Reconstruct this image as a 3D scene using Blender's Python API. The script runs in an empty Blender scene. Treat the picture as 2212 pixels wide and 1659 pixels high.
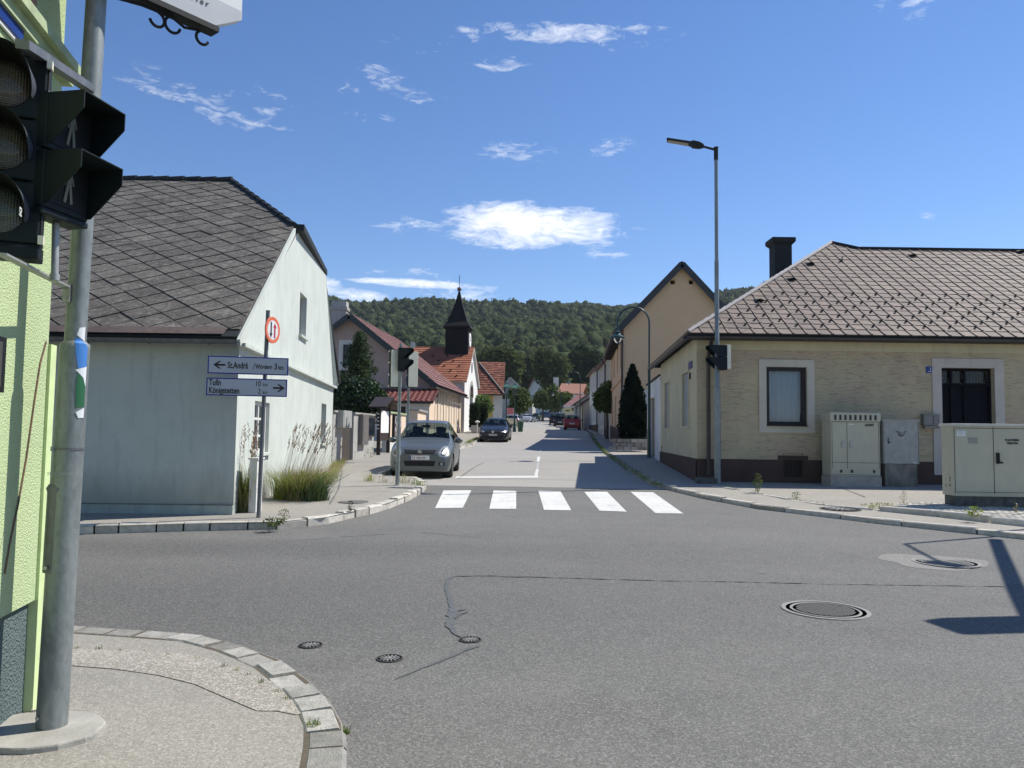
import bpy, bmesh, math, random
import numpy as np
from mathutils import Vector, Matrix, noise as mnoise
from mathutils.bvhtree import BVHTree
from math import radians, sin, cos, pi, atan2, sqrt
rnd = random.Random(7)
scene = bpy.context.scene
# ------------------------------------------------------------------ camera
F, CX, CY = 1661.0, 1106.0, 829.5            # focal length and centre in 2212 x 1659 photo units
EYE = Vector((0, 0, 1.55)); PITCH = math.atan(105.5/F); ROLL = 0.0135
_f = Vector((0, cos(PITCH), sin(PITCH))); _r = Vector((1, 0, 0)); _u = Vector((0, -sin(PITCH), cos(PITCH)))
CR = _r*cos(ROLL) + _u*sin(ROLL); CU = _u*cos(ROLL) - _r*sin(ROLL)
cam_data = bpy.data.cameras.new('camera'); cam = bpy.data.objects.new('camera', cam_data)
scene.collection.objects.link(cam); scene.camera = cam
m = Matrix((CR, CU, -_f)).transposed().to_4x4(); m.translation = EYE; cam.matrix_world = m
cam_data.sensor_fit = 'HORIZONTAL'; cam_data.angle = 2*math.atan(CX/F)
cam_data.clip_start = 0.1; cam_data.clip_end = 6000
# ------------------------------------------------------------------ sun and sky
SUN = Vector((0.74, 0.33, 1.0)).normalized()
SUN_EL = math.asin(SUN.z); SUN_AZ = atan2(SUN.x, SUN.y)
sd = bpy.data.lights.new('sun', 'SUN'); sd.energy = 5.0; sd.angle = radians(0.5); sd.color = (1.0, 0.955, 0.88)
sun = bpy.data.objects.new('sun', sd); scene.collection.objects.link(sun)
sun.rotation_euler = SUN.to_track_quat('Z', 'Y').to_euler(); sun.location = (20, 10, 40)
scene.view_settings.view_transform = 'Standard'; scene.view_settings.look = 'None'
scene.view_settings.exposure = 0.25; scene.view_settings.gamma = 1.0

def ray(px, py):
    return (_f + CR*((px-CX)/F) - CU*((py-CY)/F)).normalized()
def P(px, py, Y):                       # the point seen at this place of the photo, at distance Y
    d = ray(px, py); return EYE + d*(Y/d.y)

class NT:                                # a small helper for node trees
    def __init__(s, tree): s.t = tree; s.n = tree.nodes; s.l = tree.links
    def new(s, typ, **kw):
        nd = s.n.new(typ)
        for k, v in kw.items():
            if k.startswith('i_'):
                key = k[2:]; key = int(key) if key.isdigit() else key.replace('_', ' ')
                s.put(nd.inputs[key], v)
            else: setattr(nd, k, v)
        return nd
    def put(s, inp, v):
        if isinstance(v, bpy.types.NodeSocket): s.l.new(v, inp)
        elif isinstance(v, bpy.types.Node): s.l.new(v.outputs[0], inp)
        else: inp.default_value = v
    def math(s, op, a, b=None, c=None, clamp=False):
        nd = s.n.new('ShaderNodeMath'); nd.operation = op; nd.use_clamp = clamp
        for i, v in enumerate((a, b, c)):
            if v is not None: s.put(nd.inputs[i], v)
        return nd.outputs[0]
    def ramp(s, fac, stops, interp='LINEAR'):
        nd = s.n.new('ShaderNodeValToRGB'); cr = nd.color_ramp; cr.interpolation = interp
        while len(cr.elements) < len(stops): cr.elements.new(0.5)
        for e, (p, c) in zip(cr.elements, stops):
            e.position = p; e.color = (c[0], c[1], c[2], 1) if not isinstance(c, (int, float)) else (c, c, c, 1)
        s.put(nd.inputs[0], fac); return nd.outputs[0]
    def mix(s, fac, a, b, blend='MIX'):
        nd = s.n.new('ShaderNodeMix'); nd.data_type = 'RGBA'; nd.blend_type = blend
        s.put(nd.inputs[0], fac)
        for i, v in ((6, a), (7, b)):
            if isinstance(v, (tuple, list)) and len(v) == 3: v = (*v, 1)
            s.put(nd.inputs[i], v)
        return nd.outputs[2]
    def noise(s, vec, scale, detail=4, rough=0.55, lac=2.0, dist=0.0):
        nd = s.n.new('ShaderNodeTexNoise'); s.put(nd.inputs['Vector'], vec)
        nd.inputs['Scale'].default_value = scale; nd.inputs['Detail'].default_value = detail
        nd.inputs['Roughness'].default_value = rough; nd.inputs['Lacunarity'].default_value = lac
        nd.inputs['Distortion'].default_value = dist; return nd.outputs[0]
    def mapping(s, vec, scale=(1, 1, 1), loc=(0, 0, 0), rot=(0, 0, 0)):
        nd = s.n.new('ShaderNodeMapping'); s.put(nd.inputs[0], vec)
        nd.inputs['Scale'].default_value = scale; nd.inputs['Location'].default_value = loc
        nd.inputs['Rotation'].default_value = rot; return nd.outputs[0]

world = bpy.data.worlds.new('World'); scene.world = world; world.use_nodes = True
w = NT(world.node_tree); w.n.clear()
sky = w.new('ShaderNodeTexSky'); sky.sky_type = 'NISHITA'; sky.sun_disc = False
sky.sun_elevation = SUN_EL; sky.sun_rotation = SUN_AZ; sky.altitude = 180; sky.air_density = 1.0; sky.dust_density = 0.0; sky.ozone_density = 4.0
gen = w.new('ShaderNodeTexCoord').outputs['Generated']
sep = w.new('ShaderNodeSeparateXYZ', i_0=gen)
az = w.math('ARCTAN2', sep.outputs[0], sep.outputs[1]); el = w.math('ARCSINE', sep.outputs[2])
CLOUDS = [  # centre x, y, radii, tilt, strength
    (1150, 490, 240, 62, 0.03, 1.3), (1060, 470, 150, 46, 0, 0.9), (880, 492, 105, 20, 0, 0.62), (1290, 492, 110, 30, 0, 0.7),
    (1215, 72, 250, 30, 0.02, 0.82), (1390, 90, 110, 18, 0, 0.5), (1040, 72, 60, 15, 0, 0.4),
    (545, 252, 150, 26, -0.05, 0.62), (360, 195, 85, 32, 0.15, 0.5), (480, 225, 75, 22, -0.35, 0.55), (720, 185, 50, 28, 0, 0.55), (850, 180, 95, 24, 0.2, 0.6),
    (740, 245, 90, 16, 0, 0.5), (620, 222, 60, 20, 0.3, 0.45), (1125, 330, 85, 20, 0.08, 0.68), (1320, 320, 48, 18, -0.3, 0.45), (1070, 135, 60, 16, 0, 0.4), (1215, 130, 26, 16, 0, 0.4),
    (890, 95, 90, 16, 0, 0.34), (1965, 38, 58, 34, -0.4, 0.7), (1905, 10, 34, 14, 0, 0.5), (2006, 471, 26, 11, 0, 0.6),
    (775, 640, 90, 22, 0.05, 0.95), (700, 622, 60, 26, 0, 0.9), (915, 614, 185, 12, 0.02, 1.05), (985, 642, 80, 36, 0, 0.66), (825, 588, 50, 7, 0, 0.6), (960, 590, 80, 14, 0, 0.35), (1300, 551, 70, 7, 0.05, 0.5),
    (2500, 300, 220, 40, 0, 0.6), (-500, 420, 260, 50, 0, 0.7)]
def azel(px, py):
    d = ray(px, py); return atan2(d.x, d.y), math.asin(d.z)
M = None
for cx, cy, rx, ry, rot, s in CLOUDS:
    a0, e0 = azel(cx, cy)
    ra = abs(azel(cx+20, cy)[0]-a0)/20*rx; re = abs(azel(cx, cy+20)[1]-e0)/20*ry
    da = w.math('SUBTRACT', az, a0); de = w.math('SUBTRACT', el, e0)
    if s < .8: ra, re, s = ra*1.45, re*1.6, s*.74
    rr = rot  # a positive tilt falls to the right
    ua = w.math('SUBTRACT', w.math('MULTIPLY', da, cos(rr)), w.math('MULTIPLY', de, sin(rr)))
    ue = w.math('ADD', w.math('MULTIPLY', da, sin(rr)), w.math('MULTIPLY', de, cos(rr)))
    q = w.math('ADD', w.math('POWER', w.math('DIVIDE', ua, ra), 2.0), w.math('POWER', w.math('DIVIDE', ue, re), 2.0))
    v = w.math('MULTIPLY', w.math('SUBTRACT', 1.0, q, clamp=True), s)
    M = v if M is None else w.math('MAXIMUM', M, v)
ae = w.new('ShaderNodeCombineXYZ', i_0=az, i_1=el)
n1 = w.noise(w.mapping(ae, (11, 34, 1), rot=(0, 0, 0.12)), 1.0, 10, 0.60, 2.1, 0.7)
n2 = w.noise(w.mapping(ae, (34, 95, 1), loc=(3, 1, 0), rot=(0, 0, -0.2)), 1.0, 9, 0.64, 2.2, 1.2)
nn = w.math('ADD', w.math('MULTIPLY', w.math('SUBTRACT', n1, 0.5), 2.3), w.math('MULTIPLY', w.math('SUBTRACT', n2, 0.5), 1.7))
gate = w.math('MULTIPLY', M, 6.0, clamp=True)
dens = w.math('MULTIPLY', w.math('SUBTRACT', w.math('ADD', w.math('MULTIPLY', M, 1.15), nn), 0.42, clamp=True), 1.0, clamp=True)
dens = w.math('MULTIPLY', w.math('MULTIPLY', w.math('POWER', dens, 1.0), gate), 0.88)
hsv = w.new('ShaderNodeHueSaturation', i_Color=sky.outputs[0]); hsv.inputs['Saturation'].default_value = 1.13
tint = w.mix(1.0, hsv.outputs[0], (0.97, 0.955, 1.05), 'MULTIPLY')
cl = w.mix(dens, tint, (8.6, 8.8, 9.2))
bg = w.new('ShaderNodeBackground', i_0=cl, i_1=0.117)
w.l.new(bg.outputs[0], w.new('ShaderNodeOutputWorld').inputs[0])
# ------------------------------------------------------------------ ground heights
PROF = [(-40, 0.0), (8, 0.0), (14, .16), (20, .30), (47, .96), (75, 1.9), (105, 2.5), (145, 3.65), (200, 6.0), (260, 9.0), (5000, 9.0)]
def hg(y):
    for (a, ha), (b, hb) in zip(PROF, PROF[1:]):
        if y <= b: return ha + (hb-ha)*max(0, (y-a))/(b-a) if y > a else ha
    return PROF[-1][1]
def G(px, py, dz=0.0):                  # where this place of the photo meets the ground (raised by dz)
    d = ray(px, py); y = 1.0; step = 0.05
    while y < 400:
        p = EYE + d*(y/d.y)
        if p.z <= hg(y)+dz: break
        y += step
    return Vector((p.x, p.y, hg(p.y)+dz))
# ------------------------------------------------------------------ objects, parts, tags
COL = scene.collection
def tag(o, label=None, cat=None, group=None, kind=None):
    if label: o['label'] = label
    if cat: o['category'] = cat
    if group: o['group'] = group
    if kind: o['kind'] = kind
    return o
def thing(name, label, cat, loc=(0, 0, 0), rz=0, group=None):
    o = bpy.data.objects.new(name, None); COL.objects.link(o); o.empty_display_size = 0.2
    o.location = loc; o.rotation_euler = (0, 0, rz)
    return tag(o, label, cat, group)
def copy_thing(o, parent=None):
    c = o.copy(); COL.objects.link(c)
    if parent is not None: c.parent = parent
    for ch in list(o.children): copy_thing(ch, c)
    return c
def origin_of(o):
    r = Vector((0, 0, 0))
    while o is not None: r = r + Vector(o.location); o = o.parent
    return r
class MB:
    def __init__(s): s.v = []; s.f = []; s.m = []
    def add(s, vs, fs, mi=0):
        b = len(s.v); s.v += [tuple(p) for p in vs]; s.f += [tuple(i+b for i in f) for f in fs]; s.m += [mi]*len(fs); return s
    def poly(s, vs, mi=0): return s.add(vs, [tuple(range(len(vs)))], mi)
    def box(s, c, size, rz=0, mi=0, M=None):
        hx, hy, hz = size[0]/2, size[1]/2, size[2]/2
        R = M or Matrix.Rotation(rz, 3, 'Z'); c = Vector(c)
        vs = [c + R @ Vector((x*hx, y*hy, z*hz)) for x in (-1, 1) for y in (-1, 1) for z in (-1, 1)]
        return s.add(vs, [(0, 1, 3, 2), (4, 6, 7, 5), (0, 4, 5, 1), (2, 3, 7, 6), (0, 2, 6, 4), (1, 5, 7, 3)], mi)
    def bbox(s, a, b, mi=0):
        return s.box([(a[i]+b[i])/2 for i in range(3)], [abs(b[i]-a[i]) for i in range(3)], 0, mi)
    def extrude(s, poly, vec, mi=0, caps=True):
        vec = Vector(vec); n = len(poly); a = [Vector(p) for p in poly]; b = [p+vec for p in a]
        fs = [(i, (i+1) % n, n+(i+1) % n, n+i) for i in range(n)]
        if caps: fs += [tuple(range(n))[::-1], tuple(range(n, 2*n))]
        return s.add(a+b, fs, mi)
    def tube(s, path, r, n=10, mi=0, caps=True):
        path = [Vector(p) for p in path]; rs = r if isinstance(r, (list, tuple)) else [r]*len(path)
        rings = []; up = None
        for i, p in enumerate(path):
            d = (path[min(i+1, len(path)-1)] - path[max(i-1, 0)]).normalized()
            if up is None:
                up = Vector((0, 0, 1)) if abs(d.z) < 0.9 else Vector((1, 0, 0))
            a = d.cross(up)
            if a.length < 1e-5: a = d.cross(Vector((0, 1, 0)))
            a.normalize(); b = a.cross(d).normalized(); up = b
            rings.append([p + (a*cos(2*pi*k/n) + b*sin(2*pi*k/n))*rs[i] for k in range(n)])
        vs = [q for rg in rings for q in rg]
        fs = [(i*n+k, i*n+(k+1) % n, (i+1)*n+(k+1) % n, (i+1)*n+k) for i in range(len(path)-1) for k in range(n)]
        if caps: fs += [tuple(range(n))[::-1], tuple((len(path)-1)*n+k for k in range(n))]
        return s.add(vs, fs, mi)
    def lathe(s, c, prof, n=20, mi=0, ax=None):     # profile of (r, h)
        c = Vector(c); A = ax or Matrix.Identity(3)
        vs = [c + A @ Vector((r*cos(2*pi*k/n), r*sin(2*pi*k/n), h)) for r, h in prof for k in range(n)]
        fs = [(i*n+k, i*n+(k+1) % n, (i+1)*n+(k+1) % n, (i+1)*n+k) for i in range(len(prof)-1) for k in range(n)]
        if prof[0][0] > 1e-4: fs.append(tuple(range(n))[::-1])
        if prof[-1][0] > 1e-4: fs.append(tuple((len(prof)-1)*n+k for k in range(n)))
        return s.add(vs, fs, mi)
    def xf(s, M):
        s.v = [tuple(M @ Vector(p)) for p in s.v]; return s
    def build(s, name, mats, parent=None, smooth=False, local=False, bevel=0, merge=False):
        me = bpy.data.meshes.new(name)
        off = Vector((0, 0, 0)) if (parent is None or local) else origin_of(parent)
        me.from_pydata([(p[0]-off.x, p[1]-off.y, p[2]-off.z) for p in s.v], [], s.f)
        mats = mats if isinstance(mats, (list, tuple)) else [mats]
        for mt in mats: me.materials.append(mt)
        if len(mats) > 1: me.polygons.foreach_set('material_index', s.m)
        if merge:
            bm = bmesh.new(); bm.from_mesh(me); bmesh.ops.remove_doubles(bm, verts=bm.verts, dist=1e-4); bm.to_mesh(me); bm.free()
        auto_uv(me)
        if smooth:
            me.polygons.foreach_set('use_smooth', [True]*len(me.polygons))
            if smooth is not True: me.set_sharp_from_angle(angle=radians(smooth))
        me.update()
        o = bpy.data.objects.new(name, me); COL.objects.link(o)
        if parent is not None: o.parent = parent
        if bevel:
            md = o.modifiers.new('bevel', 'BEVEL'); md.width = bevel; md.segments = 2; md.limit_method = 'ANGLE'
        return o
def auto_uv(me):                         # uv in metres: u level along the face, v up its slope
    n = len(me.polygons)
    if n == 0: return
    uvl = me.uv_layers.new(name='UVMap')
    co = np.empty(len(me.vertices)*3); me.vertices.foreach_get('co', co); co = co.reshape(-1, 3)
    nor = np.empty(n*3); me.polygons.foreach_get('normal', nor); nor = nor.reshape(-1, 3)
    tot = np.empty(n, dtype=np.int32); me.polygons.foreach_get('loop_total', tot)
    lv = np.empty(len(me.loops), dtype=np.int32); me.loops.foreach_get('vertex_index', lv)
    nl = np.repeat(nor, tot, axis=0); p = co[lv]
    u = np.stack([-nl[:, 1], nl[:, 0], np.zeros(len(nl))], 1); ln = np.linalg.norm(u, axis=1)
    flat = ln < 0.12; u[flat] = (1, 0, 0); ln[flat] = 1; u /= ln[:, None]
    v = np.cross(nl, u); v[flat] = (0, 1, 0)
    uv = np.stack([(p*u).sum(1), (p*v).sum(1)], 1).astype(np.float32)
    uvl.data.foreach_set('uv', uv.ravel())
def clip(poly, inside, cross):           # Sutherland-Hodgman by one half plane
    out = []
    for i in range(len(poly)):
        a, b = poly[i], poly[(i+1) % len(poly)]; ia, ib = inside(a), inside(b)
        if ia >= 0: out.append(a)
        if (ia >= 0) != (ib >= 0):
            t = ia/(ia-ib); out.append(a + (b-a)*t)
    return out
def clip_poly(poly, conv):               # 2-D polygon against a convex ccw polygon
    conv = [Vector(c) for c in conv]
    ar = sum(conv[i].x*conv[(i+1) % len(conv)].y - conv[(i+1) % len(conv)].x*conv[i].y for i in range(len(conv)))
    if ar < 0: conv = conv[::-1]
    for i in range(len(conv)):
        a, b = conv[i], conv[(i+1) % len(conv)]; e = b-a
        if e.length < 1e-6: continue
        poly = clip(poly, lambda p: (e.x*(p.y-a.y) - e.y*(p.x-a.x))/e.length + 1e-7, None)
        if len(poly) < 3: return []
    return poly
def wall(mb, O, U, poly, holes=(), depth=0.0, mi=0, step=None, rmi=None):
    """wall in the plane through O along U (level) and z; poly convex in (u, v); rectangular holes with reveals"""
    O = Vector(O); U = Vector(U).normalized(); Z = Vector((0, 0, 1)); N = U.cross(Z)  # N points outward (U runs to the right seen from outside)
    us = sorted({p[0] for p in poly} | {h[0] for h in holes} | {h[1] for h in holes})
    vs = sorted({p[1] for p in poly} | {h[2] for h in holes} | {h[3] for h in holes})
    for a, b in zip(us, us[1:]):
        for c, d in zip(vs, vs[1:]):
            mu, mv = (a+b)/2, (c+d)/2
            if any(h[0] < mu < h[1] and h[2] < mv < h[3] for h in holes): continue
            q = clip_poly([Vector((a, c)), Vector((b, c)), Vector((b, d)), Vector((a, d))], poly)
            if len(q) >= 3: mb.poly([O + U*p.x + Z*p.y for p in q], mi)
    if depth:
        for a, b, c, d in [h[:4] for h in holes]:
            k = [O+U*a+Z*c, O+U*b+Z*c, O+U*b+Z*d, O+U*a+Z*d]
            for i in range(4):
                p, q = k[i], k[(i+1) % 4]
                mb.poly([p, q, q-N*depth, p-N*depth], mi if rmi is None else rmi)
    return N
def slab(mb, poly, t, mi=0):             # polygon thickened downwards along its normal
    a = [Vector(p) for p in poly]; n = (a[1]-a[0]).cross(a[2]-a[0]).normalized()
    if n.z < 0: n = -n
    return mb.extrude(a, -n*t, mi)
def tiles(poly, tw, th, kind='flat', lift=0.03, seed=0, jit=0.0, uoff=0.0):
    """roof covering as real tiles over a planar convex 3-D polygon"""
    a = [Vector(p) for p in poly]; n = (a[1]-a[0]).cross(a[2]-a[0]).normalized()
    if n.z < 0: n = -n
    U = Vector((-n.y, n.x, 0)).normalized(); V = n.cross(U)
    O = a[0]; q = [Vector(((p-O).dot(U), (p-O).dot(V))) for p in a]
    u0, u1 = min(p.x for p in q), max(p.x for p in q); v0, v1 = min(p.y for p in q), max(p.y for p in q)
    mb = MB(); r = random.Random(seed)
    def emit(pts, hts):                  # convex tile: 2-D points with heights (an affine height field)
        P0, P1, P2 = [Vector(p) for p in pts[:3]]
        A = Matrix(((P1.x-P0.x, P1.y-P0.y), (P2.x-P0.x, P2.y-P0.y)))
        try: g = A.inverted() @ Vector((hts[1]-hts[0], hts[2]-hts[0]))
        except ValueError: return
        H = lambda p: hts[0] + g.x*(p.x-P0.x) + g.y*(p.y-P0.y)
        c = clip_poly([Vector(p) for p in pts], q)
        if len(c) < 3: return
        top = [O+U*p.x+V*p.y+n*H(p) for p in c]; bot = [O+U*p.x+V*p.y-n*0.01 for p in c]; k = len(c)
        mb.add(top+bot, [tuple(range(k))]+[(i, k+i, k+(i+1) % k, (i+1) % k) for i in range(k)])
    if kind == 'diamond':
        j = 0; v = v0-th
        while v < v1+th:
            u = u0-tw + (tw/2 if j % 2 else 0)
            while u < u1+tw:
                d = r.uniform(-jit, jit)
                g = 0.007
                emit([(u, v-th/2+g), (u+tw/2-g, v), (u, v+th/2-g), (u-tw/2+g, v)], [lift*1.35+d, lift*.8+d, lift*.25+d, lift*.8+d])
                u += tw
            v += th/2; j += 1
    else:
        v = v0; row = 0
        while v < v1:
            u = u0-tw + uoff + (tw/2 if (row % 2 and kind == 'brick') else 0)
            while u < u1+tw:
                d = r.uniform(-jit, jit)
                if kind == 'wave':
                    k = 5
                    for i in range(k):
                        ha = 0.03*sin(2*pi*i/k); hb = 0.03*sin(2*pi*(i+1)/k)
                        x, y = u+tw*i/k, u+tw*(i+1)/k
                        emit([(x, v), (y, v), (y, v+th), (x, v+th)], [lift+.03+ha, lift+.03+hb, .03+hb, .03+ha])
                else:
                    emit([(u+.004, v), (u+tw-.004, v), (u+tw-.004, v+th), (u+.004, v+th)], [lift+d, lift+d, lift*.2+d, lift*.2+d])
                    if kind == 'rib':
                        emit([(u+.006, v), (u+.05, v), (u+.05, v+th), (u+.006, v+th)], [lift+.022, lift+.022, lift*.2+.022, lift*.2+.022])
                u += tw
            v += th; row += 1
    return mb
# ------------------------------------------------------------------ materials
def newmat(name):
    mt = bpy.data.materials.new(name); mt.use_nodes = True
    t = NT(mt.node_tree); b = t.n['Principled BSDF']; return mt, t, b
def objco(t): return t.n.new('ShaderNodeTexCoord').outputs['Object']
def uvco(t): return t.n.new('ShaderNodeTexCoord').outputs['UV']
def bump(t, b, h, strength=0.3, dist=0.02):
    nd = t.n.new('ShaderNodeBump'); nd.inputs['Strength'].default_value = strength; nd.inputs['Distance'].default_value = dist
    t.put(nd.inputs['Height'], h); t.l.new(nd.outputs[0], b.inputs['Normal'])
MC = {}
def C3(*c): return (*c, 1)
def pm(name, col, col2=None, rough=0.7, metal=0.0, ns=6.0, bs=None, bstr=0.25, bd=0.01, island=0.0, spec=0.5, coat=0.0, stretch=(1, 1, 1), amt=1.0):
    """plain painted or mineral surface: two tones in soft noise, fine bump, optional tone per piece"""
    if name in MC: return MC[name]
    mt, t, b = newmat(name); co = t.mapping(objco(t), stretch)
    col2 = col2 or tuple(c*0.82 for c in col)
    f = t.ramp(t.noise(co, ns, 5, 0.6), [(0.32, 0.0), (0.68, 1.0)])
    c = t.mix(t.math('MULTIPLY', f, amt), (*col, 1), (*col2, 1))
    if island:
        g = t.n.new('ShaderNodeNewGeometry').outputs['Random Per Island']
        k = t.math('ADD', t.math('MULTIPLY', g, 2*island), 1-island)
        hs = t.new('ShaderNodeHueSaturation', i_Color=c, i_Value=k); c = hs.outputs[0]
    t.put(b.inputs['Base Color'], c)
    b.inputs['Roughness'].default_value = rough; b.inputs['Metallic'].default_value = metal
    b.inputs['Specular IOR Level'].default_value = spec; b.inputs['Coat Weight'].default_value = coat
    if bs: bump(t, b, t.noise(co, bs, 3, 0.6), bstr, bd)
    MC[name] = mt; return mt
def asphalt(name, base, dark, light, band=0.0, warm=(1, 1, 1)):
    mt, t, b = newmat(name); co = objco(t)
    big = t.ramp(t.noise(t.mapping(co, (0.35, 1, 1)), 0.5, 5, 0.6), [(0.3, dark), (0.7, base)])
    st_ = t.ramp(t.noise(t.mapping(co, (1, 1, 1), (3, 8, 2)), 1.3, 6, .65), [(.56, 0.0), (.66, 1.0)]); big = t.mix(t.math('MULTIPLY', st_, .35), big, (dark[0]*.8, dark[1]*.77, dark[2]*.74, 1))
    mid = t.noise(co, 1.6, 4, 0.6)
    c = t.mix(t.ramp(mid, [(0.35, 0.0), (0.75, 0.35)]), big, (base[0]*1.25, base[1]*1.22, base[2]*1.15, 1))
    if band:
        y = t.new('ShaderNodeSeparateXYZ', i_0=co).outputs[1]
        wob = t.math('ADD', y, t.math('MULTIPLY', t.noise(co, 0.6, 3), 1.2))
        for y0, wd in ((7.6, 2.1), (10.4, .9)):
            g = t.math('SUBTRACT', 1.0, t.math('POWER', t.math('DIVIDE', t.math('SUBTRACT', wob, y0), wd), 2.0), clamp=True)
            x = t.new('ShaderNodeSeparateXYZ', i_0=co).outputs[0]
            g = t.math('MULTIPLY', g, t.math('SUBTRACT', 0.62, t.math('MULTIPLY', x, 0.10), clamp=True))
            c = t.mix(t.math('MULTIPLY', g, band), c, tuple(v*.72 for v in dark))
    # stones of the aggregate at two sizes
    for sc, amt, hi in ((210.0, 0.5, light), (95.0, 0.3, tuple(x*1.5 for x in light))):
        vo = t.new('ShaderNodeTexVoronoi', i_Vector=co, i_Scale=sc)
        rb = t.new('ShaderNodeSeparateColor', i_0=vo.outputs['Color'])
        c = t.mix(t.math('MULTIPLY', t.ramp(rb.outputs[0], [(0.55, 0.0), (1.0, 1.0)]), amt), c, (*hi, 1))
        c = t.mix(t.math('MULTIPLY', t.ramp(rb.outputs[1], [(0.6, 0.0), (1.0, 1.0)]), amt*0.9), c, tuple(x*0.45 for x in dark))
    t.put(b.inputs['Base Color'], c); b.inputs['Roughness'].default_value = 0.88; b.inputs['Specular IOR Level'].default_value = 0.3
    bump(t, b, t.math('ADD', t.noise(co, 90, 3, 0.7), t.math('MULTIPLY', t.noise(co, 30, 4, 0.6), 0.35)), 0.45, 0.010)
    MC[name] = mt; return mt
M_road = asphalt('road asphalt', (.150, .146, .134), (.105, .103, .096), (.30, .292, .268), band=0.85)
M_street = asphalt('street asphalt', (.335, .315, .28), (.28, .262, .235), (.46, .45, .42))
M_walk = asphalt('pavement asphalt', (.30, .28, .245), (.245, .229, .20), (.43, .405, .355))
M_walk2 = asphalt('grey pavement asphalt', (.33, .305, .26), (.26, .242, .21), (.48, .45, .39))
M_hub = pm('dark cast iron', (.07, .066, .06), (.045, .042, .038), .7, ns=30)
M_patch = asphalt('coarse patch', (.36, .33, .28), (.17, .155, .13), (.66, .62, .55))
M_roadpatch = asphalt('patched asphalt', (.235, .222, .20), (.19, .18, .165), (.38, .37, .34))
M_tar = pm('tar', (.085, .09, .085), (.12, .122, .115), 0.6, ns=9)
M_conc = pm('concrete', (.42, .40, .35), (.30, .285, .25), 0.85, ns=5, bs=60, bstr=0.3)
M_conc_dark = pm('dark concrete', (.13, .13, .115), (.06, .06, .055), 0.9, ns=9, bs=50, bstr=0.4)
M_kerb = pm('granite', (.40, .38, .335), (.26, .248, .22), 0.8, ns=14, bs=90, bstr=0.6, bd=0.02, island=0.38)
M_kerb_w = pm('pale granite', (.62, .58, .50), (.42, .39, .33), 0.8, ns=10, bs=70, bstr=0.6, bd=0.02, island=0.22)
M_cobble = pm('cobbles', (.56, .53, .46), (.42, .40, .35), 0.8, ns=14, bs=80, bstr=0.5, bd=0.02, island=0.25)
M_paint = pm('road paint', (.69, .68, .63), (.58, .565, .52), 0.6, ns=7, bs=70, bstr=0.25)
def worn_paint():
    mt, t, b = newmat('worn zebra paint'); co = objco(t)
    c = t.mix(t.ramp(t.noise(co, 2.5, 5, .6), [(.35, 0.0), (.7, 1.0)]), C3(.70, .69, .635), C3(.58, .57, .53))
    g = t.math('ADD', t.noise(co, 22, 6, .75), t.math('MULTIPLY', t.noise(co, 1.7, 3), .35))
    c = t.mix(t.ramp(g, [(.74, 0.0), (.84, .8)]), c, C3(.26, .255, .24))
    x = t.new('ShaderNodeSeparateXYZ', i_0=co).outputs[0]
    c = t.mix(t.math('MULTIPLY', t.ramp(t.noise(t.mapping(co, (6, .7, 1)), 1, 4, .6), [(.5, 0.0), (.72, 1.0)]), .35), c, C3(.42, .41, .38))
    t.put(b.inputs['Base Color'], c); b.inputs['Roughness'].default_value = .7; bump(t, b, t.noise(co, 90, 3, .7), .4, .01); return mt
M_zebra = worn_paint()
M_paint_old = pm('worn road paint', (.50, .49, .46), (.36, .35, .33), 0.7, ns=12, bs=70, bstr=0.3)
M_iron = pm('cast iron', (.21, .20, .18), (.15, .145, .135), 0.75, metal=0.15, ns=30, bs=120, bstr=0.3)
M_iron2 = pm('worn cast iron', (.31, .30, .275), (.23, .222, .205), 0.7, metal=0.15, ns=20, bs=120, bstr=0.3)
M_soil = pm('soil', (.13, .105, .075), (.08, .065, .045), 0.95, ns=3, bs=20, bstr=0.6)
M_green_ground = pm('meadow ground', (.09, .12, .04), (.12, .11, .06), 0.95, ns=0.4, bs=8, bstr=0.5)

def galv(name, a, bcol, rough=0.45):
    mt, t, b = newmat(name); co = t.mapping(objco(t), (1, 1, 0.35))
    vo = t.new('ShaderNodeTexVoronoi', i_Vector=t.mapping(objco(t), (1, 1, .5)), i_Scale=55.0)
    s = t.new('ShaderNodeSeparateColor', i_0=vo.outputs['Color']).outputs[0]
    f = t.math('ADD', t.math('MULTIPLY', t.noise(co, 9, 5, .7), .75), t.math('MULTIPLY', s, .10))
    t.put(b.inputs['Base Color'], t.ramp(f, [(.3, a), (.75, bcol)]))
    b.inputs['Metallic'].default_value = 0.35; b.inputs['Roughness'].default_value = rough
    bump(t, b, t.noise(co, 40, 3), .08, .005); MC[name] = mt; return mt
M_galv = galv('galvanised steel', (.17, .19, .185), (.36, .385, .375), 0.5)
M_galv_l = galv('pale galvanised steel', (.28, .29, .28), (.46, .47, .46), 0.5)
M_galv_d = galv('dull zinc', (.12, .125, .13), (.24, .245, .25), 0.5)

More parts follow.
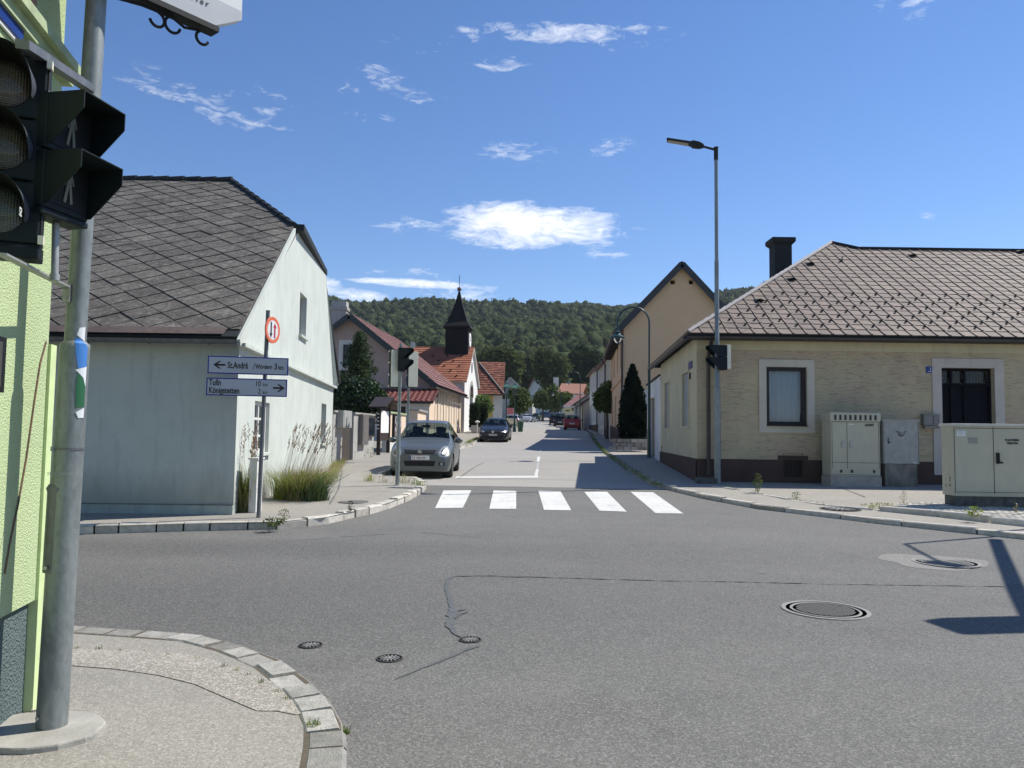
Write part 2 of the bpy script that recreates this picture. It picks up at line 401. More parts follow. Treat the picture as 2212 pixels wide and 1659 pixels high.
def plaster(name, a, bcol, fine=90, streak=0.25, streakcol=None, bstr=0.5, bd=0.015, horiz=0.0, rough=0.92, patchy=None, base=0):
    mt, t, b = newmat(name); uv = uvco(t); co = objco(t)
    c = t.mix(t.ramp(t.noise(co, 1.3, 6, 0.65), [(0.35, 0.0), (0.7, 1.0)]), a, bcol)
    if streak:
        sv = t.noise(t.mapping(uv, (5, .55, 1)), 1.0, 6, 0.7)
        sc = streakcol or tuple(x*.5 for x in a)
        c = t.mix(t.math('MULTIPLY', t.ramp(sv, [(.52, 0.0), (.75, 1.0)]), streak), c, sc)
    if patchy:
        c = t.mix(t.math('MULTIPLY', t.ramp(t.noise(co, .8, 4, .6), [(.5, 0.0), (.64, 1.0)]), patchy[1]), c, patchy[0])
    if base:
        zz = t.new('ShaderNodeSeparateXYZ', i_0=t.n.new('ShaderNodeNewGeometry').outputs['Position']).outputs[2]
        e = t.math('SUBTRACT', 1.0, t.math('DIVIDE', t.math('SUBTRACT', zz, t.math('MULTIPLY', t.noise(t.mapping(uv, (2.2, .6, 1)), 1, 5, .7), .9)), .5), clamp=True)
        c = t.mix(t.math('MULTIPLY', e, base), c, C3(.22, .22, .18))
        sp = t.noise(t.mapping(co, (1, 1, 1), (5, 2, 8)), 7, 4, .6)
        c = t.mix(t.math('MULTIPLY', t.ramp(sp, [(.66, 0.0), (.72, 1.0)]), .45), c, C3(.22, .24, .21))
    h = t.noise(co, fine, 2, .6)
    if horiz:                              # dashes of a dragged render
        hz = t.math('ADD', t.noise(t.mapping(uv, (4.2, 27, 1)), 1.0, 4, .62, dist=.9), t.math('MULTIPLY', t.math('SUBTRACT', t.noise(co, 1.1, 3), .5), .22))
        d = t.ramp(hz, [(.54, 0.0), (.70, 1.0)])
        c = t.mix(t.math('MULTIPLY', d, horiz), c, tuple(x*.38 for x in a))
        h = t.math('SUBTRACT', h, t.math('MULTIPLY', d, .9))
    t.put(b.inputs['Base Color'], c); b.inputs['Roughness'].default_value = rough; b.inputs['Specular IOR Level'].default_value = .2
    bump(t, b, h, bstr, bd); MC[name] = mt; return mt
M_white = plaster('pale mint plaster', C3(.57, .605, .55), C3(.50, .53, .48), 26, .42, C3(.27, .31, .275), .35, .012, base=.5)
M_lime = plaster('lime green roughcast', C3(.52, .62, .34), C3(.46, .56, .30), 110, .10, C3(.35, .40, .24), .8, .016)
M_lime_trim = pm('pale lime trim', (.62, .74, .36), (.52, .62, .32), .7, ns=9, bs=30, bstr=.2)
M_grey_plinth = plaster('grey green roughcast', C3(.15, .19, .185), C3(.11, .15, .15), 70, 0, None, 1.0, .03)
M_ochre = plaster('ochre dragged render', C3(.57, .475, .30), C3(.47, .395, .265), 60, .25, C3(.3, .26, .19), .6, .02, horiz=.48, patchy=(C3(.49, .35, .27), .6))
M_ochre_s = plaster('ochre smooth render', C3(.60, .53, .35), C3(.49, .44, .30), 60, .35, C3(.22, .20, .15), .3, .01)
M_peach = plaster('peach ochre render', C3(.68, .475, .285), C3(.63, .445, .268), 60, .04, None, .3, .01)
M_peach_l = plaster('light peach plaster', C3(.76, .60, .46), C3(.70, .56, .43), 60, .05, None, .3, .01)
M_peach_shade = plaster('shaded peach plaster', C3(.42, .325, .275), C3(.385, .30, .255), 60, .04, None, .3, .01)  # shaded copy of the light peach: shade of the front put into the colour
M_cream = plaster('cream plaster', C3(.60, .57, .46), C3(.52, .50, .42), 60, .15, None, .3, .01)
M_offw = plaster('off white plaster', C3(.70, .69, .64), C3(.62, .61, .57), 60, .15, None, .3, .01)
M_yellow = plaster('yellow plaster', C3(.58, .46, .14), C3(.52, .41, .13), 60, .08, None, .3, .01)
M_yellow_l = plaster('pale yellow plaster', C3(.66, .60, .34), C3(.6, .55, .32), 60, .08, None, .3, .01)
M_greyw = plaster('grey weathered plaster', C3(.45, .44, .41), C3(.34, .33, .31), 40, .35, C3(.15, .14, .13), .5, .02)
M_brown_plinth = plaster('brown plinth', C3(.10, .065, .052), C3(.075, .052, .044), 50, .2, None, .5, .02)
M_surround = plaster('grey window surround', C3(.62, .56, .45), C3(.52, .47, .385), 60, .2, None, .3, .01)
M_mint_plinth = plaster('mint plinth', C3(.42, .48, .45), C3(.30, .34, .32), 40, .5, C3(.12, .13, .12), .4, .012)

def roofmat(name, a, bcol, moss, mossamt=.5, island=.15, rough=.85, bs=60, streak=0, spots=None, lichen=None):
    mt, t, b = newmat(name); co = objco(t); uv = uvco(t)
    c = t.mix(t.ramp(t.noise(co, 2.2, 7, .7), [(.3, 0.0), (.7, 1.0)]), a, bcol)
    c = t.mix(t.math('MULTIPLY', t.ramp(t.noise(co, 9, 6, .7), [(.5, 0.0), (.66, 1.0)]), mossamt), c, moss)
    if spots:
        c = t.mix(t.ramp(t.noise(co, 24, 6, .8), [(.52, 0.0), (.64, .85)]), c, spots)
    if lichen:
        c = t.mix(t.ramp(t.noise(t.mapping(co, (1, 1, 1), (7, 3, 1)), 30, 5, .75), [(.62, 0.0), (.68, .9)]), c, lichen)
        c = t.mix(t.ramp(t.noise(t.mapping(co, (1, 1, 1), (2, 9, 4)), 5, 3, .6), [(.70, 0.0), (.74, .8)]), c, spots)
    if streak:
        c = t.mix(t.math('MULTIPLY', t.ramp(t.noise(t.mapping(uv, (60, 3, 1)), 1, 3, .6), [(.4, 0.0), (.7, 1.0)]), streak), c, bcol)
    g = t.n.new('ShaderNodeNewGeometry').outputs['Random Per Island']
    k = t.math('ADD', t.math('MULTIPLY', g, 2*island), 1-island)
    c = t.new('ShaderNodeHueSaturation', i_Color=c, i_Value=k).outputs[0]
    t.put(b.inputs['Base Color'], c); b.inputs['Roughness'].default_value = rough; b.inputs['Specular IOR Level'].default_value = .35
    bump(t, b, t.noise(co, bs, 4, .7), .5, .012); MC[name] = mt; return mt
M_slate = roofmat('weathered grey slate', C3(.15, .134, .115), C3(.070, .063, .055), C3(.32, .295, .245), .55, .18, rough=.95, spots=C3(.022, .02, .019), lichen=C3(.5, .48, .42))
M_browntile = roofmat('brown concrete tile', C3(.245, .178, .138), C3(.135, .104, .086), C3(.29, .265, .24), .5, .14, .7, 90, streak=.5)
M_orange = roofmat('orange clay tile', C3(.36, .135, .07), C3(.29, .105, .058), C3(.22, .095, .055), .3, .13, .8)
M_redtile = roofmat('red pantile', C3(.22, .065, .052), C3(.17, .052, .043), C3(.32, .17, .14), .35, .12, .6)
M_maroon = roofmat('maroon tile', C3(.27, .135, .115), C3(.20, .095, .082), C3(.34, .21, .185), .3, .12, .6)
M_oldtile = roofmat('old clay tile', C3(.30, .105, .06), C3(.17, .07, .045), C3(.10, .06, .045), .6, .35, .85)
M_beiget = roofmat('pale mottled clay tile', C3(.50, .34, .24), C3(.28, .14, .09), C3(.12, .07, .05), .5, .3, .85)
M_greytile = roofmat('grey green roof', C3(.16, .17, .14), C3(.10, .11, .09), C3(.08, .10, .06), .6, .15, .9)

M_black = pm('black plastic', (.006, .007, .008), (.010, .011, .012), .6, ns=8, bs=60, bstr=.1, spec=.3)
M_blackgloss = pm('dark housing', (.005, .010, .012), (.008, .014, .016), .55, ns=5, spec=.25)
M_visor = pm('visor grey', (.007, .008, .011), (.011, .013, .017), .65, ns=5)
M_darkwood = pm('dark stained wood', (.035, .020, .014), (.02, .012, .01), .6, ns=20, stretch=(1, 1, .1))
M_greywood = pm('weathered grey wood', (.16, .145, .13), (.09, .08, .072), .85, ns=16, stretch=(1, 1, .08), bs=30)
M_darkbrown = pm('dark brown metal', (.014, .010, .009), (.02, .015, .013), .6, ns=6)
M_char = pm('charcoal sheet', (.022, .024, .025), (.032, .034, .035), .75, ns=4, spec=.25)
M_greenmetal = pm('dark green metal', (.012, .045, .042), (.016, .055, .05), .35, ns=6)
M_lantgreen = pm('verdigris green metal', (.08, .20, .15), (.06, .15, .12), .45, ns=8)
M_cabinet = pm('grey green cabinet', (.49, .47, .35), (.43, .415, .315), .55, ns=3, bs=40, bstr=.06)
M_cabinet2 = pm('weathered grey cabinet', (.38, .38, .35), (.28, .285, .265), .65, ns=6, bs=40, bstr=.2)
M_cabgap = pm('cabinet joint', (.05, .05, .045), (.04, .04, .036), .8)
M_steel = pm('brushed steel', (.42, .42, .41), (.36, .36, .355), .35, metal=.7, ns=9)
M_creampl = pm('cream plastic', (.80, .77, .58), (.70, .68, .52), .5, ns=6)
M_letter = pm('letterbox grey', (.22, .205, .19), (.19, .18, .165), .4, ns=5)
M_blue = pm('enamel blue', (.012, .04, .22), (.01, .035, .19), .3, ns=3)
M_txtw = pm('white lettering', (.75, .75, .74), (.72, .72, .71), .5)
M_txtk = pm('black lettering', (.015, .015, .016), (.02, .02, .02), .5)
M_signw = pm('sign face', (.52, .53, .58), (.48, .49, .54), .45, ns=3)
M_signwb = pm('white sign face', (.72, .73, .72), (.68, .69, .68), .4, ns=3)
M_signred = pm('faded sign red', (.72, .17, .08), (.66, .15, .07), .45, ns=3)
M_signred2 = pm('arrow red', (.45, .02, .05), (.40, .02, .05), .45, ns=3)
M_stk_b = pm('sticker blue', (.06, .22, .58), (.05, .19, .52), .4, ns=4)
M_stk_g = pm('sticker green', (.02, .12, .045), (.018, .10, .04), .4, ns=4)
M_bin = pm('green bin', (.03, .10, .045), (.025, .08, .04), .5)
M_curtain = pm('net curtain', (.80, .82, .84), (.60, .63, .66), .9, ns=30, stretch=(1, 1, .02))
M_room = pm('dark interior', (.03, .03, .032), (.02, .02, .022), .9)
M_ledge = pm('lime stone ledge', (.42, .50, .28), (.28, .34, .20), .8, ns=9, bs=40)
M_pinkwall = pm('pink panel', (.75, .22, .20), (.68, .19, .18), .8)
M_rust = pm('rusty earth', (.24, .12, .07), (.13, .10, .08), .9, ns=25, bs=40)

def glass(name, tint, trans=0.35, rough=0.02, refl=1.1):
    mt, t, b = newmat(name); t.n.remove(b); out = t.n['Material Output']
    tr = t.new('ShaderNodeBsdfTransparent', i_0=(*tint, 1)); gl = t.new('ShaderNodeBsdfGlossy', i_0=(.9, .95, 1, 1)); gl.inputs['Roughness'].default_value = rough
    df = t.new('ShaderNodeBsdfDiffuse', i_0=(.01, .012, .014, 1))
    fr = t.new('ShaderNodeFresnel'); fr.inputs[0].default_value = 1.5
    m1 = t.new('ShaderNodeMixShader', i_0=trans, i_1=df.outputs[0], i_2=tr.outputs[0])
    k = t.math('MULTIPLY', fr.outputs[0], refl, clamp=True)
    m2 = t.new('ShaderNodeMixShader', i_0=k, i_1=m1.outputs[0], i_2=gl.outputs[0])
    t.l.new(m2.outputs[0], out.inputs[0]); MC[name] = mt; return mt
M_glass = glass('window glass', (.55, .6, .6), .55)
M_glassd = glass('dark window glass', (.2, .22, .22), .2)
M_carglass = glass('car glass', (.62, .72, .70), .85, refl=.55)
M_lampglass = glass('clear lamp glass', (.85, .88, .88), .9)

def carpaint(name, c, rough=.28, metal=.55, coat=.6):
    mt, t, b = newmat(name); co = objco(t)
    fl = t.noise(co, 400, 1); cc = t.mix(t.math('MULTIPLY', fl, .3), C3(*c), C3(*(min(1, x*1.35) for x in c)))
    dirt = t.ramp(t.noise(co, 2.5, 6, .7), [(.45, 0.0), (.8, .3)])
    cc = t.mix(dirt, cc, C3(.2, .19, .17)); t.put(b.inputs['Base Color'], cc)
    b.inputs['Metallic'].default_value = metal; b.inputs['Roughness'].default_value = rough
    b.inputs['Coat Weight'].default_value = coat; b.inputs['Coat Roughness'].default_value = .06; b.inputs['Specular IOR Level'].default_value = .3; MC[name] = mt; return mt
M_tyre = pm('tyre rubber', (.018, .018, .018), (.03, .029, .028), .85, ns=20)
M_rim = pm('alloy', (.50, .51, .52), (.42, .43, .44), .3, metal=.8, ns=10)
M_lens = glass('headlight lens', (.9, .92, .95), .75)
M_chrome = pm('chrome', (.75, .76, .78), (.7, .71, .73), .12, metal=1.0)
M_tail = pm('tail lamp red', (.30, .012, .012), (.24, .01, .01), .2, coat=.6)
M_reflector = pm('headlamp bowl', (.42, .43, .44), (.26, .27, .28), .35, metal=.3, ns=12)
M_plate = pm('number plate', (.72, .72, .70), (.68, .68, .66), .4)
M_seat = pm('dark upholstery', (.02, .021, .024), (.028, .029, .032), .9)

def leafmat(name, a, bcol, trans=.35, island=.4, gloss=.05, ns=.9):
    mt, t, b = newmat(name); t.n.remove(b); out = t.n['Material Output']; co = objco(t)
    g = t.n.new('ShaderNodeNewGeometry').outputs['Random Per Island']
    c = t.mix(t.ramp(t.noise(co, ns, 4, .6), [(.36, 0.0), (.64, 1.0)]), a, bcol)
    k = t.math('ADD', t.math('MULTIPLY', g, 2*island), 1-island)
    c = t.new('ShaderNodeHueSaturation', i_Color=c, i_Value=k).outputs[0]
    d = t.new('ShaderNodeBsdfDiffuse', i_0=c); tl = t.new('ShaderNodeBsdfTranslucent', i_0=c); gs = t.new('ShaderNodeBsdfGlossy', i_0=(.8, .85, .9, 1)); gs.inputs['Roughness'].default_value = .5
    m1 = t.new('ShaderNodeMixShader', i_0=trans, i_1=d.outputs[0], i_2=tl.outputs[0])
    m2 = t.new('ShaderNodeMixShader', i_0=gloss, i_1=m1.outputs[0], i_2=gs.outputs[0])
    t.l.new(m2.outputs[0], out.inputs[0]); MC[name] = mt; return mt
L_mid = leafmat('mid green leaves', C3(.075, .112, .032), C3(.13, .17, .05), .35, .4, .01)
L_dark = leafmat('dark green leaves', C3(.024, .045, .017), C3(.038, .065, .022), .35, .4, .01)
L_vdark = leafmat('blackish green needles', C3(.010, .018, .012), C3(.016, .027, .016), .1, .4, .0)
L_spruce = leafmat('spruce needles', C3(.042, .072, .030), C3(.07, .10, .04), .3, .4, .01)
L_laurel = leafmat('glossy dark leaves', C3(.022, .05, .014), C3(.04, .075, .02), .2)
L_bright = leafmat('bright green leaves', C3(.12, .19, .04), C3(.17, .23, .06))
L_grass = leafmat('fresh grass', C3(.22, .29, .06), C3(.34, .37, .10), .4, .3, .01)
L_grassd = leafmat('deep grass', C3(.06, .11, .03), C3(.10, .15, .04), .35, .3)
L_straw = leafmat('dry grass', C3(.38, .29, .13), C3(.28, .21, .10), .3, .25)
L_seed = leafmat('reddish seed heads', C3(.22, .12, .06), C3(.30, .19, .11), .3, .3)
L_for = leafmat('forest leaves', C3(.042, .060, .034), C3(.082, .106, .050), .3, .26, 0, .03)
L_for2 = leafmat('near forest leaves', C3(.062, .086, .036), C3(.14, .165, .062), .3, .3, 0, .05)
M_bark = pm('bark', (.10, .08, .06), (.06, .05, .04), .9, ns=12, stretch=(1, 1, .3), bs=30, bstr=.6)
# ------------------------------------------------------------------ lettering
def letters(text, size, mat, parent, O, U, V, N, align='LEFT', squeeze=1.0, depth=.002, name='lettering', local=False, bold=0.0):
    cu = bpy.data.curves.new(name, 'FONT'); cu.body = text; cu.size = size; cu.align_x = align; cu.extrude = depth/2; cu.offset = bold
    cu.resolution_u = 3
    tmp = bpy.data.objects.new(name, cu); COL.objects.link(tmp)
    me0 = tmp.to_mesh(); vs = [Vector(v.co) for v in me0.vertices]; fs = [tuple(p.vertices) for p in me0.polygons]
    tmp.to_mesh_clear(); bpy.data.objects.remove(tmp); bpy.data.curves.remove(cu)
    O, U, V, N = Vector(O), Vector(U).normalized(), Vector(V).normalized(), Vector(N).normalized()
    mb = MB(); mb.add([O + U*(p.x*squeeze) + V*p.y + N*(p.z+depth/2) for p in vs], fs)
    return mb.build(name, mat, parent, local=local)
# ------------------------------------------------------------------ the ground, roads, pavements, kerbs
def drape(name, pts, dz, mat, kind='structure', thick=0):
    bm = bmesh.new(); vs = [bm.verts.new((p[0], p[1], 0)) for p in pts]; bm.faces.new(vs)
    bmesh.ops.triangulate(bm, faces=bm.faces[:])
    ys = [p[1] for p in pts]
    for y, _ in PROF:
        if min(ys) < y < max(ys):
            bmesh.ops.bisect_plane(bm, geom=bm.verts[:]+bm.edges[:]+bm.faces[:], plane_co=(0, y, 0), plane_no=(0, 1, 0))
    for v in bm.verts: v.co.z = hg(v.co.y)+dz
    for f in bm.faces:
        if f.normal.z < 0: f.normal_flip()
    me = bpy.data.meshes.new(name); bm.to_mesh(me); bm.free()
    for p in me.polygons: pass
    me.materials.append(mat); auto_uv(me)
    o = bpy.data.objects.new(name, me); COL.objects.link(o); return tag(o, kind=kind)
KERB = 0.11; KR = 0.07
def gp(pts, dz=0.0): return [(lambda g: (g.x, g.y))(G(x, y, dz)) for x, y in pts]
big = MB()
xs = [-2500, -300, -60, 60, 300, 2500]; ys = [-300, -40, 8, 14, 20, 47, 75, 105, 145, 200, 260, 3500]
big.add([(x, y, hg(y)-0.06) for y in ys for x in xs], [(j*6+i, j*6+i+1, (j+1)*6+i+1, (j+1)*6+i) for j in range(len(ys)-1) for i in range(5)])
tag(big.build('ground', M_green_ground), kind='structure')
seam = gp([(925, 1049), (1180, 1053), (1450, 1058)])
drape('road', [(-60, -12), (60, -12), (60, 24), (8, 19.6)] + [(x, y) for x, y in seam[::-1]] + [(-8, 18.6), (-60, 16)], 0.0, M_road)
street_l = [(-3.6, 19.0), (-3.6, 27), (-3.3, 38), (-2.9, 45), (-2.4, 60), (-1.6, 80), (-.6, 100), (.6, 120), (2.0, 150), (2.0, 200)]
street_r = [(12, 200), (10.8, 150), (8.8, 120), (7.6, 90), (7.2, 75), (6.0, 55), (5.6, 38), (5.2, 22), (5.4, 19.8)]
drape('street', seam[:1]+street_l+street_r+seam[:0:-1], 0.006, M_street)
kl_px = [(-260, 1180), (90, 1160), (170, 1156), (400, 1149), (600, 1144), (700, 1134), (780, 1116), (840, 1100), (880, 1084), (908, 1068), (924, 1054)]
kl = gp(kl_px) + [(-2.35, 19.55), (-3.25, 19.75), (-3.45, 20.6), (-3.35, 27), (-3.1, 34), (-2.45, 37.5), (-2.05, 41), (-2.1, 45), (-1.95, 52), (-1.55, 66), (-.95, 80), (-.1, 98)]
kr_px = [(2700, 1222), (2400, 1183), (2212, 1166), (1900, 1132), (1640, 1100), (1520, 1077), (1450, 1060), (1404, 1047), (1389, 1037), (1357, 1018), (1326, 994), (1306, 980), (1287, 959), (1279, 943)]
kr = gp(kr_px) + [(5.9, 58), (7.0, 62), (7.4, 75), (7.6, 90)]
kn_px = [(-700, 1400), (-300, 1386), (60, 1383), (150, 1387), (300, 1395), (430, 1407), (520, 1431), (600, 1466), (665, 1512), (712, 1562), (738, 1612), (742, 1659)]
kn = gp(kn_px) + gp([(738, 1740), (728, 1850)]) + [(-.80, 2.0), (-.80, .5), (-.8, -3)]
drape('pavement_left', kl + [(-.1, 150), (-30, 150), (-30, 14), (-60, 13.6)] + [(-60, kl[0][1])], KERB, M_walk)
drape('pavement_right', kr[::-1] + [(60, 15), (60, 150), (8.2, 150)], KR, M_walk2)
drape('pavement_near', kn + [(-12, -3), (-12, kn[0][1])], KERB-.005, M_walk)
patch_px = [(150, 1402), (300, 1408), (430, 1420), (515, 1443), (590, 1477), (640, 1510), (672, 1543), (640, 1545), (600, 1535), (555, 1540), (500, 1512), (420, 1478), (340, 1462), (250, 1450), (165, 1440), (60, 1436), (60, 1399)]
drape('pavement_patch', gp(patch_px, KERB), KERB-.001, M_patch)
def resample(pts, r, lo, hi):
    """walk along a polyline, stone after stone"""
    pts = [Vector(p) for p in pts]; seg = [(b-a).length for a, b in zip(pts, pts[1:])]; tot = sum(seg)
    def at(s):
        for a, b, L in zip(pts, pts[1:], seg):
            if s <= L: return a+(b-a)*(s/L if L else 0)
            s -= L
        return pts[-1]
    s = 0.0; out = []
    while s < tot-.05:
        e = min(tot, s+r.uniform(lo, hi)); out.append((at(s), at(e))); s = e
    return out
def kerb(name, pts, w, top, side, lo, hi, mat, seed=1, gap=.012, below=.15, jz=.008, jx=.008):
    r = random.Random(seed); mb = MB()
    for a, b in resample(pts, r, lo, hi):
        d = (b-a)
        if d.length < .03: continue
        dn = d.normalized(); nn = Vector((-dn.y, dn.x))*side; a2 = a+dn*gap; b2 = b-dn*gap
        z0 = hg((a.y+b.y)/2); t = top+r.uniform(-jz, jz); o = r.uniform(-jx, jx)
        ch = min(.02, w*.12); q = []
        for (o1, zz) in ((o, -below), (o, t-ch), (o+ch, t), (o+w-ch, t+r.uniform(-.003, .003)), (o+w, t-ch), (o+w, -below)):
            q.append((o1, zz))
        A = [Vector((a2.x+nn.x*x, a2.y+nn.y*x, z0+z)) for x, z in q]; B = [Vector((b2.x+nn.x*x, b2.y+nn.y*x, z0+z)) for x, z in q]
        # slightly drawn-in ends
        mb.add(A+B, [(i, i+1, 7+i, 6+i) for i in range(5)]+[tuple(range(6))[::-1], tuple(range(6, 12))])
    return tag(mb.build(name, mat), kind='structure')
n_l = len(kl_px)
kerb('kerb_left', kl[:n_l+2], .17, KERB+.012, 1, .30, .52, M_kerb_w, 3, jz=.01, jx=.015)
kerb('kerb_street_left', kl[n_l+1:], .15, KERB+.01, 1, .6, 1.0, M_kerb_w, 4)
kerb('kerb_right', kr[:7], .14, KR+.018, -1, .8, 1.1, M_kerb_w, 5)
kerb('kerb_street_right', kr[6:], .16, KR+.03, -1, .5, 1.0, M_kerb, 6)
kerb('kerb_near', kn, .185, KERB+.004, -1, .20, .30, M_kerb, 8, gap=.014, jz=.006, jx=.018)
bed = MB(); _d = [Vector(p) for p in kn]; _o = []
for i, p in enumerate(_d):
    dd = (_d[min(i+1, len(_d)-1)]-_d[max(0, i-1)]).normalized(); _o.append(p+Vector((dd.y, -dd.x))*.095)
for k in range(len(_o)-1):
    pass
def bedstrip(pts, w_, dz):
    L = []; R = []
    for i, p in enumerate(pts):
        d = (pts[min(i+1, len(pts)-1)]-pts[max(0, i-1)]).normalized(); n = Vector((-d.y, d.x))*w_/2
        L.append((p.x+n.x, p.y+n.y, hg(p.y)+dz)); R.append((p.x-n.x, p.y-n.y, hg(p.y)+dz))
    k = len(pts); bed.add(L+R, [(i, k+i, k+i+1, i+1) for i in range(k-1)])
bedstrip(_o, .175, KERB-.0035)
tag(bed.build('kerb_bed', M_soil), kind='structure')
# bedding under the near kerb stones so the joints read dark and earthy
# flush stone line and the lighter joint between road and street
kerb('joint_line', [(seam[0][0], seam[0][1]), seam[1], seam[2]], .09, .006, 1, 2.0, 3.0, M_paint_old, 9, jz=0.0005, jx=.001, below=.05)
tar = MB()
def strip(mb, pts, wd, dz, seed=0, jit=.3):
    r = random.Random(seed); pts = [Vector(p) for p in pts]
    dense = []
    for a, b in zip(pts, pts[1:]):
        n = max(1, int((b-a).length/.06)); dense += [a+(b-a)*(i/n) for i in range(n)]
    dense.append(pts[-1]); L = []; R = []
    for i, p in enumerate(dense):
        d = (dense[min(i+1, len(dense)-1)]-dense[max(0, i-1)]).normalized(); n = Vector((-d.y, d.x)); f = i/max(1, len(dense)-1)
        ww = (wd(f) if callable(wd) else wd)*(1+r.uniform(-jit, jit))/2; o = r.uniform(-.3, .3)*ww
        L.append((p.x+n.x*(ww+o), p.y+n.y*(ww+o), hg(p.y)+dz)); R.append((p.x-n.x*(ww-o), p.y-n.y*(ww-o), hg(p.y)+dz))
    k = len(dense); mb.add(L+R, [(i, k+i, k+i+1, i+1) for i in range(k-1)])
crk1 = gp([(1180, 1248), (1060, 1245), (985, 1245), (968, 1252), (965, 1275), (972, 1300), (978, 1325), (972, 1345), (972, 1360), (985, 1372), (1000, 1380)])
strip(tar, crk1[:4], .02, .005, 1, .6); strip(tar, crk1[3:7], .038, .005, 2, .5)
strip(tar, gp([(978, 1322), (974, 1345), (970, 1355), (985, 1372), (1000, 1380)]), lambda f: .085*(1-f)+.015, .0065, 3, .35)
strip(tar, gp([(974, 1325), (990, 1322), (1010, 1318)]), lambda f: .06*(1-f)+.01, .008, 4, .4)
strip(tar, gp([(982, 1340), (995, 1330), (1012, 1325)]), .02, .008, 5, .4)
strip(tar, gp([(1030, 1398), (1000, 1412), (960, 1428), (900, 1450), (850, 1470)]), lambda f: .04*(1-f)+.006, .005, 6, .6)
strip(tar, gp([(985, 1245), (1150, 1248), (1300, 1253), (1450, 1257), (1600, 1259), (1800, 1263), (2000, 1267), (2212, 1270)]), .022, .0068, 7, .8)
strip(tar, gp([(1640, 1240), (1655, 1241)]), .02, .005, 8)
tag(tar.build('tar_seam', M_tar), kind='structure')
crack = MB()
strip(crack, gp([(990, 1035), (1010, 1020), (1025, 1010), (1045, 1000)]), .03, .011, 11, .7)
strip(crack, gp([(985, 1035), (1150, 1036), (1300, 1040), (1420, 1045)]), .035, .0105, 12, .5)
strip(crack, gp([(640, 1168), (760, 1160), (900, 1150), (1080, 1165)]), .012, .004, 13, .9)
strip(crack, gp([(780, 1062), (846, 1062)], KERB), .02, KERB+.004, 14, .6)
strip(crack, gp([(650, 1040), (760, 1040), (850, 1044)], KERB), .02, KERB+.004, 15, .6)
strip(crack, gp([(740, 1015), (730, 1060), (712, 1090)], KERB), .02, KERB+.004, 16, .6)
strip(crack, gp([(760, 1008), (840, 1010)], KERB), .02, KERB+.004, 17, .6)
strip(crack, gp([(1780, 1042), (1820, 1055), (1870, 1075)], KR), .035, KR+.004, 18, .6)
tag(crack.build('crack', M_tar), kind='structure')
# markings: every zebra bar its own sheet (one object of paint)
zeb = MB()
def sheet(mb, px, dz, pdz=0.0):
    q = [G(x, y, pdz) for x, y in px]
    # cut along the knots of the ground profile
    poly = [Vector((p.x, p.y)) for p in q]
    ks = [-99]+[k for k, _ in PROF]+[999]
    for a, b in zip(ks, ks[1:]):
        c = clip(poly, lambda p: p.y-a+1e-9, None)
        c = clip(c, lambda p: b-p.y+1e-9, None) if len(c) > 2 else c
        if len(c) > 2: mb.poly([(p.x, p.y, hg(p.y)+dz) for p in c])
for q in ([(958, 1060), (1018, 1060), (1000, 1098), (940, 1098)], [(1066, 1060), (1115, 1061), (1115, 1100), (1057, 1100)], [(1163, 1061), (1211, 1062), (1234, 1103), (1175, 1102)],
          [(1262, 1063), (1311, 1063), (1354, 1106), (1295, 1104)], [(1362, 1063), (1411, 1064), (1476, 1110), (1416, 1109)]):
    sheet(zeb, q, .005)
tag(zeb.build('zebra_crossing', M_zebra), kind='structure')
ln = MB()
sheet(ln, [(985, 1030), (1163, 1028.5), (1162, 1033), (983, 1034)], .011)
sheet(ln, [(1158, 1014), (1164, 1014), (1161, 1028.4), (1154, 1028.4)], .0115)
sheet(ln, [(1161, 987), (1167, 987), (1165.5, 998), (1159, 998)], .011)
tag(ln.build('lane_marking', M_paint), kind='structure')
l2 = MB(); sheet(l2, [(1167, 971), (1171, 971), (1168.5, 978), (1164.5, 978)], .011); sheet(l2, [(1160.5, 1000), (1164, 1000), (1163, 1013), (1158, 1013)], .0112)
tag(l2.build('worn_lane_marking', M_paint_old), kind='structure')
# second row of kerb stones on the right pavement, cobbled bay round the cabinet
in_px = [(1545, 1050), (1640, 1066), (1745, 1087), (1840, 1098), (1905, 1103), (2000, 1112), (2100, 1124), (2212, 1136), (2500, 1165)]
inn = gp(in_px, KR)
kerb('pavement_edging', inn[:5], .10, KR+.016, -1, .9, 1.1, M_kerb_w, 21, jz=.004)
kerb('raised_kerb', inn[4:], .13, KR+.10, -1, .8, 1.0, M_kerb_w, 22, jz=.006)
dv = [inn[0], inn[1], inn[2], inn[3], inn[4]]
cob = MB(); rc = random.Random(5)
cb = gp([(1905, 1100), (2120, 1094)], KERB)
bay = [Vector(inn[4]), Vector(inn[5]), Vector(inn[6]), Vector(inn[7]), Vector(inn[8]), Vector((14.5, inn[4][1]+.9)), Vector((inn[4][0]+1.2, inn[4][1]+.9))]
x0b, x1b = min(p.x for p in bay), max(p.x for p in bay); y0b, y1b = min(p.y for p in bay), max(p.y for p in bay)
yy = y0b; rowi = 0
while yy < y1b:
    xx = x0b + (.06 if rowi % 2 else 0)
    while xx < x1b:
        jx, jy = rc.uniform(-.008, .008), rc.uniform(-.008, .008); a = .052
        q = clip_poly([Vector((xx-a+jx, yy-a+jy)), Vector((xx+a+jx, yy-a)), Vector((xx+a, yy+a+jy)), Vector((xx-a, yy+a))], bay)
        if len(q) > 2:
            z = hg(yy)+KR+.07+rc.uniform(-.006, .006)
            cob.extrude([(p.x, p.y, z-.06) for p in q], (0, 0, .06))
        xx += .118
    yy += .118; rowi += 1
tag(cob.build('cobble_paving', M_cobble), kind='structure')
drape('cobble_bed', [tuple(p) for p in bay], KR+.045, M_soil)
